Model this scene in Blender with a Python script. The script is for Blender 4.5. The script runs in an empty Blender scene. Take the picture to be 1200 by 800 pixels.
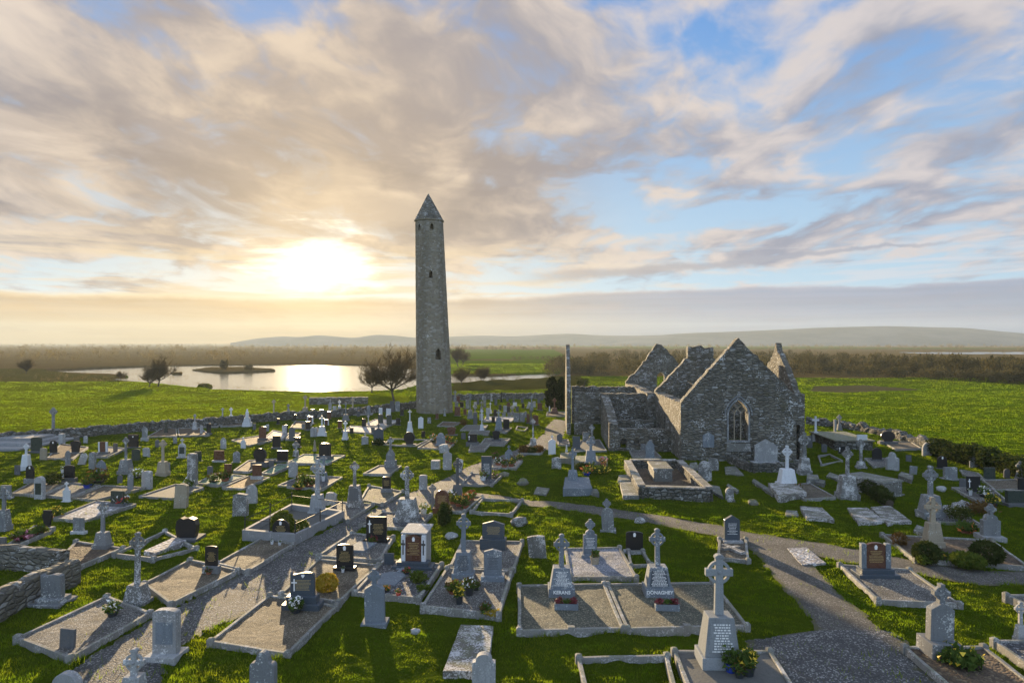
import bpy, bmesh, math, random
import numpy as np
from mathutils import Vector, Matrix
from mathutils.geometry import tessellate_polygon

R = math.radians
rng = random.Random(7)
C = bpy.data.collections.new("scene_collection")
bpy.context.scene.collection.children.link(C)
SC = bpy.context.scene

# ------------------------------------------------------------------ camera
HCAM, F, HOR = 10.5, 800.0, 402.0
cam_d = bpy.data.cameras.new("camera")
cam = bpy.data.objects.new("camera", cam_d)
C.objects.link(cam)
cam.location = (0, 0, HCAM)
cam.rotation_euler = (R(90.15), 0, 0)
cam_d.sensor_width = 36.0
cam_d.lens = 24.0
cam_d.clip_start = 0.5
cam_d.clip_end = 30000
SC.camera = cam

# ------------------------------------------------------------------ world, sun, exposure
SUN_AZ, SUN_EL = -16.2, 8.3            # degrees, azimuth from +Y towards +X
GLOW_EL = 6.4
sun_dir = Vector((math.sin(R(SUN_AZ)) * math.cos(R(SUN_EL)), math.cos(R(SUN_AZ)) * math.cos(R(SUN_EL)), math.sin(R(SUN_EL))))
SC.view_settings.view_transform = 'Standard'
SC.view_settings.look = 'None'
SC.view_settings.gamma = 1.0
SC.view_settings.exposure = 1.35
SC.view_settings.use_curve_mapping = False
SC.cycles.max_bounces = 6
SC.cycles.diffuse_bounces = 3
SC.cycles.glossy_bounces = 3
SC.cycles.transmission_bounces = 3
SC.cycles.volume_bounces = 0
SC.cycles.sample_clamp_indirect = 6.0
SC.cycles.use_denoising = True
sun_l = bpy.data.lights.new("sun", 'SUN')
sun_l.energy = 5.0
sun_l.angle = R(0.6)
sun_l.color = (1.0, 0.74, 0.42)
sun_o = bpy.data.objects.new("sun", sun_l)
C.objects.link(sun_o)
sun_o.rotation_euler = sun_dir.to_track_quat('Z', 'Y').to_euler()

class NT:
    """small helper for wiring shader nodes"""
    def __init__(s, tree):
        s.t = tree; tree.nodes.clear()
    def n(s, typ, **kw):
        nd = s.t.nodes.new(typ)
        for k, v in kw.items(): setattr(nd, k, v)
        return nd
    def set(s, sock, v):
        if hasattr(v, 'is_linked') or isinstance(v, bpy.types.NodeSocket): s.t.links.new(v, sock)
        elif v is not None: sock.default_value = v
    def m(s, op, a, b=None, c=None, clamp=False):
        nd = s.n('ShaderNodeMath', operation=op, use_clamp=clamp)
        for i, v in enumerate((a, b, c)):
            if v is not None: s.set(nd.inputs[i], v)
        return nd.outputs[0]
    def vm(s, op, a, b=None, scale=None):
        nd = s.n('ShaderNodeVectorMath', operation=op)
        s.set(nd.inputs[0], a)
        if b is not None: s.set(nd.inputs[1], b)
        if scale is not None: s.set(nd.inputs['Scale'], scale)
        return nd.outputs['Value'] if op in ('DOT_PRODUCT', 'LENGTH') else nd.outputs[0]
    def sep(s, v):
        nd = s.n('ShaderNodeSeparateXYZ'); s.set(nd.inputs[0], v); return nd.outputs
    def comb(s, x, y, z):
        nd = s.n('ShaderNodeCombineXYZ')
        for i, v in enumerate((x, y, z)): s.set(nd.inputs[i], v)
        return nd.outputs[0]
    def noise(s, vec, scale, detail=4, rough=0.55, dist=0.0, col=False):
        nd = s.n('ShaderNodeTexNoise')
        s.set(nd.inputs['Vector'], vec)
        nd.inputs['Scale'].default_value = scale; nd.inputs['Detail'].default_value = detail
        nd.inputs['Roughness'].default_value = rough; nd.inputs['Distortion'].default_value = dist
        return nd.outputs['Color' if col else 'Fac']
    def vor(s, vec, scale, feature='F1', out='Distance', rand=1.0):
        nd = s.n('ShaderNodeTexVoronoi', feature=feature)
        s.set(nd.inputs['Vector'], vec); nd.inputs['Scale'].default_value = scale
        nd.inputs['Randomness'].default_value = rand
        return nd.outputs[out]
    def ss(s, v, lo, hi, a=0.0, b=1.0):
        nd = s.n('ShaderNodeMapRange', interpolation_type='SMOOTHSTEP')
        s.set(nd.inputs[0], v); nd.inputs[1].default_value = lo; nd.inputs[2].default_value = hi
        nd.inputs[3].default_value = a; nd.inputs[4].default_value = b
        return nd.outputs[0]
    def mix(s, f, a, b, mode='MIX'):
        nd = s.n('ShaderNodeMix', data_type='RGBA', blend_type=mode)
        s.set(nd.inputs[0], f)
        for i, v in ((6, a), (7, b)):
            if isinstance(v, (tuple, list)): v = (*v, 1.0) if len(v) == 3 else v
            s.set(nd.inputs[i], v)
        return nd.outputs[2]

world = bpy.data.worlds.new("World")
SC.world = world
world.use_nodes = True
def build_world():
    T = NT(world.node_tree)
    g = T.n('ShaderNodeTexCoord').outputs['Generated']
    g = T.vm('NORMALIZE', g)
    x, y, z = T.sep(g)
    deg = 57.29578
    el = T.m('MULTIPLY', T.m('ARCSINE', z), deg)
    az = T.m('MULTIPLY', T.m('ARCTAN2', x, y), deg)
    zc = T.m('MAXIMUM', z, 0.0)
    dot = T.m('MAXIMUM', T.vm('DOT_PRODUCT', g, tuple(sun_dir)), 0.0)
    # clear sky
    sky = T.n('ShaderNodeTexSky', sky_type='NISHITA')
    sky.sun_disc = False
    sky.sun_elevation = R(SUN_EL); sky.sun_rotation = R(SUN_AZ)
    sky.air_density = 1.0; sky.dust_density = 0.6; sky.ozone_density = 1.6
    clear = T.vm('MULTIPLY', sky.outputs[0], (0.10, 0.10, 0.10))
    blue = T.mix(T.ss(el, 4, 30), (0.46, 0.68, 0.90), (0.13, 0.36, 0.82))
    clear = T.mix(0.82, clear, blue)
    # distance to the sun in degrees
    sd = T.m('MULTIPLY', T.m('ARCCOSINE', T.m('MINIMUM', dot, 0.99999)), deg)
    # cloud deck: a flat layer overhead, drifting in streaks along the view axis
    k = T.m('DIVIDE', 1.0, T.m('ADD', zc, 0.13))
    qx, qy = T.m('MULTIPLY', x, k), T.m('MULTIPLY', y, k)
    q = T.comb(qx, T.m('MULTIPLY', qy, 0.66), 3.3)
    q = T.vm('ADD', q, T.vm('SCALE', T.vm('SUBTRACT', T.noise(q, 1.6, 3, 0.5, col=True), (0.5, 0.5, 0.5)), scale=0.45))
    n1 = T.noise(q, 1.75, 6, 0.53, 0.12)
    n2 = T.noise(T.vm('ADD', q, (4.7, 1.9, 0.0)), 2.3, 6, 0.54, 0.2)
    n3 = T.noise(T.vm('ADD', q, (9.1, 7.3, 2.0)), 5.2, 5, 0.55, 0.1)
    side = T.ss(az, -34, 44)                       # more blue to the right
    dens = T.m('ADD', T.m('ADD', T.m('MULTIPLY', n1, 0.72), 0.155), T.m('MULTIPLY', T.m('SUBTRACT', n3, 0.5), 0.50))
    dens = T.m('SUBTRACT', T.m('ADD', dens, 0.085), T.m('MULTIPLY', side, 0.060))
    lowfade = T.ss(el, 4.6, 8.0)
    dens = T.m('ADD', dens, T.m('MULTIPLY', T.m('SUBTRACT', lowfade, 1.0), 0.13))
    cov = T.ss(dens, 0.425, 0.60)
    warm = T.ss(sd, 46, 5)
    # heavy grey bank upper left of the sun
    bank = T.m('MULTIPLY', T.m('MULTIPLY', T.ss(el, 7.2, 9.4), T.ss(el, 21, 12.0)), T.m('MULTIPLY', T.ss(az, 12, -6), T.ss(az, -62, -38)))
    bn = T.noise(T.comb(T.m('MULTIPLY', az, 0.05), T.m('ADD', T.m('MULTIPLY', el, 0.17), T.m('MULTIPLY', az, 0.022)), 1.0), 1.7, 8, 0.6, 0.5)
    bank = T.m('MULTIPLY', bank, T.ss(bn, 0.30, 0.56))
    cov = T.m('MAXIMUM', cov, T.m('MULTIPLY', bank, 0.95))
    lit = T.ss(T.m('ADD', T.m('MULTIPLY', n2, 0.7), T.m('MULTIPLY', n3, 0.3)), 0.40, 0.60)
    ccol = T.mix(lit, T.mix(warm, (0.33, 0.36, 0.46), (0.38, 0.34, 0.345)), T.mix(warm, (0.68, 0.63, 0.63), (0.85, 0.70, 0.55)))
    ccol = T.mix(T.m('MULTIPLY', bank, 0.78), ccol, T.mix(lit, (0.27, 0.245, 0.26), (0.44, 0.38, 0.355)))
    col = T.mix(cov, clear, ccol)
    # light strips between the deck and the horizon
    h = T.comb(T.m('MULTIPLY', az, 0.045), T.m('MULTIPLY', el, 0.62), 0.0)
    nh = T.noise(h, 1.5, 8, 0.6, 0.5)
    low = T.ss(el, 9.5, 6.0)
    strip = T.m('MULTIPLY', T.ss(nh, 0.47, 0.60), low)
    col = T.mix(T.m('MULTIPLY', strip, 0.7), col, T.mix(warm, (0.66, 0.68, 0.74), (0.93, 0.72, 0.44)))
    # long thin bar of cloud
    c0 = T.m('ADD', 5.35, T.m('MULTIPLY', az, 0.060))
    c0 = T.m('ADD', c0, T.m('MULTIPLY', T.m('SUBTRACT', T.noise(T.comb(az, T.m('MULTIPLY', el, 1.5), 0.0), 0.25, 6, 0.6), 0.5), 1.5))
    dd = T.m('DIVIDE', T.m('SUBTRACT', el, c0), T.m('ADD', 0.16, T.m('MULTIPLY', T.ss(az, 34, 6), 0.42)))
    bar = T.m('MULTIPLY', T.ss(T.m('ABSOLUTE', dd), 1.1, 0.2), T.m('MULTIPLY', T.ss(az, -1, 6), T.ss(az, 37, 28)))
    col = T.mix(T.m('MULTIPLY', bar, 0.8), col, T.mix(warm, (0.38, 0.41, 0.50), (0.50, 0.42, 0.37)))
    # warm air round the sun; brown is paled too: far haze put into the ground colour
    gl = T.m('POWER', dot, 22.0)
    col = T.mix(T.m('MULTIPLY', gl, 0.36), col, (0.80, 0.57, 0.29))
    # sun behind thin cloud: ragged white hole
    rag = T.noise(T.comb(T.m('MULTIPLY', az, 0.10), T.m('ADD', T.m('MULTIPLY', el, 0.42), T.m('MULTIPLY', az, -0.02)), 5.0), 1.5, 8, 0.6, 0.4)
    ex = T.m('MULTIPLY', T.m('SUBTRACT', az, SUN_AZ), 0.72)
    ey = T.m('MULTIPLY', T.m('SUBTRACT', el, GLOW_EL), 1.30)
    ed = T.m('SQRT', T.m('ADD', T.m('MULTIPLY', ex, ex), T.m('MULTIPLY', ey, ey)))
    ed = T.m('ADD', ed, T.m('MULTIPLY', T.m('SUBTRACT', rag, 0.5), 8.5))
    core = T.ss(ed, 4.6, 0.9)
    col = T.mix(core, col, (2.0, 1.75, 1.35))
    halo = T.m('POWER', dot, 150.0)
    col = T.vm('ADD', col, T.vm('SCALE', (0.42, 0.30, 0.13), scale=T.m('MULTIPLY', halo, 0.5)))
    # stratus bank along the horizon
    top = T.m('ADD', T.m('ADD', 3.6, T.m('MULTIPLY', T.ss(az, -8, 14), 0.85)), T.m('MULTIPLY', T.m('SUBTRACT', T.noise(T.comb(T.m('MULTIPLY', az, 0.08), T.m('MULTIPLY', el, 0.25), 7.0), 1.3, 7, 0.6), 0.5), 1.8))
    edge = T.m('SUBTRACT', top, el)
    st = T.ss(edge, -0.10, 0.20)
    az2 = T.ss(az, -20, 22)
    stcol = T.mix(az2, (0.56, 0.37, 0.17), (0.28, 0.31, 0.42))
    stcol = T.mix(T.ss(edge, 0.5, 2.6), stcol, T.mix(az2, (0.46, 0.31, 0.13), (0.26, 0.29, 0.39)))
    stcol = T.mix(T.ss(el, 2.2, 0.2), stcol, T.mix(az2, (0.27, 0.17, 0.05), (0.10, 0.15, 0.27)))
    sv = T.noise(T.comb(T.m('MULTIPLY', az, 0.03), T.m('MULTIPLY', el, 1.1), 4.0), 1.6, 6, 0.6)
    stcol = T.mix(T.ss(sv, 0.35, 0.7), stcol, T.vm('SCALE', stcol, scale=1.18))
    rim = T.m('MULTIPLY', T.ss(edge, 0.45, 0.05), T.ss(edge, -0.25, 0.05))
    stcol = T.vm('ADD', stcol, T.vm('SCALE', (0.40, 0.29, 0.13), scale=T.m('MULTIPLY', T.m('POWER', dot, 90.0), T.ss(edge, 5.0, 0.0))))
    col = T.mix(T.m('MULTIPLY', st, 0.86), col, stcol)
    col = T.mix(T.m('MULTIPLY', rim, T.m('ADD', 0.22, T.m('MULTIPLY', warm, 0.5))), col, T.mix(az2, (0.98, 0.78, 0.48), (0.62, 0.58, 0.60)))
    # eastern half, out of view: pale glow added as fill for shaded faces
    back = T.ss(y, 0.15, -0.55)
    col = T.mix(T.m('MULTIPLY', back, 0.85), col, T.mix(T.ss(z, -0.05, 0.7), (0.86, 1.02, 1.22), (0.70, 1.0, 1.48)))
    # below the horizon
    col = T.mix(T.ss(el, -0.3, -2.0), col, (0.20, 0.20, 0.16))
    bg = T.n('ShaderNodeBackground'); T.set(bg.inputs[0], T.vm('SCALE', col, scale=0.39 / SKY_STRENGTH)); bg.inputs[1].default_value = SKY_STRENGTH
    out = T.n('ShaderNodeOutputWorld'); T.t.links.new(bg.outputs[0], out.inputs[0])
SKY_STRENGTH = 0.1
build_world()

# ------------------------------------------------------------------ pixel of a 1200 px survey picture -> point on the ground plane
def P(px, py, z=0.0):
    d = F * (HCAM - z) / (py - HOR)
    return ((px - 600.0) * d / F, d)

# ------------------------------------------------------------------ materials
MATS = {}
def new_mat(name):
    m = bpy.data.materials.new(name); m.use_nodes = True
    MATS[name] = m
    T = NT(m.node_tree)
    out = T.n('ShaderNodeOutputMaterial')
    b = T.n('ShaderNodeBsdfPrincipled')
    T.t.links.new(b.outputs[0], out.inputs[0])
    return m, T, b, out
def bump(T, h, strength, dist=0.02):
    nd = T.n('ShaderNodeBump'); nd.inputs['Strength'].default_value = strength; nd.inputs['Distance'].default_value = dist
    T.set(nd.inputs['Height'], h); return nd.outputs[0]
def wpos(T): return T.n('ShaderNodeNewGeometry').outputs['Position']
def orand(T): return T.n('ShaderNodeObjectInfo').outputs['Random']
def scl(c, k): return tuple(min(1, v * k) for v in c)

def stone_mat(name, c, lichen=0.2, lcol=(0.62, 0.63, 0.60), stain=0.5, rough=0.85, lscale=5.0, moss=0.0, vary=0.25):
    m, T, b, out = new_mat(name)
    p = wpos(T)
    r = orand(T)
    col = T.mix(T.noise(p, 1.7, 5), scl(c, 1 - stain * 0.6), scl(c, 1 + stain * 0.35))
    col = T.mix(T.ss(T.noise(p, 23, 3), 0.4, 0.75), col, scl(c, 0.72))
    sk = T.ss(T.noise(T.vm('MULTIPLY', p, (7.0, 7.0, 0.9)), 1.0, 4, 0.6), 0.50, 0.72)
    col = T.mix(T.m('MULTIPLY', sk, stain * 0.9, clamp=True), col, scl(c, 0.50))
    if lichen > 0:
        f = T.m('ADD', T.m('MULTIPLY', T.noise(p, lscale * 2.6, 4, 0.7, 0.3), 0.62), T.m('MULTIPLY', T.noise(p, lscale * 0.35, 3, 0.5), 0.38))
        f = T.ss(f, 0.61 - lichen * 0.16, 0.66 - lichen * 0.16)
        col = T.mix(T.m('MULTIPLY', f, 0.8), col, lcol)
        f2 = T.ss(T.noise(p, lscale * 1.8, 5, 0.6), 0.63, 0.70)
        col = T.mix(T.m('MULTIPLY', f2, 0.5), col, (0.16, 0.14, 0.08))
    if moss > 0:
        nz = T.sep(T.n('ShaderNodeNewGeometry').outputs['Normal'])[2]
        f3 = T.m('MULTIPLY', T.ss(nz, 0.2, 0.9), T.ss(T.noise(p, 3.0, 5), 0.42, 0.6))
        col = T.mix(T.m('MULTIPLY', f3, moss), col, (0.10, 0.12, 0.03))
    hs = T.n('ShaderNodeHueSaturation')
    T.set(hs.inputs['Value'], T.m('ADD', 1 - vary / 2, T.m('MULTIPLY', r, vary)))
    T.set(hs.inputs['Color'], col)
    T.set(b.inputs['Base Color'], hs.outputs[0])
    b.inputs['Roughness'].default_value = rough
    h = T.m('ADD', T.noise(p, 9, 6, 0.65), T.m('MULTIPLY', T.noise(p, 48, 3), 0.35))
    T.set(b.inputs['Normal'], bump(T, h, 0.5, 0.03))
    return m
stone_mat('grey_limestone', (0.19, 0.20, 0.205), 0.38)
stone_mat('pale_limestone', (0.33, 0.335, 0.335), 0.38, (0.72, 0.72, 0.70))
stone_mat('white_marble', (0.60, 0.62, 0.64), 0.0, stain=0.25, rough=0.6)
stone_mat('lichen_limestone', (0.16, 0.16, 0.15), 0.62, (0.60, 0.60, 0.59), lscale=6.5)
stone_mat('tan_stone', (0.34, 0.29, 0.21), 0.18)
stone_mat('dark_stone', (0.11, 0.115, 0.12), 0.10, (0.35, 0.36, 0.36))
stone_mat('blue_stone', (0.175, 0.205, 0.235), 0.28, stain=0.45)
stone_mat('kerb_stone', (0.23, 0.225, 0.21), 0.48, (0.46, 0.455, 0.44), moss=0.35)
stone_mat('pale_concrete', (0.27, 0.275, 0.28), 0.10, moss=0.1, stain=0.4)
stone_mat('concrete_slab', (0.115, 0.115, 0.105), 0.0, stain=0.6)
stone_mat('ledger_stone', (0.15, 0.15, 0.135), 0.45, (0.50, 0.50, 0.48), lscale=4.0, moss=0.4)
stone_mat('mossy_stone', (0.20, 0.19, 0.15), 0.25, moss=0.8)
stone_mat('flecked_stone', (0.14, 0.13, 0.11), 0.72, (0.58, 0.57, 0.57), lscale=5.5, moss=0.35)
stone_mat('coping_stone', (0.19, 0.18, 0.16), 0.55, (0.52, 0.51, 0.50), lscale=4.5, moss=0.25)

def granite(name, c, rough=0.30, spec=0.35):
    m, T, b, out = new_mat(name)
    p = wpos(T)
    f = T.noise(p, 90, 2)
    T.set(b.inputs['Base Color'], T.mix(T.ss(f, 0.45, 0.7), c, scl(c, 2.0)))
    T.set(b.inputs['Roughness'], T.ss(T.noise(p, 6, 4), 0.3, 0.7, rough, rough + 0.2))
    b.inputs['Specular IOR Level'].default_value = spec
    return m
granite('black_granite', (0.012, 0.012, 0.013))
granite('brown_granite', (0.085, 0.040, 0.026), 0.22)
granite('blue_granite', (0.045, 0.058, 0.072), 0.3)
granite('green_granite', (0.030, 0.040, 0.034), 0.25)

def flat(name, c, rough=0.6, metal=0.0, nz=0.25):
    m, T, b, out = new_mat(name)
    T.set(b.inputs['Base Color'], T.mix(T.noise(wpos(T), 12, 4), scl(c, 1 - nz), scl(c, 1 + nz)))
    b.inputs['Roughness'].default_value = rough; b.inputs['Metallic'].default_value = metal
    return m
flat('gold_lettering', (0.46, 0.34, 0.13), 0.5)
flat('white_lettering', (0.78, 0.78, 0.76), 0.6)
flat('dark_lettering', (0.06, 0.06, 0.06), 0.7)
flat('iron', (0.05, 0.048, 0.045), 0.6, 0.6)
flat('blue_pot', (0.02, 0.05, 0.35), 0.4)
flat('dark_pot', (0.025, 0.03, 0.035), 0.5)
flat('terracotta', (0.30, 0.11, 0.06), 0.8)
flat('red_petal', (0.42, 0.03, 0.03), 0.6)
flat('dark_red_petal', (0.16, 0.025, 0.03), 0.7)
flat('yellow_petal', (0.72, 0.50, 0.03), 0.6)
flat('orange_petal', (0.75, 0.20, 0.03), 0.6)
flat('white_petal', (0.75, 0.74, 0.70), 0.6)
flat('pink_petal', (0.55, 0.22, 0.30), 0.6)
flat('void', (0.012, 0.012, 0.012), 0.9)
flat('bark', (0.075, 0.06, 0.042), 0.9)
flat('deadwood', (0.10, 0.085, 0.06), 0.9)

def leaf(name, c, c2, trans=0.35, rough=0.7, sc=2.0):
    m, T, b, out = new_mat(name)
    p = wpos(T)
    f = T.ss(T.noise(p, sc, 4), 0.32, 0.68)
    f = T.m('ADD', T.m('MULTIPLY', f, 0.7), T.m('MULTIPLY', T.noise(p, sc * 14, 2), 0.3))
    col = T.mix(f, c, c2)
    if name == 'grass_blade':
        col = T.mix(T.m('MULTIPLY', T.ss(T.noise(p, 0.33, 5, 0.6), 0.56, 0.72), 0.4), col, (0.17, 0.15, 0.03))
    d = T.n('ShaderNodeBsdfDiffuse'); T.set(d.inputs[0], col)
    t = T.n('ShaderNodeBsdfTranslucent'); T.set(t.inputs[0], T.mix(0.5, col, T.vm('MULTIPLY', col, (1.8, 1.5, 0.55))))
    ms = T.n('ShaderNodeMixShader'); ms.inputs[0].default_value = trans
    T.t.links.new(d.outputs[0], ms.inputs[1]); T.t.links.new(t.outputs[0], ms.inputs[2])
    T.t.links.new(ms.outputs[0], out.inputs[0])
    T.t.nodes.remove(b)
    return m
leaf('grass_blade', (0.086, 0.185, 0.012), (0.180, 0.235, 0.016), 0.64, sc=0.6)
leaf('pasture_blade', (0.098, 0.205, 0.010), (0.175, 0.255, 0.014), 0.64, sc=0.15)
leaf('yew_leaf', (0.014, 0.022, 0.008), (0.030, 0.042, 0.012), 0.12)
leaf('hedge_leaf', (0.028, 0.044, 0.014), (0.060, 0.075, 0.022), 0.2)
leaf('box_leaf', (0.055, 0.095, 0.016), (0.12, 0.145, 0.025), 0.25, sc=6)
leaf('yellow_leaf', (0.26, 0.20, 0.025), (0.48, 0.36, 0.05), 0.3, sc=9)
leaf('green_leaf', (0.05, 0.09, 0.02), (0.10, 0.15, 0.035), 0.3, sc=8)
leaf('brown_leaf', (0.09, 0.055, 0.022), (0.16, 0.10, 0.04), 0.2, sc=8)
leaf('twig', (0.075, 0.060, 0.036), (0.13, 0.10, 0.05), 0.15, sc=0.3)
leaf('scrub', (0.052, 0.052, 0.028), (0.115, 0.102, 0.052), 0.22, sc=0.09)
leaf('hazed_scrub', (0.10, 0.085, 0.042), (0.19, 0.155, 0.075), 0.3, sc=0.06)  # tan scrub, paled so its colour carries the distant haze
leaf('reed', (0.10, 0.085, 0.03), (0.20, 0.15, 0.05), 0.3, sc=0.2)

def scl_node(T, c, k): return T.vm('SCALE', c, scale=k)
def masonry(name, c1, c2, sx, sz, lichen, mortar=(0.20, 0.19, 0.17), pale=0.7, bs=1.0):
    m, T, b, out = new_mat(name)
    p = wpos(T)
    w = T.vm('ADD', p, T.vm('SCALE', T.vm('SUBTRACT', T.noise(p, 1.4, 3, col=True), (0.5, 0.5, 0.5)), scale=0.22))
    q = T.vm('MULTIPLY', w, (sx, sx, sz))
    cellc = T.vor(q, 1.0, 'F1', 'Color', 0.85)
    edge = T.vor(q, 1.0, 'DISTANCE_TO_EDGE', 'Distance', 0.85)
    rr = T.sep(cellc)
    col = T.mix(rr[0], c1, c2)
    col = T.mix(T.m('MULTIPLY', T.ss(rr[1], 0.76, 0.86), pale), col, (0.48, 0.48, 0.46))
    col = T.mix(T.m('MULTIPLY', T.noise(p, 0.55, 4), 0.8), col, scl(c1, 0.8))
    col = T.mix(T.ss(edge, 0.10, 0.02), col, mortar)
    f = T.m('ADD', T.m('MULTIPLY', T.noise(p, 7.0, 4, 0.7, 0.3), 0.6), T.m('MULTIPLY', T.noise(p, 0.8, 3, 0.5), 0.4))
    f = T.ss(f, 0.635 - lichen * 0.12, 0.67 - lichen * 0.12)
    col = T.mix(T.m('MULTIPLY', f, 0.9), col, (0.62, 0.62, 0.60))
    if name == 'tower_masonry':
        wb = T.ss(T.noise(T.vm('MULTIPLY', p, (0.9, 0.9, 0.045)), 1.0, 4, 0.55), 0.40, 0.62)
        col = T.mix(T.m('MULTIPLY', wb, 0.5), scl_node(T, col, 1.18), scl_node(T, col, 0.62))
    fo = T.ss(T.noise(p, 1.1, 6, 0.65), 0.56, 0.68)
    col = T.mix(T.m('MULTIPLY', fo, 0.5), col, (0.12, 0.11, 0.06))
    T.set(b.inputs['Base Color'], col); b.inputs['Roughness'].default_value = 0.9
    h = T.m('ADD', T.m('MULTIPLY', T.ss(edge, 0.0, 0.22), 0.7), T.m('ADD', T.m('MULTIPLY', rr[2], 0.5), T.m('MULTIPLY', T.noise(p, 12, 5, 0.65), 0.5)))
    T.set(b.inputs['Normal'], bump(T, h, bs, 0.14))
    return m
masonry('church_masonry', (0.105, 0.097, 0.074), (0.29, 0.272, 0.22), 2.1, 4.8, 0.50, (0.11, 0.105, 0.09), 0.85)
masonry('tower_masonry', (0.18, 0.155, 0.108), (0.27, 0.238, 0.172), 1.9, 3.4, 0.30, (0.20, 0.185, 0.15), 0.45, 0.55)
masonry('field_wall_stone', (0.09, 0.088, 0.075), (0.22, 0.215, 0.19), 2.6, 4.4, 0.30, (0.05, 0.05, 0.04))

def gravel(name, c1, c2, c3, sc=26, bs=0.9, verge=False):
    m, T, b, out = new_mat(name)
    p = wpos(T)
    rr = T.sep(T.vor(p, sc, 'F1', 'Color'))
    col = T.mix(rr[0], c1, c2)
    col = T.mix(T.ss(rr[1], 0.78, 0.9), col, c3)
    col = T.mix(T.m('MULTIPLY', T.ss(T.noise(p, 0.9, 5), 0.42, 0.68), 0.55), col, scl(c1, 0.55))
    if verge:
        ed = T.n('ShaderNodeAttribute', attribute_name='edge').outputs['Fac']
        f = T.ss(T.m('ADD', ed, T.m('MULTIPLY', T.m('SUBTRACT', T.noise(p, 2.2, 5, 0.65), 0.5), 1.5)), 0.55, 0.95)
        col = T.mix(f, col, T.mix(T.noise(p, 3.0, 4), (0.045, 0.055, 0.015), (0.10, 0.085, 0.035)))
    T.set(b.inputs['Base Color'], col); b.inputs['Roughness'].default_value = 0.85
    d = T.vor(p, sc, 'F1', 'Distance')
    h = T.m('ADD', T.m('MULTIPLY', d, -1.0), T.m('MULTIPLY', T.noise(p, 4, 4), 0.8))
    T.set(b.inputs['Normal'], bump(T, h, bs, 0.05))
    return m
gravel('tan_gravel', (0.070, 0.057, 0.036), (0.165, 0.135, 0.09), (0.34, 0.29, 0.22), 30)
gravel('grey_gravel', (0.060, 0.058, 0.053), (0.165, 0.158, 0.145), (0.44, 0.43, 0.40), 30)
gravel('blue_chips', (0.10, 0.112, 0.14), (0.27, 0.29, 0.34), (0.55, 0.55, 0.58), 26)
gravel('white_chips', (0.16, 0.15, 0.15), (0.42, 0.41, 0.41), (0.70, 0.70, 0.70), 9)
gravel('green_glass_chips', (0.05, 0.10, 0.06), (0.16, 0.28, 0.18), (0.45, 0.55, 0.45), 16)
gravel('brown_soil', (0.055, 0.038, 0.024), (0.11, 0.075, 0.045), (0.17, 0.13, 0.08), 11)
gravel('orange_soil', (0.14, 0.075, 0.028), (0.26, 0.15, 0.055), (0.30, 0.22, 0.10), 9)
gravel('dark_chips', (0.035, 0.036, 0.038), (0.10, 0.10, 0.105), (0.32, 0.32, 0.33), 17)
gravel('olive_gravel', (0.055, 0.058, 0.042), (0.12, 0.12, 0.085), (0.30, 0.27, 0.19), 26)
gravel('path_gravel', (0.050, 0.046, 0.039), (0.110, 0.103, 0.09), (0.22, 0.21, 0.19), 26, 0.7, True)
gravel('lane_gravel', (0.046, 0.047, 0.047), (0.095, 0.095, 0.093), (0.30, 0.295, 0.285), 21, 0.8, True)

# ------------------------------------------------------------------ numpy noise and terrain height
def _h(ix, iy, s):
    n = (ix.astype(np.int64) * 374761393 + iy.astype(np.int64) * 668265263 + s * 144269504) & 0xffffffff
    n = ((n ^ (n >> 13)) * 1274126177) & 0xffffffff
    return ((n ^ (n >> 16)) & 0xffff) / 65535.0
def vn(x, y, s=0):
    ix, iy = np.floor(x), np.floor(y)
    fx, fy = x - ix, y - iy
    fx = fx * fx * (3 - 2 * fx); fy = fy * fy * (3 - 2 * fy)
    a, b_, c, d = _h(ix, iy, s), _h(ix + 1, iy, s), _h(ix, iy + 1, s), _h(ix + 1, iy + 1, s)
    return (a * (1 - fx) + b_ * fx) * (1 - fy) + (c * (1 - fx) + d * fx) * fy
def fbm(x, y, s=0, o=4):
    r, a, t = 0, 0.5, 0
    for i in range(o):
        r = r + a * vn(x * 2 ** i, y * 2 ** i, s + i * 17); t += a; a *= 0.55
    return r / t
def inpoly(x, y, poly):
    r = np.zeros(np.shape(x), bool)
    n = len(poly)
    for i in range(n):
        x0, y0 = poly[i]; x1, y1 = poly[(i + 1) % n]
        if y0 == y1: continue
        c = (y0 > y) != (y1 > y)
        r ^= c & (x < (x1 - x0) * (y - y0) / (y1 - y0) + x0)
    return r

# raster of everything that is not turf (paths, plots, footprints); 0.1 m cells
MX0, MY0, MRES, MNX, MNY = -72.0, 12.0, 0.1, 1440, 1180
MASK = np.zeros((MNY, MNX), np.float32)
def mask_poly(pts, val=1.0):
    a = np.array(pts)
    i0, i1 = [int(np.clip((v - MX0) / MRES, 0, MNX)) for v in (a[:, 0].min() - .2, a[:, 0].max() + .2)]
    j0, j1 = [int(np.clip((v - MY0) / MRES, 0, MNY)) for v in (a[:, 1].min() - .2, a[:, 1].max() + .2)]
    if i1 <= i0 or j1 <= j0: return
    gx, gy = np.meshgrid(MX0 + (np.arange(i0, i1) + .5) * MRES, MY0 + (np.arange(j0, j1) + .5) * MRES)
    MASK[j0:j1, i0:i1] = np.maximum(MASK[j0:j1, i0:i1], inpoly(gx, gy, pts) * val)
def mask_at(x, y):
    i = np.clip(((x - MX0) / MRES).astype(int), 0, MNX - 1); j = np.clip(((y - MY0) / MRES).astype(int), 0, MNY - 1)
    inside = (x > MX0) & (x < MX0 + MNX * MRES) & (y > MY0) & (y < MY0 + MNY * MRES)
    return np.where(inside, MASK[j, i], 0.0)

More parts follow.
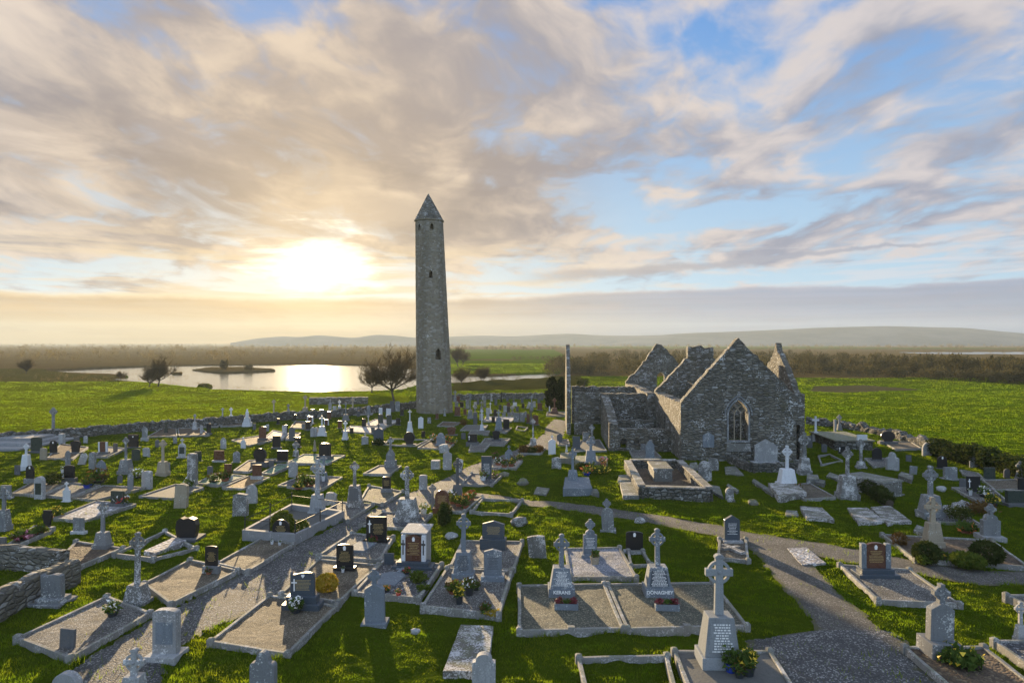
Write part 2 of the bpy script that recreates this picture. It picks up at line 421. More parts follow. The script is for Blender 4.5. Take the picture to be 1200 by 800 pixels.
# survey polygons (px of the 1200x800 survey picture, mapped to the ground plane)
LAKE = [(36, 434), (110, 430.5), (200, 427.3), (330, 426.3), (440, 427), (488, 431), (540, 438.2), (575, 439), (612, 437), (660, 435.2), (662, 437.2), (640, 441.6), (600, 444), (578, 443.5), (555, 447.5), (530, 450), (490, 452), (470, 456), (430, 457.6),
        (380, 458), (330, 457.3), (285, 456.2), (246, 455), (240, 453), (222, 452.8), (200, 450.5), (172, 447.5), (150, 445.8), (120, 443), (150, 440), (130, 437.5), (90, 436.5)]
ISLES = [[(224, 432), (245, 429.3), (280, 429), (320, 431.5), (324, 433.6), (300, 434.6), (262, 435.8), (238, 434)], [(200, 435.2), (214, 435), (214, 437), (200, 437)], [(232, 449.6), (247, 449), (249, 451.5), (231, 451.6)]]
FARWATER = [(1052, 412.4), (1215, 412.0), (1215, 414.4), (1100, 414.6)]
def gpoly(px): return [P(*p) for p in px]
LAKE_G, ISLES_G = gpoly(LAKE), [gpoly(i) for i in ISLES]
def blur_mask(r):
    c = np.pad(np.cumsum(np.cumsum(MASK, 0), 1), ((1, 0), (1, 0)))
    j0 = np.clip(np.arange(MNY) - r, 0, MNY); j1 = np.clip(np.arange(MNY) + r + 1, 0, MNY)
    i0 = np.clip(np.arange(MNX) - r, 0, MNX); i1 = np.clip(np.arange(MNX) + r + 1, 0, MNX)
    return (c[j1][:, i1] - c[j0][:, i1] - c[j1][:, i0] + c[j0][:, i0]) / ((2 * r + 1) ** 2)
TW = ((509.5 - 600) * 0.127, 101.6)        # tower centre

def zbase(x, y):
    """the lie of the land without turf"""
    z = 0.06 * (fbm(x / 9, y / 9, 3, 2) - .5) * 2
    z = z + 0.35 * np.exp(-((x - TW[0]) ** 2 + (y - TW[1]) ** 2) / 30.0)
    far = np.clip((y - 118) / 60, 0, 1)
    z = z + far * 0.9 * (fbm(x / 45, y / 45, 5, 3) - .5)
    # hummocks beyond the back wall
    hm = np.exp(-((x + 3) / 22.0) ** 2 - ((y - 178) / 26.0) ** 2)
    z = z + hm * 2.2 * np.maximum(0, fbm(x / 9, y / 14, 8, 3) - .36)
    return z
def zh1(x, y):
    return float(zbase(np.array([x]), np.array([y]))[0])

# ------------------------------------------------------------------ mesh building
class MB:
    def __init__(s): s.v = []; s.f = []
    def add(s, vs, fs):
        o = len(s.v); s.v += [tuple(v) for v in vs]; s.f += [tuple(i + o for i in f) for f in fs]; return s
    def box(s, x0, x1, y0, y1, z0, z1):
        return s.frust((x0, x1, y0, y1), (x0, x1, y0, y1), z0, z1)
    def frust(s, a, b, z0, z1):
        return s.add([(a[0], a[2], z0), (a[1], a[2], z0), (a[1], a[3], z0), (a[0], a[3], z0),
                      (b[0], b[2], z1), (b[1], b[2], z1), (b[1], b[3], z1), (b[0], b[3], z1)],
                     [(3, 2, 1, 0), (4, 5, 6, 7), (0, 1, 5, 4), (1, 2, 6, 5), (2, 3, 7, 6), (3, 0, 4, 7)])
    def prism(s, poly, y0, y1, holes=(), taper=0.0):
        """outline in (x, z) given thickness along y"""
        loops = [list(poly)] + [list(h) for h in holes]
        pts = [p for l in loops for p in l]
        tris = tessellate_polygon([[Vector((p[0], p[1], 0)) for p in l] for l in loops])
        n = len(pts)
        vs = [(p[0], y0, p[1]) for p in pts] + [(p[0], y1, p[1]) for p in pts]
        fs = [tuple(t) for t in tris] + [tuple(i + n for i in reversed(t)) for t in tris]
        o = 0
        for l in loops:
            k = len(l)
            fs += [(o + i, o + (i + 1) % k, n + o + (i + 1) % k, n + o + i) for i in range(k)]
            o += k
        return s.add(vs, fs)
    def ring(s, cx, cz, ro, ri, y0, y1, n=28):
        vs = []
        for i in range(n):
            a = 2 * math.pi * i / n
            c, d = math.cos(a), math.sin(a)
            vs += [(cx + ro * c, y0, cz + ro * d), (cx + ri * c, y0, cz + ri * d), (cx + ri * c, y1, cz + ri * d), (cx + ro * c, y1, cz + ro * d)]
        fs = []
        for i in range(n):
            j = (i + 1) % n
            for k in range(4):
                fs.append((4 * i + k, 4 * i + (k + 1) % 4, 4 * j + (k + 1) % 4, 4 * j + k))
        return s.add(vs, fs)
    def lathe(s, prof, n=12, cx=0, cy=0):
        vs = []
        for r, z in prof:
            vs += [(cx + r * math.cos(2 * math.pi * i / n), cy + r * math.sin(2 * math.pi * i / n), z) for i in range(n)]
        m = len(prof)
        fs = [(k * n + i, k * n + (i + 1) % n, (k + 1) * n + (i + 1) % n, (k + 1) * n + i) for k in range(m - 1) for i in range(n)]
        fs += [tuple(range(n - 1, -1, -1)), tuple((m - 1) * n + i for i in range(n))]
        return s.add(vs, fs)
    def tube(s, pts, rads, n=5, cap=True):
        o0 = len(s.v)
        vs = []
        pts = [Vector(p) for p in pts]
        for i, p in enumerate(pts):
            d = (pts[min(i + 1, len(pts) - 1)] - pts[max(i - 1, 0)]).normalized()
            a = d.cross(Vector((0.31, 0.17, 0.93)))
            if a.length < 1e-3: a = d.cross(Vector((1, 0, 0)))
            a.normalize(); b = d.cross(a)
            vs += [p + (a * math.cos(2 * math.pi * k / n) + b * math.sin(2 * math.pi * k / n)) * rads[i] for k in range(n)]
        fs = [(i * n + k, i * n + (k + 1) % n, (i + 1) * n + (k + 1) % n, (i + 1) * n + k) for i in range(len(pts) - 1) for k in range(n)]
        if cap: fs += [tuple(range(n - 1, -1, -1)), tuple((len(pts) - 1) * n + k for k in range(n))]
        return s.add(vs, fs)
    def leaves(s, c, r, n, size, shell=0.55, rg=rng, up=0.0, thin=0.7):
        for _ in range(n):
            while True:
                d = Vector((rg.uniform(-1, 1), rg.uniform(-1, 1), rg.uniform(-1, 1)))
                if 0.05 < d.length < 1: break
            d.normalize()
            k = shell + (1 - shell) * rg.random() ** 0.6
            p = Vector((c[0] + d.x * r[0] * k, c[1] + d.y * r[1] * k, c[2] + d.z * r[2] * k))
            a = Vector((rg.gauss(0, 1), rg.gauss(0, 1), rg.gauss(0, 1) + up)).normalized()
            b = a.cross(Vector((rg.gauss(0, 1), rg.gauss(0, 1), rg.gauss(0, 1)))).normalized()
            q = size * rg.uniform(0.6, 1.4)
            s.add([p - b * q * thin * .5, p + b * q * thin * .5, p + a * q], [(0, 1, 2)])
        return s
    def mesh(s, name, bevel=0.0, smooth=False):
        me = bpy.data.meshes.new(name)
        me.from_pydata(s.v, [], s.f)
        bm = bmesh.new(); bm.from_mesh(me)
        bmesh.ops.recalc_face_normals(bm, faces=bm.faces)
        if bevel > 0:
            es = [e for e in bm.edges if len(e.link_faces) == 2 and e.calc_face_angle(0) > 0.5]
            bmesh.ops.bevel(bm, geom=es, offset=bevel, segments=1, affect='EDGES', clamp_overlap=True)
        bm.to_mesh(me); bm.free()
        if smooth:
            for p in me.polygons: p.use_smooth = True
        return me
    def build(s, name, mat, parent=None, bevel=0.0, smooth=False, loc=(0, 0, 0)):
        me = s.mesh(name, bevel, smooth)
        o = bpy.data.objects.new(name, me)
        me.materials.append(MATS[mat]); C.objects.link(o)
        o.location = loc
        if parent: o.parent = parent
        return o
def raw(name, v, f, mat, parent=None, smooth=False):
    """fast path for big numpy meshes; v (n,3), f (m,k)"""
    me = bpy.data.meshes.new(name)
    v = np.asarray(v, np.float32); f = np.asarray(f, np.int32)
    k = f.shape[1]
    me.vertices.add(len(v)); me.vertices.foreach_set('co', v.ravel())
    me.loops.add(f.size); me.loops.foreach_set('vertex_index', f.ravel())
    me.polygons.add(len(f)); me.polygons.foreach_set('loop_start', np.arange(0, f.size, k, dtype=np.int32))
    me.update(calc_edges=True); me.validate()
    if smooth: me.polygons.foreach_set('use_smooth', np.ones(len(me.polygons), bool))
    me.materials.append(MATS[mat])
    o = bpy.data.objects.new(name, me); C.objects.link(o)
    if parent: o.parent = parent
    return o
def tag(o, label=None, cat=None, group=None, kind=None):
    if cat and not kind: kind = 'thing'
    for k, v in (('label', label), ('category', cat), ('group', group), ('kind', kind)):
        if v: o[k] = v
    return o
def thing(name, loc, rz=0.0, label=None, cat=None, group=None, tilt=(0, 0)):
    o = bpy.data.objects.new(name, None); C.objects.link(o)
    o.empty_display_size = 0.2
    o.location = loc; o.rotation_euler = (tilt[0], tilt[1], rz)
    return tag(o, label, cat, group)

AX = R(-3.5)            # the graves and the church share one axis
ITEMS = []              # everything whose label is written by the catalogue at the end
def note(o, px, py, phrase, label=None, lm=None):
    ITEMS.append(dict(o=o, px=px, py=py, phrase=phrase, label=label, lm=lm)); return o

# ------------------------------------------------------------------ outlines
def arc(cx, cz, r, a0, a1, n):
    return [(cx + r * math.cos(R(a0 + (a1 - a0) * i / n)), cz + r * math.sin(R(a0 + (a1 - a0) * i / n))) for i in range(n + 1)]
def outline(kind, W, H):
    w = W / 2
    if kind == 'round':
        h = min(w, H * .45); e = h / w
        return [(-w, 0), (w, 0)] + [(w * math.cos(t), H - h + h * math.sin(t)) for t in [math.pi * i / 12 for i in range(13)]]
    if kind == 'camber':
        h = .12 * W
        return [(-w, 0), (w, 0)] + [(w * math.cos(t), H - h + h * math.sin(t)) for t in [math.pi * i / 10 for i in range(11)]]
    if kind == 'gothic':
        h = min(.75 * W, .5 * H)
        right = [(w * (1 - (i / 6) ** 1.7), H - h + h * (1 - (1 - i / 6) ** 1.35) ** 1.0) for i in range(7)]
        return [(-w, 0), (w, 0)] + right + [(-x, z) for x, z in right[:-1][::-1]]
    if kind == 'gable':
        return [(-w, 0), (w, 0), (w, H - .3 * W), (0, H), (-w, H - .3 * W)]
    if kind == 'lowgable':
        return [(-w, 0), (w, 0), (w, H - .14 * W), (0, H), (-w, H - .14 * W)]
    if kind == 'shoulder':
        h = .26 * W; zs = H - h - .1 * W
        return [(-w, 0), (w, 0), (w, zs), (w * .68, zs + .02 * H), (w * .68, zs + .1 * W)] + [(w * .68 * math.cos(t), H - h + h * math.sin(t)) for t in [math.pi * i / 10 for i in range(11)]] + [(-w * .68, zs + .02 * H), (-w, zs)]
    if kind == 'trefoil':
        h = .5 * W; zs = H - h * 1.15
        return [(-w, 0), (w, 0), (w, zs)] + arc(w * .72, zs, w * .28, 0, 110, 4)[1:] + [(w * .5 * math.cos(t), zs + h * .45 + h * .7 * math.sin(t)) for t in [math.pi * i / 8 for i in range(9)]] + arc(-w * .72, zs, w * .28, 70, 180, 4)[:-1] + [(-w, zs)]
    if kind == 'flared':
        h = .2 * W
        top = [(w * math.cos(t) ** 1, H - h + h * math.sin(t)) for t in [math.pi * i / 10 for i in range(11)]]
        return [(-w * .72, 0), (w * .72, 0), (w * .78, H * .45), (w, H * .72)] + top + [(-w, H * .72), (-w * .78, H * .45)]
    if kind == 'disc':
        return [(-w * .62, 0), (w * .62, 0)] + [(w * math.cos(t), H * .52 + H * .48 * math.sin(t)) for t in [R(-50 + 280 * i / 20) for i in range(21)]]
    if kind == 'wave':
        return [(-w, 0), (w, 0), (w, H * .93)] + [(w - W * i / 10, H * (.95 + .05 * math.sin(i / 10 * 5.2))) for i in range(1, 10)] + [(-w, H * .99)]
    if kind == 'urn':
        return [(-w * .55, 0), (w * .55, 0), (w * .7, H * .35), (w, H * .6), (w, H * .78), (w * .8, H * .8), (w * .8, H), (-w * .8, H), (-w * .8, H * .8), (-w, H * .78), (-w, H * .6), (-w * .7, H * .35)]
    if kind == 'rough':
        rg = random.Random(int(W * 1000))
        return [(-w, 0), (w * .95, 0), (w, H * .6), (w * (.8 + rg.random() * .2), H * .92), (w * .3, H * (.95 + rg.random() * .05)), (-w * .4, H * .98), (-w * .93, H * (.85 + rg.random() * .12))]
    if kind == 'heart':
        return [(-w * .85, 0), (w * .85, 0), (w * .97, H * .3), (w, H * .62), (w * .8, H * .9), (w * .3, H), (-w * .25, H * .93), (-w * .5, H * 1.0), (-w * .9, H * .85), (-w, H * .5), (-w * .95, H * .25)]
    return [(-w, 0), (w, 0), (w, H), (-w, H)]

def script_rows(mb, x0, x1, z0, z1, y, rows, hgt, rg):
    """rows of worn, unreadable lettering: short raised strokes"""
    for i in range(rows):
        z = z1 - (z1 - z0) * (i + .5) / rows
        half = (x1 - x0) * .5 * rg.uniform(.55, 1.0); cx = (x0 + x1) / 2
        x = cx - half
        while x < cx + half:
            wd = hgt * rg.uniform(.7, 2.6)
            mb.box(x, min(x + wd, x1), y - .004, y + .01, z - hgt / 2, z + hgt / 2)
            x += wd + hgt * rg.uniform(.35, .9)
    return mb

def make_headstone(root, kind, W, H, mat, T=None, base=0.0, basemat=None, rg=rng, near=False, inset=None, letters=None, emblem=None, basew=1.35, step=False, sink=.2, rows=6, pillars=None):
    """slab (> inscription, panel), base"""
    T = T or max(.1, min(.2, W * .16))
    z0 = 0.0
    bv = .012 if near else 0.0
    if base > 0:
        bw = W * basew / 2; bd = T * 1.5
        b = MB().box(-bw, bw, -bd, bd, -sink, base)
        bo = b.build('base', basemat or mat, root, bv)
        if step:
            MB().box(-bw * 1.25, bw * 1.25, -bd * 1.5, bd * 1.5, -sink, base * .45).build('base', basemat or mat, root, bv)
        z0 = base - .002
    h = H - z0
    lo = -sink if base <= 0 else 0.0
    ol = [(x, z + z0) for x, z in outline(kind, W, h)]
    if lo < 0: ol = [(x, lo) if abs(z - z0) < 1e-6 else (x, z) for x, z in ol]
    if pillars:
        pw = W * .17
        ol = [(x * .66, z) for x, z in ol]
        slab = MB().prism(ol, -T * .4, T * .4).build('slab', mat, root, bv)
        for sgn in (-1, 1):
            p = MB().box(sgn * (W / 2 - pw / 2) - pw / 2, sgn * (W / 2 - pw / 2) + pw / 2, -T * .62, T * .62, z0 if base > 0 else -sink, z0 + h * .97).build('pillar', pillars, root, bv)
            if near:
                cx = sgn * (W / 2 - pw / 2)
                k = MB().box(cx - .03, cx + .03, -T * .62 - .008, -T * .6, z0 + h * .25, z0 + h * .8)
                k.box(cx - .09, cx - .031, -T * .62 - .008, -T * .6, z0 + h * .60, z0 + h * .68).box(cx + .031, cx + .09, -T * .62 - .008, -T * .6, z0 + h * .60, z0 + h * .68)
                if pillars != 'blue_stone': k.build('incised_cross', 'dark_lettering', p)
    else:
        slab = MB().prism(ol, -T / 2, T / 2).build('slab', mat, root, bv)
    fy = -T * (.4 if pillars else .5)
    if inset:
        MB().box(-W * .36, W * .36, fy - .012, fy + .02, z0 + h * .22, z0 + h * .72).build('panel', inset, slab)
        fy -= .012
    if letters:
        wl = W * (.26 if pillars else .36)
        x0 = -wl if emblem != 'cross' else -W * .18
        script_rows(MB(), x0, wl, z0 + h * .22, z0 + h * .70, fy, rows + 2, max(.014, h * .019), rg).build('lettering', letters, slab)
    if emblem == 'cross':
        m2 = MB(); cx = -W * .33
        m2.box(cx - .025, cx + .025, fy - .012, fy, z0 + h * .28, z0 + h * .84)
        m2.box(cx - .10, cx - .026, fy - .012, fy, z0 + h * .66, z0 + h * .70).box(cx + .026, cx + .10, fy - .012, fy, z0 + h * .66, z0 + h * .70)
        m2.ring(cx, z0 + h * .68, .075, .05, fy - .008, fy, 14)
        m2.build('carved_cross', 'white_lettering', slab)
    if emblem == 'badge':
        MB().prism([(-.05, 0), (.05, 0), (.07, .12), (.03, .2), (-.03, .2), (-.07, .12)], -.012, .0).build('emblem', 'white_lettering', slab, loc=(0, fy, z0 + h * .74))
    if emblem == 'heart':
        MB().prism([(0, 0), (.07, .09), (.06, .14), (.02, .15), (0, .12), (-.02, .15), (-.06, .14), (-.07, .09)], -.012, .0).build('emblem', 'white_lettering', slab, loc=(.03, fy, z0 + h * .76))
    return slab

def cross_mesh(W, H, sw, d, ringed=True, cap=True, ringr=.40):
    zc = H - .56 * W
    aw = sw * .44
    b = sw * .56; t = sw * .44
    am = b + (t - b) * zc / H
    m = MB()
    ol = [(-b, 0), (b, 0), (am, zc - aw), (W / 2, zc - aw * 1.06), (W / 2, zc + aw * 1.06), (am, zc + aw), (t * 1.02, H), (-t * 1.02, H), (-am, zc + aw), (-W / 2, zc + aw * 1.06), (-W / 2, zc - aw * 1.06), (-am, zc - aw)]
    m.prism(ol, -d / 2, d / 2)
    return m, zc, t
def make_cross(root, W, H, ph, pw, mat, ringed=True, near=False, pmat=None, step=True, sw=None, panel=None, letters=None, taper=.72, plf=.24, ringr=.43, wheel=False, sink=.2, boss=True):
    """plinth, pedestal (> panel, inscription), cross (> ring, cap, boss)"""
    pmat = pmat or mat
    bv = .014 if near else 0.0
    sw = sw or W * .29
    d = max(.12, sw * .72)
    z0 = 0.0
    if ph > 0:
        pd = pw * .8
        sh = ph * plf if step else 0
        if step:
            MB().box(-pw / 2, pw / 2, -pd / 2, pd / 2, -sink, sh).build('plinth', pmat, root, bv)
        a = pw * (.43 if step else .5); ad = pd * (.43 if step else .5)
        ped = MB().frust((-a, a, -ad, ad), (-a * taper, a * taper, -ad * taper, ad * taper), sh - .002 if step else -sink, ph).build('pedestal', pmat, root, bv)
        if panel or letters:
            m = MB(); k0, k1 = .12, .86
            def row(k, s): return (a * (1 - (1 - taper) * k)) * s, -ad * (1 - (1 - taper) * k)
            x0, y0 = row(k0, .8); x1, y1 = row(k1, .8)
            za, zb = sh + (ph - sh) * k0, sh + (ph - sh) * k1
            if panel:
                m.add([(-x0, y0 - .012, za), (x0, y0 - .012, za), (x1, y1 - .012, zb), (-x1, y1 - .012, zb), (-x0, y0 + .02, za), (x0, y0 + .02, za), (x1, y1 + .02, zb), (-x1, y1 + .02, zb)],
                      [(0, 1, 2, 3), (7, 6, 5, 4), (0, 4, 5, 1), (1, 5, 6, 2), (2, 6, 7, 3), (3, 7, 4, 0)])
                m.build('panel', panel, ped)
            if letters:
                rows = 11 if near else 5
                li = MB(); rg = random.Random(int(pw * 1e4))
                for i in range(rows):
                    k = k1 - (k1 - k0) * (i + .5) / rows
                    xx, yy = row(k, .72)
                    zz = sh + (ph - sh) * k
                    script_rows(li, -xx, xx, zz - .03, zz + .03, yy - (.016 if panel else .004), 1, (ph - sh) * .38 / rows, rg)
                li.build('lettering', letters, ped)
        z0 = ph
    h = H - z0 + (0 if ph > 0 else sink)
    zs = z0 - .002 if ph > 0 else -sink
    m, zc, t = cross_mesh(W, h, sw, d)
    cr = m.build('cross', mat, root, bv, loc=(0, 0, zs))
    if ringed:
        ro = W * ringr
        MB().ring(0, zc, ro, ro * (.74 if not wheel else .35), -d * .32, d * .32, 28 if near else 18).build('ring', mat, cr, bv * .6)
        if near and boss:
            bo = MB().lathe([(sw * .26, -.0), (sw * .2, .05), (.01, .06)], 12).build('boss', mat, cr)
            bo.rotation_euler = (R(90), 0, 0); bo.location = (0, -d / 2 + .004, zc)
    if near:
        MB().frust((-t * 1.3, t * 1.3, -d * .62, d * .62), (-t * 1.3, t * 1.3, -d * .62, d * .62), h - sw * .18, h + sw * .10).frust((-t * 1.26, t * 1.26, -d * .6, d * .6), (-t * .5, t * .5, -d * .6, d * .6), h + sw * .104, h + sw * .34).build('cap', mat, cr, .008)
    return cr

BEDS = []               # (ground polygon, bed height) of every kerbed plot
def seat_on_ground(px, py):
    """ground point under a pixel; on a kerbed plot the bed is higher than the turf"""
    x, y = P(px, py)
    for poly, bz in BEDS:
        if inpoly(np.array([x]), np.array([y + .05]), poly)[0]:
            x2, y2 = P(px, py, bz)
            return x2, y2, zh1(x2, y2) + bz - .02
    return x, y, zh1(x, y)

# ------------------------------------------------------------------ survey: paths (pairs of edge points, px)
PATHS = [
 ('gravel_lane', 'lane_gravel', [((60, 815), (190, 815)), ((90, 778), (190, 775)), ((148, 742), (234, 740)), ((203, 713), (303, 711)), ((246, 690), (338, 688)), ((284, 671), (362, 668)), ((320, 655), (380, 652)), ((346, 640), (402, 638)), ((386, 620), (420, 622)), ((408, 609), (440, 611)), ((441, 596), (462, 605)), ((474, 580), (502, 594)), ((503, 569), (524, 582)), ((524, 559), (545, 568)), ((545, 548), (562, 554)), ((572, 538), (588, 543)), ((600, 529), (613, 534)), ((625, 517), (645, 525)), ((638, 507), (660, 512)), ((640, 500), (663, 504)), ((650, 491), (663, 493))]),
 ('footpath', 'path_gravel', [((546, 577), (546, 584)), ((580, 579.5), (580, 586)), ((620, 586), (622, 592)), ((660, 588), (662, 596)), ((700, 593), (702, 603)), ((750, 600), (752, 610)), ((800, 608), (798, 619)), ((840, 615), (838, 627)), ((880, 624), (872, 638)), ((905, 629), (898, 648))]),
 ('footpath', 'path_gravel', [((893, 626), (882, 648)), ((960, 636), (955, 651)), ((1010, 645), (1000, 659)), ((1060, 655), (1050, 668)), ((1100, 662), (1090, 675)), ((1160, 668), (1150, 685)), ((1225, 670), (1225, 684))]),
 ('footpath', 'path_gravel', [((868, 634), (925, 636)), ((893, 655), (948, 660)), ((920, 690), (975, 690)), ((945, 715), (1003, 715)), ((962, 742), (1038, 742))]),
 ('gravel_apron', 'lane_gravel', [((958, 739), (1036, 739)), ((872, 750), (1056, 752)), ((880, 762), (1062, 764)), ((905, 776), (1078, 778)), ((932, 820), (1112, 820))]),
]

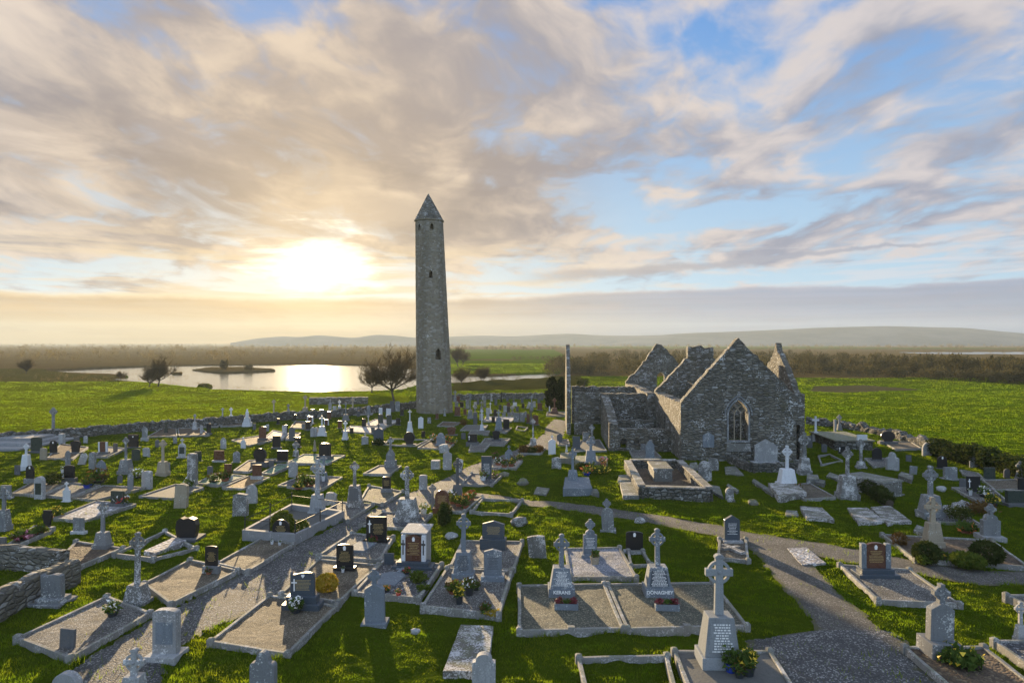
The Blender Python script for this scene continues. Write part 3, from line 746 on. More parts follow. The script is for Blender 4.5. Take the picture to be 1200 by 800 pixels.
# ------------------------------------------------------------------ survey: kerbed plots  (near-left, near-right, far-right, far-left, bed, options)
PLOTS = [
 # the big ones close by
 ((607, 748), (732, 745), (709, 691), (607, 693), 'olive_gravel', dict(near=1, mid=1, kz=.30, lab='large olive gravel plot, left half of the twin kerbed enclosure')),
 ((733.5, 745), (877, 742), (836, 689), (710.5, 691), 'olive_gravel', dict(near=1, mid=1, kz=.30, lab='large olive gravel plot, right half of the twin kerbed enclosure')),
 ((494, 717), (586, 728), (601, 674), (523, 671), 'grey_gravel', dict(near=1, kz=.26, lab='pale gravel plot holding pots in front of the ringed cross')),
 ((526, 668), (603, 671), (613, 637), (541, 636), 'grey_gravel', dict(near=1, kz=.22, lab='pale gravel plot before the wide blue-grey slab')),
 ((245, 757), (338, 772), (396, 714), (316, 701), 'tan_gravel', dict(near=1, kz=.2, lab='wide tan gravel plot below the blue-black headstone')),
 ((328, 701), (398, 711), (445, 666), (373, 659), 'tan_gravel', dict(near=1, kz=.2, lab='tan gravel plot with the round yellow bush')),
 ((371, 656), (446, 661), (462, 633), (412, 628), 'grey_gravel', dict(near=1, kz=.2, lab='grey gravel plot with a flat plaque, before the cross-carved black stone')),
 ((414, 700), (492, 707), (519, 666), (450, 660), 'dark_chips', dict(near=1, kz=.24, lab='dark grave with heart-shaped plaque and a strip of grass')),
 ((19, 752), (82, 777), (178, 722), (126, 702), 'grey_gravel', dict(near=1, kz=.22, lab='long grey gravel plot behind the lichen-covered celtic cross base')),
 ((168, 688), (200, 713), (281, 672), (223, 659), 'tan_gravel', dict(near=1, kz=.22, lab='tan gravel plot with small black headstone at its far end')),
 ((60, 668), (92, 668), (146, 645), (89, 637), 'brown_soil', dict(near=1, kz=.2, lab='brown kerbed plot at the foot of the slender celtic cross')),
 ((133, 652), (180, 658), (232, 645), (194, 624), 'grass', dict(near=1, kz=.18, lab='grassy kerbed plot with a speckled ledger inside it')),
 ((253, 664), (291, 674), (345, 641), (309, 632), 'tan_gravel', dict(near=1, kz=.2, lab='narrow tan gravel plot ending at the arched black headstone')),
 ((384, 601), (408, 614), (438, 593.5), (393, 590), 'grey_gravel', dict(near=1, lab='grey gravel plot in front of the dark-panelled lichen cross')),
 ((422, 588), (448, 594), (473, 578), (432, 571), 'olive_gravel', dict(near=1, lab='olive gravel plot behind the speckled celtic cross')),
 ((421, 619), (489, 623), (506, 606), (449, 602), 'dark_chips', dict(near=1, lab='dark chip plot under the speckled celtic cross')),
 ((514, 601), (545, 602), (566, 584), (529, 582), 'brown_soil', dict(near=1, lab='dark flower-filled plot behind the rounded brown headstone')),
 ((551, 602), (600, 605), (613, 588), (565, 586), 'grass', dict(near=1, lab='grassy kerbed plot beside the footpath')),
 ((540, 569), (577, 570.5), (589, 558), (552, 556), 'dark_chips', dict(near=1, lab='dark chip plot before the tall grey slab beside the lane')),
 ((576, 549.5), (605, 550.5), (613, 541), (579, 539), 'pink', dict(lab='pebbled plot crowded with ornaments before the pale cross-topped stone')),
 ((606, 532), (635, 532.5), (639, 525), (612, 524), 'brown_soil', dict(lab='kerbed plot planted with low brown shrubs')),
 ((549, 530), (568, 529), (575, 521.5), (552, 520.5), 'grey_gravel', dict()),
 ((562, 522.5), (591, 522.5), (598, 515), (568, 514.5), 'grey_gravel', dict()),
 ((335, 544), (385, 545), (405, 535), (356, 533.5), 'green_glass_chips', dict(lab='green glass-chip plot below the domed black headstone')),
 ((325, 570.5), (377, 575.5), (402, 560.5), (355, 558), 'dark_chips', dict(lab='dark chip plot with dried flowers behind the great pale cross')),
 ((425, 557), (458, 557.5), (471, 547.5), (444, 547), 'concrete_slab', dict(lab='flat slab plot below the house-shaped cross monument')),
 ((449, 522), (487, 524), (503, 516), (457, 515), 'grass', dict()),
 ((489, 526), (526, 528), (536, 517), (506, 516), 'brown_soil', dict()),
 ((162, 583.5), (203, 586), (240, 573), (206, 569), 'concrete_slab', dict(lab='pale slab plot behind the tall tan slab')),
 ((229, 568), (258, 570.5), (289, 559), (254, 555.5), 'green_glass_chips', dict(lab='pale green chip plot with dried flowers')),
 ((259.5, 573), (285, 574.5), (317, 561), (291, 559), 'orange_soil', dict(lab='rusty orange earth plot before the square brown stone')),
 ((13, 580), (50, 582), (83, 567), (40, 565), 'tan_gravel', dict()),
 ((51.5, 582), (83, 585.5), (119, 570), (84, 567), 'grey_gravel', dict()),
 ((84.5, 586), (112, 588), (172, 573), (121, 570.5), 'tan_gravel', dict()),
 ((62, 610), (100, 613), (161, 593), (113, 589), 'white_chips', dict(lab='white chip plot in front of the twin dark green stone')),
 ((8, 641), (24, 641), (62, 624), (41, 618), 'tan_gravel', dict(lab='small gravel plot of the dark urn-shaped stone')),
 ((55, 538), (85, 539.5), (104, 525), (71, 521), 'brown_soil', dict()),
 ((110, 536), (126, 537), (149, 526.5), (124, 524), 'concrete_slab', dict()),
 ((172, 513), (208, 512), (207, 503), (190, 503), 'brown_soil', dict()),
 ((209.5, 512), (246, 511), (236, 502.5), (208, 503), 'brown_soil', dict()),
 ((222, 502), (256, 500.5), (262, 495.5), (240, 496), 'grey_gravel', dict()),
 ((258, 500.5), (292, 499), (300, 493), (264, 495.5), 'brown_soil', dict()),
 ((271, 516.5), (291, 523), (319, 517), (304, 511), 'brown_soil', dict()),
 ((308, 515), (332, 515.5), (339, 508.5), (320, 505), 'white_chips', dict()),
 ((334, 515.5), (346, 515), (353, 508), (341, 508), 'grey_gravel', dict()),
 ((400, 506.5), (440, 509), (453, 502), (411, 500), 'white_chips', dict()),
 ((408, 486.5), (436, 486.5), (441, 481), (412, 480), 'white_chips', dict()),
 ((424, 500), (455, 500.5), (470, 494), (440, 492), 'white_chips', dict()),
 ((273, 553.5), (292, 554.5), (325, 539), (291, 541), 'brown_soil', dict()),
 ((305, 556.5), (319, 557.5), (346, 545.5), (326, 545), 'green_glass_chips', dict()),
 ((512, 500), (532, 500.5), (540, 496), (519, 495), 'brown_soil', dict()),
 ((539, 505), (567, 505.5), (572, 499), (546, 499), 'concrete_slab', dict()),
 ((566, 494.5), (600, 495), (604, 489.5), (570, 489), 'white_chips', dict()),
 ((549, 509), (573, 510), (574, 505.5), (551, 505.5), 'concrete_slab', dict()),
 ((583, 508), (593, 508), (600, 502), (590, 502), 'grey_gravel', dict()),
 ((604, 504), (615, 506), (619, 502), (606, 500), 'grass', dict()),
 ((640, 488), (662, 488), (662, 483), (641, 483), 'brown_soil', dict()),
 ((340, 502), (362, 503), (368, 495), (346, 494), 'brown_soil', dict()),
 # around the church
 ((840, 657), (878, 660), (875, 634), (842, 634), 'tan_gravel', dict(near=1, lab='gravel plot on which a broken stone cross lies')),
 ((667, 681), (747, 681), (727, 645), (661, 646), 'blue_chips', dict(near=1, kz=.22, lab='blue-grey chip plot before the celtic-topped headstone')),
 ((738, 666), (765, 665), (754, 648), (735, 648), 'grass', dict(near=1, lab='narrow grassy plot in front of the plain black headstone')),
 ((671, 530), (711, 529), (703, 516), (680, 517), 'concrete_slab', dict(lab='pale plot against the sacristy wall corner')),
 ((654, 522.5), (668, 522.5), (666, 516), (653, 516), 'dark_chips', dict()),
 ((741, 537), (775, 537), (767, 529), (737, 529), 'grey_gravel', dict()),
 # right hand side
 ((1027, 708), (1126, 713), (1066, 671), (982, 665), 'grey_gravel', dict(near=1, kz=.2, lab='grey gravel plot of the brown headstone with grey pillars')),
 ((1072, 660), (1206, 668), (1163, 636), (1032, 629), 'brown_soil', dict(near=1, kz=.22, lab='dark garden plot with clipped bushes and daffodils')),
 ((1118, 818), (1222, 818), (1153, 764), (1057, 764), 'brown_soil', dict(near=1, kz=.24, lab='bare earth plot in front of the stone with a leaning cross')),
 ((1222, 800), (1290, 800), (1222, 757), (1162, 757), 'dark_chips', dict(near=1, kz=.24, lab='dark chip plot cut by the right edge beside the earth plot')),
 ((1206, 717), (1260, 717), (1240, 703), (1176, 703), 'grey_gravel', dict(near=1, kz=.26, lab='kerbed plot behind the cross at the right edge')),
 ((942, 587), (980, 584.5), (948, 567), (923, 570.5), 'tan_gravel', dict(lab='tan gravel plot of the smooth pale celtic cross')),
 ((1049, 527.5), (1081, 526.5), (1068, 519), (1030, 517), 'tan_gravel', dict(lab='tan gravel plot below the black disc near the rubble wall')),
 ((1128, 558), (1155, 564), (1146, 556), (1124, 552), 'grey_gravel', dict()),
 ((1166, 577), (1198, 575), (1193, 563.5), (1150, 564.5), 'tan_gravel', dict()),
 ((1145, 590), (1180, 588.5), (1163, 574), (1114, 573), 'grey_gravel', dict()),
 ((1094, 613), (1153, 618), (1130, 605), (1071, 599), 'dark_chips', dict()),
 ((962, 546), (988, 541), (972, 533), (958, 535), 'grass', dict()),
 ((1023, 548), (1050, 547), (1038, 538), (1012, 538), 'grey_gravel', dict()),
 # bottom edge
 ((688, 832), (798, 832), (783, 774.5), (676, 776.5), 'grass', dict(near=1, kz=.22, lab='grassy kerbed plot cut by the bottom edge')),
 ((813, 834), (944, 834), (903, 769.5), (788, 769.5), 'concrete_slab', dict(near=1, kz=.26, lab='smooth concrete plot of the tallest celtic cross')),
]

# ------------------------------------------------------------------ survey: headstones  kind, x, base y, top y, width px, material, options
G, PA, WH, LI, TA, DK, BL = 'grey_limestone', 'pale_limestone', 'white_marble', 'lichen_limestone', 'tan_stone', 'dark_stone', 'blue_stone'
BK, BR, BG, GG = 'black_granite', 'brown_granite', 'blue_granite', 'green_granite'
STONES = [
 # ---- left, by the field wall
 ('rect', 71, 521, 508, 5, PA, dict(T=.4)),
 ('camber', 42, 530, 512, 12, GG, dict(b=.1)),
 ('rough', 50.5, 539.5, 524, 9, TA, dict(lm='the rough tan block')),
 ('round', 62.5, 531, 515.5, 8.6, BK, dict(b=.08, em='badge', lm='the round-topped black stone with a white badge')),
 ('flared', 88, 531, 516, 12, BK, dict(b=.12)),
 ('rect', 89.5, 517.5, 511, 6.5, DK, {}),
 ('round', 35, 567, 545, 10, BK, dict(b=.3, bm=G, em='badge')),
 ('gothic', 79.5, 546.5, 528, 6.5, G, {}),
 ('gable', 95, 544.5, 530, 8.5, PA, dict(lean=.32, lab='pale slab leaning steeply to one side near the field wall', lm='the steeply leaning pale slab')),
 ('round', 107, 551, 530, 6.5, G, dict(T=.3)),
 ('camber', 81, 566, 545, 12, BK, dict(b=.3, bm=DK, lm='the arched black stone with a white vase')),
 ('gothic', 118, 563, 539, 11.5, BL, dict(lab='tall blue-grey pointed slab with dried flowers at its foot', lm='the tall blue-grey pointed slab')),
 ('round', 45, 584.5, 558, 10.5, PA, dict(inset=GG, T=.3, lab='pale round-topped stone with a long dark green panel', lm='the pale stone with a dark panel')),
 ('trefoil', 78, 588.5, 565, 8.5, WH, dict(b=.1, fin=1, lab='small white cross-topped stone with a low white base', lm='the small white cross-topped stone')),
 ('rect', 6.5, 583, 568, 12.5, G, dict(b=.1)),
 ('urn', 55, 622, 598, 12.5, BK, dict(b=.2, bm=PA, lab='dark stepped urn-shaped headstone on a pale base', lm='the dark urn-shaped headstone')),
 ('rect', 92, 624.5, 606, 13.5, G, dict(b=.15, bm=WH, lm='the square grey stone on a white base')),
 ('rect', 2, 652, 629, 10, DK, {}),
 ('gable', 169.5, 516.5, 500, 6.5, G, dict(b=.25, bm=PA)),
 ('rect', 156, 525, 509, 12.5, BK, dict(b=.1, em='heart', lm='the large square black stone near the field wall')),
 ('rect', 120.5, 531, 517, 10.5, BR, dict(pil=WH, b=.15)),
 ('camber', 159, 539, 526, 9.5, GG, {}),
 ('rough', 171.5, 535.5, 524, 9, PA, dict(lean=-.08)),
 ('round', 213, 536.5, 514.5, 8.4, PA, dict(inset=GG, fin=1, b=.08, lab='pale arched stone with small cross on top and dark inset', lm='the pale arched stone with a dark inset')),
 ('camber', 224.5, 570, 531, 10.2, LI, dict(T=.35, lab='tall narrow lichen-blotched slab standing like a pillar', lm='the tall narrow lichen slab')),
 ('shoulder', 152.5, 573.5, 549, 6.5, G, dict(fin=1)),
 ('camber', 171, 573, 552, 11, PA, dict(T=.3, lm='the pale squared stone with rounded corners')),
 ('rough', 210.5, 594.5, 567, 14.5, TA, dict(T=.35, lean=.04, lab='weathered tan slab, tall and slightly tilted, on open grass', lm='the tall tan slab')),
 ('rect', 137, 593, 575, 16, GG, dict(b=.2, lab='wide dark green stone split into two tablets', lm='the twin dark green stone')),
 ('heart', 217, 633, 607, 24, BK, dict(T=.45, b=.12, lab='broad uneven black boulder-like headstone on open grass', lm='the uneven black headstone')),
 ('round', 236, 508, 498, 3.2, PA, {}),
 ('camber', 244.5, 509.5, 496, 5.2, BK, dict(b=.2)),
 ('gothic', 261.7, 525, 512, 6.6, PA, {}),
 ('shoulder', 285, 525, 512, 6, WH, dict(fin=1)),
 ('camber', 307.5, 515, 499, 8.2, BR, dict(b=.15)),
 ('rect', 324, 526, 510, 9, BK, dict(b=.15, lm='the black stone with a pale side')),
 ('rect', 333.5, 508, 498, 5.5, PA, {}),
 ('rect', 232, 541, 529, 8, GG, dict(b=.1)),
 ('rect', 256.5, 541, 528, 11.6, BR, dict(b=.13, bm=PA, lm='the low wide brown stone on a white base')),
 ('round', 277, 542, 529, 8, G, dict(b=.06)),
 ('disc', 304.5, 546, 525, 15.5, BK, dict(b=.25, lm='the big disc-shaped black stone')),
 ('rect', 331, 541.5, 528, 12.5, BK, dict(b=.15)),
 ('rect', 267, 561, 543, 8.2, BR, dict(b=.28, bm=WH, lab='small rusty brown headstone on a white base', lm='the rusty brown headstone')),
 ('rect', 301, 561, 544, 10.5, BR, dict(b=.22, bm=PA, lm='the square brown stone')),
 ('rough', 280.5, 604.5, 578, 17, LI, dict(T=.35, lab='squat lichen-speckled slab alone on the sunlit grass', lm='the squat speckled slab')),
 ('gothic', 294, 589.5, 567, 12, PA, dict(T=.28, lab='pale pointed slab just behind the squat speckled slab', lm='the pale pointed slab')),
 ('round', 329, 636, 609, 20, BK, dict(b=.12, em='badge', let='gold_lettering', near=1, lab='arched black headstone with white emblem below the railed plot', lm='the arched black headstone below the railed plot')),
 ('rect', 366, 485.5, 479, 4, BK, {}),
 ('rect', 377, 488.5, 479.5, 4, BR, {}),
 ('gothic', 386.7, 481, 468, 3.6, PA, dict(fin=1)),
 ('rect', 392, 486.5, 475.5, 4.2, PA, {}),
 ('rect', 385.7, 491.5, 482, 4.6, BR, {}),
 ('camber', 345, 493, 485, 4.2, BK, {}),
 ('rect', 363.2, 496, 487, 7.4, BR, dict(pil=WH)),
 ('rect', 360.7, 503, 493, 5.6, BK, {}),
 ('rect', 398.2, 502, 493, 4.6, BR, {}),
 ('shoulder', 365.5, 512, 500.5, 4, PA, dict(T=.4)),
 ('shoulder', 369.8, 512, 500.5, 3.6, PA, dict(T=.4)),
 ('gable', 342, 517, 500, 6.8, DK, dict(lm='the dark grey gabled stone')),
 ('rect', 335, 508, 497.5, 4, BK, {}),
 ('rect', 348.5, 524, 512, 7, BK, {}),
 ('camber', 380.5, 537.5, 519, 13.6, BK, dict(b=.2, T=.25, lab='big black headstone with curved top over green chips', lm='the big black stone over green chips')),
 ('round', 343, 558.5, 541, 10, PA, dict(T=.22, lm='the plain pale round-topped slab')),
 ('rough', 385, 592.5, 577, 12.5, PA, dict(lean=.22, T=.3, lab='squat pale slab tilted beside the great pale cross', lm='the squat tilted pale slab')),
 ('round', 432, 485.5, 475, 4, G, {}),
 ('rect', 446, 486.5, 478, 4.2, WH, {}),
 ('camber', 426.5, 500, 490.5, 5, BK, {}),
 ('lowgable', 427.3, 521, 508, 7.4, PA, dict(fin=1, T=.3, lm='the pale slab with a small cross on top')),
 ('gable', 443.5, 521.5, 501, 11.5, BG, dict(b=.22, fin=1, lab='dark blue-grey gabled headstone with a cross finial', lm='the dark gabled stone with a finial')),
 ('rect', 455, 488.5, 479, 5.6, WH, dict(lean=.04)),
 ('rect', 459.7, 483, 470.5, 5.2, DK, {}),
 ('camber', 466, 483, 471, 5.4, G, {}),
 ('camber', 446, 496, 485.5, 6, GG, {}),
 ('camber', 456, 498, 486, 6, GG, {}),
 ('rect', 466.5, 498, 490, 5, BK, {}),
 ('gable', 493, 501.5, 488, 6, WH, dict(lab='clean white gabled slab on grass below the round tower', lm='the clean white gabled slab')),
 ('disc', 479.7, 522, 506, 13.2, BK, dict(b=.12, lab='black disc-shaped headstone below the tall white spire', lm='the black disc stone')),
 ('shoulder', 516.5, 522, 507, 10, BL, dict(b=.08, lm='the shouldered blue-grey stone')),
 ('rect', 536, 488.5, 477.5, 6.6, BR, {}),
 ('flared', 529, 510, 500, 11, BR, dict(b=.1)),
 ('rect', 553.5, 521, 508.5, 11, BK, dict(b=.25, T=.25, em='cross', lab='wide black headstone with white carved cross at its left side', lm='the wide black stone with a carved cross')),
 ('rough', 520.5, 531.5, 521, 10.5, PA, dict(lean=-.15, T=.45)),
 ('gable', 524, 551, 529, 10, PA, dict(T=.22, lab='tall pale pointed slab beside a small square block', lm='the tall pale pointed slab by the lane')),
 ('rect', 510, 550, 540, 10, PA, dict(T=.6, lab='small cube of pale stone next to the tall pointed slab', lm='the small pale cube')),
 ('rough', 537.5, 553, 537, 8, LI, dict(lean=.1)),
 ('rect', 541, 477.5, 471, 4.2, BK, dict(T=.3)),
 ('rect', 557, 497.5, 483, 4.6, DK, {}),
 ('camber', 453, 577, 558.5, 10, BK, dict(b=.25, bm=G, let='gold_lettering', near=1, lab='small black headstone with gold lettering over olive gravel', lm='the small black gold-lettered stone')),
 ('camber', 495.7, 574, 557, 8.8, PA, dict(T=.3, lab='plain pale slab with clipped corners beside the lane bend', lm='the plain pale slab at the lane bend')),
 ('round', 518, 601.5, 574.5, 16, BR, dict(b=.25, near=1, let='gold_lettering', T=.22, lab='large rounded brown-grey headstone joined by a small ring cross', lm='the rounded brown headstone')),
 ('rect', 570, 560.5, 534, 12, BG, dict(T=.25, let='white_lettering', lab='tall dark grey slab at the far end of a chip plot', lm='the tall dark slab by the lane')),
 ('rect', 593.3, 503, 491, 7.2, BK, dict(b=.1)),
 ('rect', 605, 494.5, 483.5, 6.2, G, {}),
 ('rect', 612, 494.5, 483.5, 6.2, G, {}),
 ('flared', 581.5, 516, 504, 9, BK, dict(b=.15, lm='the flared black stone')),
 ('shoulder', 596.5, 541.5, 522, 8.8, BL, dict(fin=1, b=.06, T=.25, lab='pale blue shouldered stone with cross finial above an ornamented plot', lm='the pale blue cross-topped stone')),
 ('gable', 647, 532, 514, 8.6, WH, dict(fin=1, T=.3, lab='white pointed stone with small cross, nearest the church path', lm='the white pointed stone by the church path')),
 ('gable', 656, 517, 507, 6, DK, {}),
 ('rough', 652.3, 549.5, 536, 11.4, LI, dict(T=.4, lab='blocky lichen-white stone on grass near the flowered bed', lm='the blocky lichen stone')),
 ('camber', 627.7, 498, 486.5, 6.6, BR, {}),
 ('rect', 619, 496, 485, 3.6, BR, {}),
 # ---- far cluster right of the tower
 ('rect', 537, 472.5, 464, 4, BR, {}),
 ('rect', 547.8, 479, 468, 4, G, {}),
 ('camber', 557, 478.5, 470.5, 3.4, PA, {}),
 ('rect', 568, 477, 464.5, 3.2, G, {}),
 ('rect', 572, 485, 478, 5, PA, {}),
 ('rect', 581, 474.5, 465.5, 3.4, DK, {}),
 ('round', 596, 476, 471, 4.2, BR, {}),
 ('rect', 603.5, 475.5, 471, 4.4, WH, {}),
 ('rect', 592, 482.5, 475, 4.2, PA, {}),
 ('rect', 595.8, 484, 476.5, 3.6, BK, {}),
 ('round', 580.5, 488.5, 479.5, 4.6, BK, {}),
 ('rect', 590.5, 488, 483, 4, G, {}),
 ('rect', 597, 488, 483, 4.4, G, {}),
 ('rect', 618.3, 478.5, 470.5, 3, PA, dict(lean=.3)),
 ('rect', 632.5, 480.5, 472, 5.4, BR, {}),
 ('camber', 631.5, 472.5, 466, 3.2, DK, {}),
 ('rect', 626, 477, 470, 3.4, PA, {}),
 ('rect', 560, 474, 466, 3, DK, {}),
 ('rect', 586, 480, 474, 3.4, GG, {}),
 ('rect', 549, 466.5, 461, 3, DK, {}),
 ('camber', 612, 472, 466, 3, DK, {}),
 # ---- by the church
 ('rect', 675.5, 525, 510.5, 8.8, BG, dict(b=.1, lab='plain dark blue-grey stone before the sacristy wall', lm='the plain dark blue-grey stone')),
 ('rect', 686.5, 517, 506, 7, G, {}),
 ('gothic', 762, 537.5, 516.5, 10, BL, dict(b=.06, T=.25, lab='tall blue-grey pointed slab behind the walled tomb', lm='the pointed slab behind the walled tomb')),
 ('rect', 753.7, 529, 520, 5.6, G, {}),
 ('round', 713, 622, 584, 14, G, dict(T=.25, b=.06, ringtop=1, lean=-.05, lab='grey rounded stone with a small ring cross on top, above the footpath', lm='the grey stone with a ring cross on top')),
 ('rough', 630.5, 652, 626.5, 21, LI, dict(T=.22, lean=-.12, near=1, lab='leaning rectangular slab freckled with white lichen', lm='the leaning freckled slab')),
 ('shoulder', 691.5, 652, 607, 16, BL, dict(b=.12, ringtop=1, near=1, let='white_lettering', T=.22, lab='pale blue-grey lettered stone with a ringed cross head', lm='the pale lettered stone with a ringed head')),
 ('camber', 743.5, 648, 622.5, 19.5, BK, dict(b=.12, bm=PA, em='badge', near=1, lab='plain black headstone alone on the grass right of the blue chips', lm='the plain black headstone')),
 ('gable', 858.5, 635, 604, 17.5, BG, dict(b=.08, bm=PA, near=1, T=.25, let='white_lettering', lab='dark pointed headstone with pale edges beside the path fork', lm='the dark pointed stone by the path fork')),
 ('round', 855.5, 585.5, 571, 9, LI, dict(T=.25, lab='small rounded speckled stone on the grass before the church', lm='the small rounded speckled stone')),
 ('round', 826.5, 563.5, 540, 15, LI, dict(T=.25, lm='the rounded lichen slab by the walled tomb')),
 ('rough', 836.5, 551, 537, 12, LI, dict(T=.25)),
 ('gable', 898, 542.5, 514.5, 26, PA, dict(b=.06, T=.3, lab='wide pale gabled memorial slab against the church gable', lm='the wide pale memorial on the gable')),
 # ---- near, middle
 ('rect', 441, 635, 605.5, 24, BK, dict(b=.12, bm=BK, em='cross', let='gold_lettering', near=1, basew=1.2, lab='wide black headstone with carved white cross and gold lettering', lm='the wide black stone with a white cross')),
 ('camber', 404, 668.5, 638, 20, BK, dict(b=.14, let='gold_lettering', em='badge', near=1, basew=1.3, lab='upright black headstone with gold lettering behind the yellow bush', lm='the black stone behind the yellow bush')),
 ('lowgable', 484.5, 665, 625.5, 29, BR, dict(pil=WH, b=.2, bm=BG, let='gold_lettering', em='badge', near=1, step=1, roof=1, lab='brown tablet between white pillars with dark crosses under a flat roof', lm='the brown tablet between white pillars')),
 ('wave', 354.5, 712, 670, 28.5, BG, dict(b=.36, near=1, em='heart', let='gold_lettering', step=1, basew=1.25, cross=1, lab='blue-black headstone with wavy top and a white crucifix', lm='the blue-black wavy headstone')),
 ('gable', 439, 733.5, 684, 23, BL, dict(b=.1, near=1, ringtop=1, T=.22, lab='blue-grey gabled stone topped by a celtic cross, alone on grass', lm='the gabled stone with a celtic top')),
 ('lowgable', 578, 641.5, 609, 26, BG, dict(b=.38, near=1, let='gold_lettering', T=.22, basew=1.16, lab='wide blue-grey slab on a high base behind pale gravel', lm='the wide blue-grey slab')),
 ('lowgable', 577.5, 680, 643, 21, BL, dict(b=.18, near=1, let='dark_lettering', em='', T=.2, lab='blue-grey stone with an incised celtic cross beside the tall cross', lm='the incised blue-grey stone')),
 ('trefoil', 307, 814, 764, 30, G, dict(near=1, T=.24, lab='grey trefoil-topped stone cut by the bottom edge', lm='the trefoil stone at the bottom edge')),
 ('shoulder', 567, 815, 768, 27, PA, dict(near=1, T=.26, lab='pale squared stone with clipped shoulders at the bottom edge, beside the ledger')),
 ('rect', 456, 661.5, 648, 11.5, BG, dict(near=1, T=.1, lab='small plain dark tablet beside the brown tablet monument')),
 # ---- left, near
 ('camber', 247.5, 671, 639, 15, BK, dict(b=.28, bm=G, let='gold_lettering', near=1, basew=1.3, lab='slim black headstone on a grey base at the end of tan gravel', lm='the slim black stone on a grey base')),
 ('wave', 60, 707, 672, 25, G, dict(b=.22, near=1, T=.25, step=1, basew=1.2, lab='grey headstone with a scrolled edge below the rough enclosure wall', lm='the grey scroll-edged headstone')),
 ('camber', 192.5, 771, 715, 29, PA, dict(near=1, inset=BL, b=.1, T=.3, lab='broad pale stone with a smooth grey inset at the lane edge', lm='the broad pale stone at the lane edge')),
 ('rect', 78, 758, 735, 18, DK, dict(near=1, T=.12, lean=.05, lab='small dark tablet standing inside the long grey gravel plot')),
 ('round', 75.5, 842, 789, 33, PA, dict(near=1, T=.26, lab='pale round-topped stone barely showing at the bottom edge')),
 # ---- right
 ('rect', 1010, 527, 509, 12, WH, dict(T=.1, em='cross', lab='white memorial tablet fixed before the vault front', lm='the white tablet of the vault')),
 ('disc', 1041, 519.5, 505, 16, BK, dict(b=.18, lab='black disc-shaped headstone in front of the rubble wall', lm='the black disc by the rubble wall')),
 ('round', 1028, 539, 524, 10.5, BK, dict(b=.1)),
 ('trefoil', 1047, 551, 530, 14, PA, dict(T=.3, lm='the pale stone with scalloped top')),
 ('rect', 979, 506, 491.5, 2.4, PA, dict(T=.2)),
 ('gothic', 1087, 533.5, 518, 10, PA, dict(T=.25, lm='the pale pointed stone under the right hedge')),
 ('round', 1104.5, 549, 534, 11, BK, dict(b=.06, em='badge', lm='the round-topped black stone on the right')),
 ('rect', 1115, 562, 548, 14, G, dict(b=.08, T=.3)),
 ('rect', 1160, 563, 548, 12, GG, dict(b=.1)),
 ('rect', 1141.5, 577, 558, 14.5, BK, dict(b=.06, em='cross', lm='the square black stone with a white vase')),
 ('rect', 1191, 593, 575, 18, GG, dict(b=.2, T=.3)),
 ('rect', 1197, 575, 560, 7, BK, {}),
 ('shoulder', 1163, 633, 590, 19, G, dict(b=.18, bm=PA, ringtop=1, T=.35, lab='grey panelled stone with a small celtic cross top above the garden plot', lm='the grey panelled stone above the garden plot')),
 ('camber', 1027, 675, 636, 34, BR, dict(pil=BL, b=.24, bm=BG, near=1, let='gold_lettering', em='badge', step=1, basew=1.1, lab='brown headstone between two plain grey pillars beside the path', lm='the brown stone between grey pillars')),
 ('gable', 1104, 768, 706, 27, G, dict(b=.28, near=1, ringtop=1, T=.32, lean=.03, lab='heavy grey gabled stone with a small leaning cross on top', lm='the heavy gabled stone by the earth plot')),
 ('round', 655, 515, 508, 5, DK, {}),
 ('camber', 1141, 547, 536, 9, G, dict(ringtop=1)),
 # ---- more small ones in the rows further back
 ('rect', 382.5, 498.5, 491, 5.6, BR, dict(pil=WH)),
 ('camber', 355.5, 503, 496, 4, G, {}),
 ('camber', 535, 479, 470.5, 3.8, G, {}),
 ('rect', 564, 492.5, 484.5, 4.4, PA, {}),
 ('round', 571.5, 491.5, 484.5, 3.6, PA, {}),
 ('rect', 545, 487, 480, 3.6, BR, {}),
 ('rect', 608.5, 491, 484.5, 3.6, DK, {}),
 ('gothic', 616, 489, 481.5, 3.2, G, {}),
 ('rect', 578, 494, 488, 4, BK, {}),
 ('rect', 613, 478, 472.5, 3, BK, {}),
 ('rect', 606, 481.5, 476, 3.4, DK, {}),
 ('round', 566, 468.5, 463.5, 2.6, PA, {}),
 ('rect', 594.5, 470, 465, 2.8, DK, {}),
 ('rect', 640.5, 476.5, 471, 3, G, {}),
 ('rect', 635, 469, 464.5, 2.6, DK, {}),
 ('rect', 986.5, 532, 522, 7, BK, dict(em='cross')),
 ('rect', 949, 524, 510, 6, DK, {}),
 ('camber', 966, 530, 520, 6, DK, {}),
 ('rect', 1129, 573, 561, 8, DK, {}),
 ('rect', 1070, 556, 546, 8, G, dict(lean=.1)),
 ('round', 1180, 560, 549, 7, DK, {}),
 ('rect', 1065, 541, 533, 6, DK, {}),
 ('rect', 437, 507, 500, 4.2, DK, {}),
 ('rect', 412, 508, 501, 4, BK, {}),
 ('rect', 420, 488, 481, 3.6, DK, {}),
 ('rect', 471, 488, 481, 4, BK, {}),
 ('rect', 298, 503, 496, 3.6, DK, {}),
 ('camber', 313, 505, 497, 4, G, {}),
 ('rect', 326, 497, 490, 3.4, BK, {}),
 ('rect', 352, 487, 481, 3.2, DK, {}),
 ('rect', 205, 520, 511, 4.4, G, {}),
 ('round', 184, 524, 515, 4.6, DK, {}),
 ('rect', 135, 529, 519, 5, DK, {}),
 ('round', 100, 519, 510, 4.6, PA, {}),
 ('rect', 20, 556, 545, 6, DK, {}),
 ('round', 140, 566, 556, 5.5, DK, dict(lean=.06)),
 ('rect', 196, 552, 542, 6, G, {}),
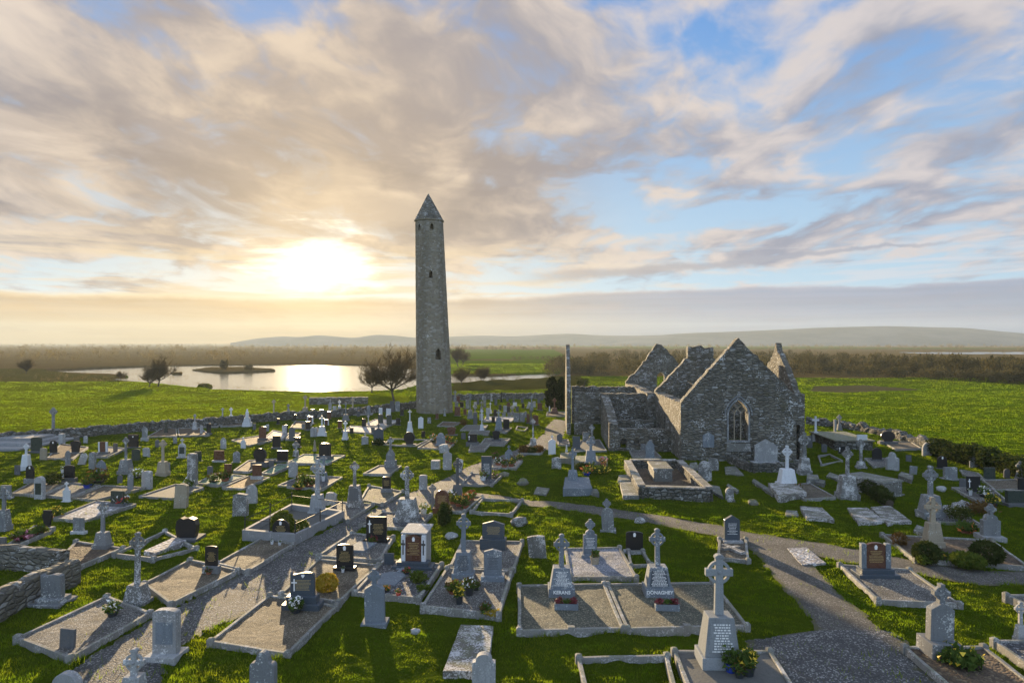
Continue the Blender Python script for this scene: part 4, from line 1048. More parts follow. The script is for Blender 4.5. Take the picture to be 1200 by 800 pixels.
 ('camber', 246, 556, 546, 6.5, DK, {}),
 ('rect', 318, 548, 539, 6, DK, {}),
 ('rect', 496, 512, 505, 4.4, BK, {}),
 ('camber', 543, 514.5, 507, 5, DK, {}),
 ('rect', 503, 496, 489, 4, G, {}),
 ('rect', 512, 491.5, 485, 3.6, BR, {}),
]

# ------------------------------------------------------------------ survey: crosses   x, base y, top y, arm width px, pedestal top y, pedestal width px, material, options
CROSSES = [
 (58, 515, 478, 9, 503.5, 17, G, dict(lab='tall grey celtic cross on a stepped base beside the field wall', lm='the tall grey cross by the field wall')),
 (28, 551, 520, 7, 533, 10, WH, dict(lab='ornate white cross on a narrow pedestal at the left edge', lm='the ornate white cross at the left')),
 (116.5, 643, 588, 12.5, 624, 18, G, dict(lab='slender worn celtic cross on a square pedestal beside a brown plot', lm='the slender worn celtic cross')),
 (1, 622, 572, 12, 598, 14, G, dict(lab='worn grey cross cut by the left edge of the picture')),
 (144.5, 556, 513, 7.5, 539, 15, G, dict(lm='the plain grey cross on a broad block')),
 (188.5, 558, 516, 9, 541.5, 13, TA, dict(lab='brownish celtic cross on a tall block in sunlit grass', lm='the brownish celtic cross')),
 (194, 506.5, 494, 4, 501, 3.5, GG, {}),
 (227.5, 503.5, 485, 3.6, 494, 5, PA, {}),
 (260, 497, 477.5, 3.4, 488.5, 5, PA, {}),
 (270, 493, 477.5, 4.2, 486.5, 5.4, WH, {}),
 (320, 492, 468, 4.6, 484, 6, TA, dict(lm='the thin cross near the field wall')),
 (337.5, 487.5, 473, 3.6, 479, 4, G, {}),
 (356.8, 485, 463, 5, 477, 7, TA, {}),
 (397.5, 484, 468.5, 3.6, 475, 4.6, WH, {}),
 (404.5, 493, 471, 3.6, 485.5, 7.6, G, {}),
 (413, 482, 466, 4.4, 478, 5, TA, {}),
 (404, 515.5, 493.5, 5, 505, 6.4, WH, dict(lm='the small white ring cross')),
 (431.5, 497, 486, 3, 495, 3, PA, {}),
 (346, 535, 517, 8, 528, 6.5, LI, {}),
 (370, 606, 539, 16.6, 581, 19, PA, dict(near=1, pw2=24, lab='great pale celtic cross on a tapered block inside the railed plot', lm='the great pale cross')),
 (378.5, 563, 533, 7.5, 553, 9, BL, dict(lab='blue-grey celtic cross close behind the great pale cross', lm='the blue-grey cross behind the great one')),
 (414.3, 595, 542, 11, 570, 18, LI, dict(panel=DK, lab='lichen-crusted cross with a dark panel on its pedestal', lm='the dark-panelled lichen cross')),
 (475.5, 612, 548, 16, 586, 30, LI, dict(near=1, lab='speckled celtic cross on a broad dark stepped pedestal', lm='the speckled celtic cross')),
 (507, 596, 567, 9, 0, 0, G, dict(lab='small ring cross fixed beside the rounded brown headstone')),
 (535.5, 585, 537, 11, 568, 14, DK, dict(near=1, lab='tall dark celtic cross where the lane meets the footpath', lm='the tall dark cross at the lane')),
 (521, 488.5, 479.5, 3, 485.5, 3, PA, {}),
 (551, 491, 461.5, 4, 480.5, 6.5, G, dict(lm='the tall pillar cross behind the black plots')),
 (556.5, 490, 473.5, 5, 483, 5, LI, {}),
 (564.6, 504.5, 479.5, 3.4, 497, 5, WH, dict(lm='the thin white cross on a dark block')),
 (564.3, 483, 470, 4, 477, 4, LI, {}),
 (584.5, 505, 480, 5.6, 489, 9, BL, dict(ring=0, lab='blue-grey cross on a broad tapering block beside a black stone', lm='the cross on a broad tapering block')),
 (625, 523, 490.5, 6.4, 513.5, 9.5, LI, dict(lab='tall lichen-white celtic cross rising from the shrubby plot', lm='the lichen cross of the shrubby plot')),
 (650, 484, 466, 5, 477.5, 9, BR, dict(lab='brown celtic cross in front of the dark yew trees', lm='the brown cross before the yews')),
 (533.4, 471, 457.5, 3.8, 465, 4.6, BL, {}),
 (574.5, 484.5, 471.5, 2.6, 480, 4, WH, dict(ring=0)),
 (576, 470, 461, 3, 467, 3, PA, {}),
 (587.5, 471, 459, 3.6, 468, 2.4, BK, dict(lab='thin black cross at the back wall', ring=0)),
 (602, 471.5, 463, 3, 468.5, 3, DK, {}),
 (600.5, 487, 474.5, 5, 482, 4.6, LI, {}),
 (622.5, 497, 480, 4, 488, 4, DK, {}),
 (623, 480.5, 463, 3.8, 472, 4.4, BL, {}),
 (694, 517.5, 497, 7, 511, 8, LI, {}),
 (693, 546, 511.5, 10.5, 528, 15.5, BL, dict(near=1, pw2=16, lab='celtic cross on a tall pyramid base above a daffodil bed', lm='the celtic cross above the daffodil bed')),
 (671.8, 571, 526, 9.8, 551.5, 15, BL, dict(near=1, lab='celtic cross standing on a low chest before the flowered bed', lm='the celtic cross on a low chest')),
 (658.5, 700, 628, 18.6, 667, 31, BL, dict(near=1, let='white_lettering', name='KERANS', lab='blue-grey celtic cross, left one of the twin plots', lm='the left twin cross')),
 (773.5, 700, 621.5, 19, 666, 33.5, BL, dict(near=1, let='white_lettering', panel=BG, name='DONAGHEY', lab='blue-grey celtic cross with a dark lettered panel, right twin plot', lm='the right twin cross')),
 (847.5, 785, 653.5, 32.5, 726, 48, 'smooth_blue', dict(near=1, let='white_lettering', panel='smooth_blue', lab='tallest celtic cross, with sharp ring openings and lettered panel', lm='the tallest celtic cross')),
 (542.5, 679, 603.5, 17, 648, 26, BL, dict(near=1, let='dark_lettering', lab='tall blue-grey celtic cross behind the pots on pale gravel', lm='the tall blue-grey celtic cross')),
 (155, 711, 625, 19.5, 687, 28, LI, dict(near=1, lab='heavily lichened celtic cross on a dark block beside tan gravel', lm='the heavily lichened celtic cross')),
 (150.5, 840, 763, 25, 795, 31, PA, dict(near=1, lab='pale celtic cross cut by the bottom edge, left of the lane', lm='the pale celtic cross at the bottom edge')),
 (957, 518, 488, 8, 506, 8, WH, dict(ring=0, lm='the plain white cross behind the lichen cross')),
 (945, 556, 506.5, 14, 537, 14.5, LI, dict(near=1, lab='tall lichened celtic cross just off the church corner', lm='the lichened cross by the church corner')),
 (925.5, 571.5, 522, 11.6, 550, 22, WH, dict(near=1, lab='smooth pale celtic cross on a flared base in front of the church', lm='the smooth pale celtic cross')),
 (1011, 549, 515, 10, 541, 11, LI, dict(lm='the white lichened cross near the vault')),
 (997, 585, 524, 12.5, 558, 23, LI, dict(near=1, lab='knobbly lichened cross on a bell-shaped base by the dark hedge', lm='the knobbly lichened cross')),
 (984.5, 504.5, 486, 6, 497, 5.5, G, {}),
 (1096, 606, 546, 17, 581, 25, G, dict(near=1, lab='grey celtic cross on a broad block behind another cross', lm='the broad-based grey cross')),
 (1098, 641, 582.5, 18, 613, 21, TA, dict(near=1, thin=1, lab='weathered brown-headed cross in front of the broad-based grey cross', lm='the brown-headed cross')),
 (1198, 563, 541, 9, 552, 9, G, {}),
 (1199.5, 753, 706, 13, 734, 13.5, PA, dict(near=1, lab='pale cross on a square block cut by the right edge', lm='the pale cross at the right edge')),
]
stone_mat('smooth_blue', (0.25, 0.27, 0.28), 0.0, stain=0.3)
gravel('pink', (0.30, 0.22, 0.17), (0.46, 0.36, 0.29), (0.62, 0.55, 0.50), 9)

# ------------------------------------------------------------------ footprints into the turf mask
for nm, mt, prs in PATHS:
    for (a, b), (c, d) in zip(prs[:-1], prs[1:]):
        mask_poly([P(*a), P(*b), P(*d), P(*c)])
for q in PLOTS:
    if q[4] != 'grass': BEDS.append(([P(*q[i]) for i in range(4)], q[5].get('kz', .17) - .07))
    if q[4] != 'grass': mask_poly([P(*q[i]) for i in range(4)])
CH_O = np.array([15.1, 61.1]); CA = R(3.5)
CU = np.array([math.cos(CA), -math.sin(CA)]); CV = np.array([math.sin(CA), math.cos(CA)])
def chw(s, v): p = CH_O + CU * s + CV * v; return (float(p[0]), float(p[1]))
mask_poly([chw(0, 0), chw(10.8, 0), chw(10.8, 15), chw(8, 36), chw(-.9, 36), chw(-.9, 28), chw(-9.9, 28), chw(-9.9, 16.8), chw(-5.9, 16.8), chw(-5.9, 5.3), chw(0, 5.3)])

# ------------------------------------------------------------------ ground: one sheet to the horizon
def ground_mat():
    m, T, b, out = new_mat('ground')
    p = wpos(T)
    at = T.n('ShaderNodeAttribute', attribute_name='soil').outputs['Color']
    n1 = T.noise(p, 0.35, 5, 0.6); n2 = T.noise(p, 4.5, 4, 0.6); n3 = T.noise(T.vm('MULTIPLY', p, (0.02, 0.06, 1.0)), 1.0, 5, 0.6)
    k = T.m('ADD', T.m('ADD', T.m('MULTIPLY', n1, 0.55), T.m('MULTIPLY', n2, 0.55)), T.m('MULTIPLY', n3, 0.5))
    col = T.vm('SCALE', at, scale=T.m('ADD', 0.22, k))
    col = T.mix(T.m('MULTIPLY', T.ss(n2, 0.55, 0.75), 0.25), col, (0.11, 0.10, 0.03))
    h = T.m('ADD', T.m('MULTIPLY', T.noise(p, 2.2, 3, 0.7), 1.0), T.m('MULTIPLY', T.noise(p, 9.0, 3, 0.7), 0.5))
    nrm = bump(T, h, 1.0, 0.5)
    d = T.n('ShaderNodeBsdfDiffuse'); T.set(d.inputs[0], col); T.set(d.inputs['Normal'], nrm)
    t = T.n('ShaderNodeBsdfTranslucent'); T.set(t.inputs[0], T.vm('MULTIPLY', col, (1.3, 1.15, 0.7))); T.set(t.inputs['Normal'], nrm)
    ms = T.n('ShaderNodeMixShader'); ms.inputs[0].default_value = 0.4
    T.t.links.new(d.outputs[0], ms.inputs[1]); T.t.links.new(t.outputs[0], ms.inputs[2])
    T.t.links.new(ms.outputs[0], out.inputs[0]); T.t.nodes.remove(b)
ground_mat()

def soil_colour(x, y):
    n = len(x)
    px = 600 + F * x / np.maximum(y, 1); py = HOR + F * HCAM / np.maximum(y, 1)
    w1 = (fbm(x / 14, y / 14, 21, 3) - .5); w2 = (fbm(x / 14, y / 14, 31, 3) - .5)
    px = px + w1 * 14; py = py + w2 * 2.2
    col = np.empty((n, 3)); col[:] = (0.070, 0.110, 0.010)
    def put(poly, c):
        k = inpoly(px, py, poly) & (y > 1); col[k] = c
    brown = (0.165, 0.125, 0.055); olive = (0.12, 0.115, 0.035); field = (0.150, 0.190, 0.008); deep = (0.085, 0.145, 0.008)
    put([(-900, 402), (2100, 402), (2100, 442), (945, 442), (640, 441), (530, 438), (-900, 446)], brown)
    put([(-900, 446), (140, 445.5), (240, 453.5), (330, 458.5), (480, 459), (480, 470), (330, 482), (0, 514), (-900, 540)], field)
    put([(-900, 430), (40, 432), (100, 438), (230, 446), (150, 447), (-900, 449)], olive)
    put([(525, 409), (650, 409.5), (668, 418), (668, 434), (640, 437), (525, 437)], (0.095, 0.150, 0.010))
    put([(525, 421), (600, 420.3), (645, 420.6), (600, 422.4)], olive)
    put([(530, 446), (600, 441), (680, 440), (690, 458), (530, 459)], (0.085, 0.085, 0.020))
    put([(530, 459), (690, 457), (690, 470), (530, 470)], (0.100, 0.145, 0.010))
    put([(925, 448), (1100, 450), (1300, 456), (2100, 470), (2100, 700), (1200, 560), (1090, 527), (945, 492)], deep)
    put([(950, 452), (1010, 450), (1080, 455), (990, 459), (950, 458)], (0.13, 0.125, 0.07))
    put([(540, 403.5), (760, 403.2), (1010, 404.4), (1000, 406.5), (640, 406)], (0.085, 0.125, 0.012))
    put([(690, 405.8), (1040, 406.6), (1200, 407.5), (1200, 409), (700, 408.5)], (0.10, 0.12, 0.015))
    return col

def tufts(X, Y):
    a = fbm(X / 1.3, Y / 0.9, 41, 3); b = fbm(X / .50, Y / .40, 43, 2)
    return 0.24 * (a - .5) + 0.20 * (b - .5) * np.clip(a * 2 - .3, .2, 1.2)
def build_ground():
    ox, oy = 0.0, -8.0
    rs = [20.0]
    while rs[-1] < 11000:
        r = rs[-1]
        rs.append(r + (0.0048 * r if r < 140 else (0.007 * r if r < 700 else 0.04 * r)))
    rs = np.array(rs)
    fine = np.linspace(R(-50), R(50), 560)
    coarse = np.linspace(R(50), R(310), 60)[1:-1]
    ang = np.concatenate([fine, coarse])
    na, nr = len(ang), len(rs)
    A, Rr = np.meshgrid(ang, rs)
    X = (ox + Rr * np.sin(A)).ravel(); Y = (oy + Rr * np.cos(A)).ravel()
    Z = zbase(X, Y)
    mk = mask_at(X, Y)
    D = np.hypot(X, Y)
    near = np.clip((150 - D) / 70, 0, 1)
    tuft = tufts(X, Y)
    Z = Z + tuft * near * (1 - mk) - mk * 0.03
    lk = inpoly(X, Y, LAKE_G)
    for isl in ISLES_G: lk &= ~inpoly(X, Y, isl)
    fw = inpoly(X, Y, [P(*p) for p in FARWATER])
    Z = np.where(lk | fw, -1.2, Z)
    Z = np.where((D > 900) & ~fw, Z * 0.2, Z)
    inner = len(X)
    X = np.append(X, 0.0); Y = np.append(Y, oy); Z = np.append(Z, 0.0)
    idx = np.arange(na * nr).reshape(nr, na)
    a = idx[:-1]; b = idx[1:]
    f = np.stack([a, np.roll(a, -1, 1), np.roll(b, -1, 1), b], -1).reshape(-1, 4)
    cap = np.stack([np.full(na, inner), np.roll(idx[0], -1), idx[0], idx[0]], -1)
    o = raw('ground', np.stack([X, Y, Z], 1), np.concatenate([f[:, ::-1]]), 'ground', smooth=True)
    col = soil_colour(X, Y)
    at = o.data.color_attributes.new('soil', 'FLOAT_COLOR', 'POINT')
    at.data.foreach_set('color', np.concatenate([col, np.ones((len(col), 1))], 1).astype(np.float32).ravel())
    tag(o, 'rolling green ground of the graveyard and the fields around it', 'ground', kind='structure')
build_ground()

def water_mat():
    m, T, b, out = new_mat('water')
    p = wpos(T)
    b.inputs['Base Color'].default_value = (0.03, 0.035, 0.035, 1); b.inputs['Roughness'].default_value = 0.10
    b.inputs['IOR'].default_value = 1.33; b.inputs['Specular IOR Level'].default_value = 1.0
    h = T.m('ADD', T.noise(T.vm('MULTIPLY', p, (0.6, 1.6, 1.0)), 1.1, 4), T.m('MULTIPLY', T.noise(T.vm('MULTIPLY', p, (0.05, 0.12, 1.0)), 1.0, 3), 0.6))
    T.set(b.inputs['Normal'], bump(T, h, 0.22, 0.12))
water_mat()
def sheet(name, pts, z, mat, label, cat):
    o = MB().add([(p[0], p[1], z) for p in pts], [tuple(range(len(pts)))]).build(name, mat)
    return tag(o, label, cat, kind='structure')
xs = [p[0] for p in LAKE_G]; ys = [p[1] for p in LAKE_G]
sheet('lake', [(min(xs) - 25, min(ys) - 6), (max(xs) + 12, min(ys) - 6), (max(xs) + 25, max(ys) + 12), (min(xs) - 80, max(ys) + 12)], -0.55, 'water', 'pale lake shining below the low sun', 'lake')
fw = [P(*p) for p in FARWATER]
sheet('distant_water', [(fw[0][0] - 40, fw[2][1] - 20), (fw[1][0] + 60, fw[2][1] - 20), (fw[1][0] + 60, fw[0][1] + 40), (fw[0][0] - 40, fw[0][1] + 40)], -0.30, 'water', 'thin strip of far water on the right before the hill', 'lake')

# paths
for k, (nm, mt, prs) in enumerate(PATHS):
    vs, fs = [], []
    nc = 7
    prev = None
    rows = []
    for (a, b), (c, d) in zip(prs[:-1], prs[1:]):
        pa, pb, pc, pd = [np.array(P(*q)) for q in (a, b, c, d)]
        ln = max(np.linalg.norm(pc - pa), np.linalg.norm(pd - pb)); n = max(2, int(ln / .35))
        for i in range(n): rows.append((pa + (pc - pa) * i / n, pb + (pd - pb) * i / n))
    rows.append((np.array(P(*prs[-1][0])), np.array(P(*prs[-1][1]))))
    for L, Rt in rows:
        j1, j2 = [(float(vn(np.array([q[0] / .8]), np.array([q[1] / .8]), 5 + k)[0]) - .5) * .28 for q in (L, Rt)]
        dv = (Rt - L) / max(np.linalg.norm(Rt - L), 1e-6)
        L = L + dv * (j1 - .12); Rt = Rt + dv * (j2 + .12)
        for c in range(nc):
            q = L + (Rt - L) * c / (nc - 1)
            crown = 0.03 * (1 - (2 * c / (nc - 1) - 1) ** 2)
            vs.append((q[0], q[1], zh1(q[0], q[1]) - 0.012 + 0.006 * k + crown))
    for i in range(len(rows) - 1):
        for c in range(nc - 1):
            o = i * nc + c; fs.append((o, o + 1, o + nc + 1, o + nc))
    o = raw(nm, vs, fs, mt, smooth=True)
    at = o.data.attributes.new('edge', 'FLOAT', 'POINT')
    ev = np.tile(np.abs(2 * np.arange(nc) / (nc - 1) - 1) ** 2, len(rows))
    if nm != 'footpath': ev = ev * .8
    at.data.foreach_set('value', ev.astype(np.float32))
    tag(o, {'gravel_lane': 'grey gravel lane winding between the kerbed graves', 'footpath': 'narrow gravel footpath crossing the grass', 'gravel_apron': 'loose gravel patch where the path meets the bottom edge'}[nm], 'path', kind='structure')

# hills on the horizon: real ridges some kilometres away
def hill_mat():
    m, T, b, out = new_mat('hill')
    p = wpos(T)
    n = T.noise(T.vm('MULTIPLY', p, (0.004, 0.004, 0.01)), 1.0, 6, 0.6)
    T.set(b.inputs['Base Color'], T.mix(T.ss(n, 0.35, 0.65), (0.055, 0.070, 0.075), (0.10, 0.11, 0.115))); b.inputs['Roughness'].default_value = 1.0; b.inputs['Specular IOR Level'].default_value = 0.0  # blue cast of distant haze put into the hill colour
hill_mat()
def hill(name, prof, d0, depth, label):
    """prof: list of (px, py) of the skyline; the ridge stands d0..d0+depth metres off"""
    pr = np.array(prof, float)
    xs_ = np.linspace(pr[0, 0], pr[-1, 0], 160)
    hy = np.interp(xs_, pr[:, 0], pr[:, 1])
    ker = np.hanning(15); ker /= ker.sum()
    hy = np.convolve(np.pad(hy, 7, mode='edge'), ker, 'valid')
    nv = 14; v = []
    for j in range(nv):
        t = j / (nv - 1); D = d0 + depth * t
        prof_t = math.sin(min(1, t * 1.5) * math.pi / 2) ** 1.3 if t < .667 else math.cos((t - .667) / .333 * math.pi / 2)
        dr = d0 + depth * .667
        top = (HOR - hy) * dr / F + HCAM
        X = (xs_ - 600) * D / F
        rough = (fbm(X / 170, np.full_like(X, D) / 170, 77, 4) - .5) * 11 * prof_t * (1 if t < .6 else 0)
        Z = np.maximum(-5, top * prof_t + rough * np.clip(top / 60, 0, 1) - 3)
        v.append(np.stack([X, np.full_like(X, D), Z], 1))
    v = np.concatenate(v); n = len(xs_)
    i = np.arange((nv - 1) * n).reshape(nv - 1, n)[:, :-1]
    f = np.stack([i, i + 1, i + n + 1, i + n], -1).reshape(-1, 4)
    o = raw(name, v, f, 'hill', smooth=True)
    tag(o, label, 'hill', kind='structure')
hill('hill', [(700, 401), (760, 393), (800, 389.5), (850, 388), (900, 386), (960, 383), (1040, 381), (1090, 382.5), (1130, 383), (1180, 388), (1220, 391), (1300, 396), (1400, 401)], 2600, 800, 'long smooth blue hill on the right horizon')
hill('hill', [(380, 401), (470, 397), (540, 393), (570, 392), (600, 393.5), (640, 391), (668, 389.8), (700, 392), (740, 392.5), (800, 391), (860, 394), (930, 400)], 2750, 600, 'low far ridge behind the round tower')
hill('hill', [(270, 401), (300, 395.5), (330, 393), (352, 394), (372, 391.5), (390, 393), (415, 395), (440, 391), (460, 392), (490, 395), (540, 401)], 2450, 500, 'three faint humps below the sun')

# ------------------------------------------------------------------ rough stone walls
def wall_strip(mb, pts, h, th, seed=1, rough=.10, step=.35, z0=-.25, hs=None):
    rg = random.Random(seed)
    path = []
    for i in range(len(pts) - 1):
        a, b = np.array(pts[i][:2]), np.array(pts[i + 1][:2]); n = max(1, int(np.linalg.norm(b - a) / step))
        for k in range(n): path.append((a + (b - a) * k / n, i + k / n))
    path.append((np.array(pts[-1][:2]), len(pts) - 1.0))
    secs = []
    for i, (p, u) in enumerate(path):
        q0 = path[max(i - 1, 0)][0]; q1 = path[min(i + 1, len(path) - 1)][0]
        d = (q1 - q0) / max(np.linalg.norm(q1 - q0), 1e-6); nn = np.array([-d[1], d[0]])
        hh = (hs[int(u)] + (hs[min(int(u) + 1, len(hs) - 1)] - hs[int(u)]) * (u - int(u))) if hs else h
        zb = zh1(p[0], p[1])
        j = lambda s: rg.uniform(-s, s)
        t = hh + j(rough)
        w = th / 2
        row = []
        for off, z in ((-w * 1.08, z0), (-w * 1.03, t * .5), (-w * .95, t * .93), (-w * .45, t + abs(j(rough * .6))), (w * .45, t + abs(j(rough * .6))), (w * .95, t * .93), (w * 1.03, t * .5), (w * 1.08, z0)):
            e = nn * (off + j(rough * .35)); row.append((p[0] + e[0] + d[0] * j(.05), p[1] + e[1] + d[1] * j(.05), zb + z + j(rough * .25) * (z > 0)))
        secs.append(row)
    k = 8; vs = [v for r_ in secs for v in r_]
    fs = [(i * k + c, i * k + (c + 1) % k, (i + 1) * k + (c + 1) % k, (i + 1) * k + c) for i in range(len(secs) - 1) for c in range(k)]
    fs += [tuple(range(k)), tuple((len(secs) - 1) * k + c for c in reversed(range(k)))]
    return mb.add(vs, fs)
def wall_thing(name, px, h, th, label, seed, rough=.1, mat='field_wall_stone', step=.35, hs=None, lm=None, cat='wall', at=None):
    pts = [P(*p) for p in px]
    o = wall_strip(MB(), pts, h, th, seed, rough, step, hs=hs).build(name, mat)
    tag(o, label, cat)
    a = at or px[len(px) // 2]
    note(o, a[0], a[1], label, label, lm)
    return o
wall_thing('field_wall', [(-120, 535), (0, 520), (110, 510.5), (190, 503.5), (240, 500), (330, 492), (400, 487.5), (470, 480.5), (492, 478)], 1.05, .7, 'long rough field wall closing the graveyard on the left', 3, .14, lm='the long field wall')
wall_thing('back_wall', [(528, 469), (580, 467.5), (640, 467), (668, 467)], 1.05, .7, 'low dark wall behind the far graves, between tower and yews', 4, .12, lm='the back wall by the yews')
wall_thing('enclosure_wall', [(363, 473.5), (390, 473.2), (431, 472.8)], 1.15, 1.6, 'low blocky stone enclosure beyond the field wall, below the sun', 5, .05, 'church_masonry', lm='the enclosure beyond the field wall')
wall_thing('rubble_wall', [(946, 497), (985, 500.5), (1010, 505), (1050, 513), (1080, 521), (1094, 528)], .75, .9, 'tumbled rubble wall running right from the church', 6, .26, step=.45, lm='the tumbled rubble wall')
wall_thing('rough_wall', [(-40, 664), (10, 664.5), (76, 671)], 1.05, .55, 'thick rough wall of a family plot, its far side, at the left edge', 7, .06, 'church_masonry')
wall_thing('rough_wall', [(88, 681.5), (40, 702), (0, 722), (-40, 742)], 1.05, .6, 'thick rough wall of a family plot, its near side, at the left edge', 8, .06, 'church_masonry', lm='the rough enclosure wall at the left', at=(50, 690))

# ------------------------------------------------------------------ the round tower
def cut(o, cutter):
    """carve real openings, then throw the cutter away"""
    md = o.modifiers.new('cut', 'BOOLEAN'); md.operation = 'DIFFERENCE'; md.object = cutter; md.solver = 'EXACT'
    bpy.context.view_layer.update()
    dg = bpy.context.evaluated_depsgraph_get()
    me = bpy.data.meshes.new_from_object(o.evaluated_get(dg))
    o.modifiers.remove(md); o.data = me
    bpy.data.objects.remove(cutter)
def tower():
    t = thing('round_tower', (TW[0], TW[1], zh1(*TW) - .3), label='tall tapering stone round tower with a conical cap, leaning slightly', cat='tower')
    def lean(mb):
        mb.v = [(x - .95 * max(z, 0) / 32, y, z) for x, y, z in mb.v]; return mb
    n, prof = 72, []
    ZC = 28.4
    rg = random.Random(3)
    for i in range(80):
        z = -0.4 + (ZC + .4) * i / 79; prof.append((2.70 - .62 * max(z, 0) / ZC + (rg.uniform(-.012, .012)), z))
    b = lean(MB().lathe(prof, n)).build('wall', 'tower_masonry', t, smooth=True)
    lean(MB().lathe([(2.06, ZC + .003), (2.20, ZC + .10), (2.22, ZC + .26), (2.0, ZC + .262)], n)).build('cornice', 'tower_masonry', t)
    lean(MB().lathe([(2.16, ZC + .265), (1.55, ZC + 1.45), (.95, ZC + 2.6), (.42, ZC + 3.6), (.03, ZC + 4.3)], n)).build('cap', 'church_masonry', t, smooth=False)
    k = .127
    m = MB()
    for px, pyb, pyt, w in ((513.2, 424.5, 411.2, .86), (504.6, 330.8, 322.2, .55), (506.3, 275.4, 267.5, .55), (488.9, 275.2, 267.6, .5)):
        z0, z1 = HCAM + (HOR - pyb) * k + .1, HCAM + (HOR - pyt) * k + .1
        cx = (px - 600) * (k - .0032) - TW[0]
        h = z1 - z0
        ang = math.asin(max(-1, min(1, (cx + .95 * (z0 / 32)) / 2.4)))
        mm = MB().prism([(-w * .5, 0), (w * .5, 0), (w * .42, h * .72), (0.0, h), (-w * .42, h * .72)], -3.4, -1.2)
        ca, sa = math.cos(ang), math.sin(ang)
        vs = [(x * ca - y * sa - .95 * (z0 / 32), x * sa + y * ca, z + z0 + .3) for x, y, z in mm.v]
        m.add(vs, mm.f)
    c = m.build('cutter', 'void', t)
    cut(b, c)
    return t
note(tower(), 509, 487, 'round tower', lm='the round tower')

# ------------------------------------------------------------------ the ruined church
def rag(p0, p1, step, amp, rg):
    """a broken masonry edge from p0 to p1 (end points kept)"""
    n = max(1, int(math.hypot(p1[0] - p0[0], p1[1] - p0[1]) / step)); out = [p0]
    for i in range(1, n):
        t = i / n
        out.append((p0[0] + (p1[0] - p0[0]) * t + rg.uniform(-amp, amp) * .6, p0[1] + (p1[1] - p0[1]) * t + rg.uniform(-amp, amp)))
    return out
def ragpoly(pts, amp, rg, step=.33):
    """pts: (x, z, ragged-edge-to-next)"""
    out = []
    for i, p in enumerate(pts):
        q = pts[(i + 1) % len(pts)]
        out += rag((p[0], p[1]), (q[0], q[1]), step, amp, rg) if p[2] else [(p[0], p[1])]
    return out
def pointed(cx, w, z0, zs, zt, n=8):
    h = zt - zs
    r = [(cx + w / 2 * math.cos(math.pi / 2 * (i / n) ** 1.25) if False else cx + w / 2 * (1 - (i / n) ** 1.8), zs + h * (i / n) ** .85) for i in range(n + 1)]
    l = [(2 * cx - x, z) for x, z in r[:-1][::-1]]
    return [(cx - w / 2, z0), (cx + w / 2, z0)] + r + l
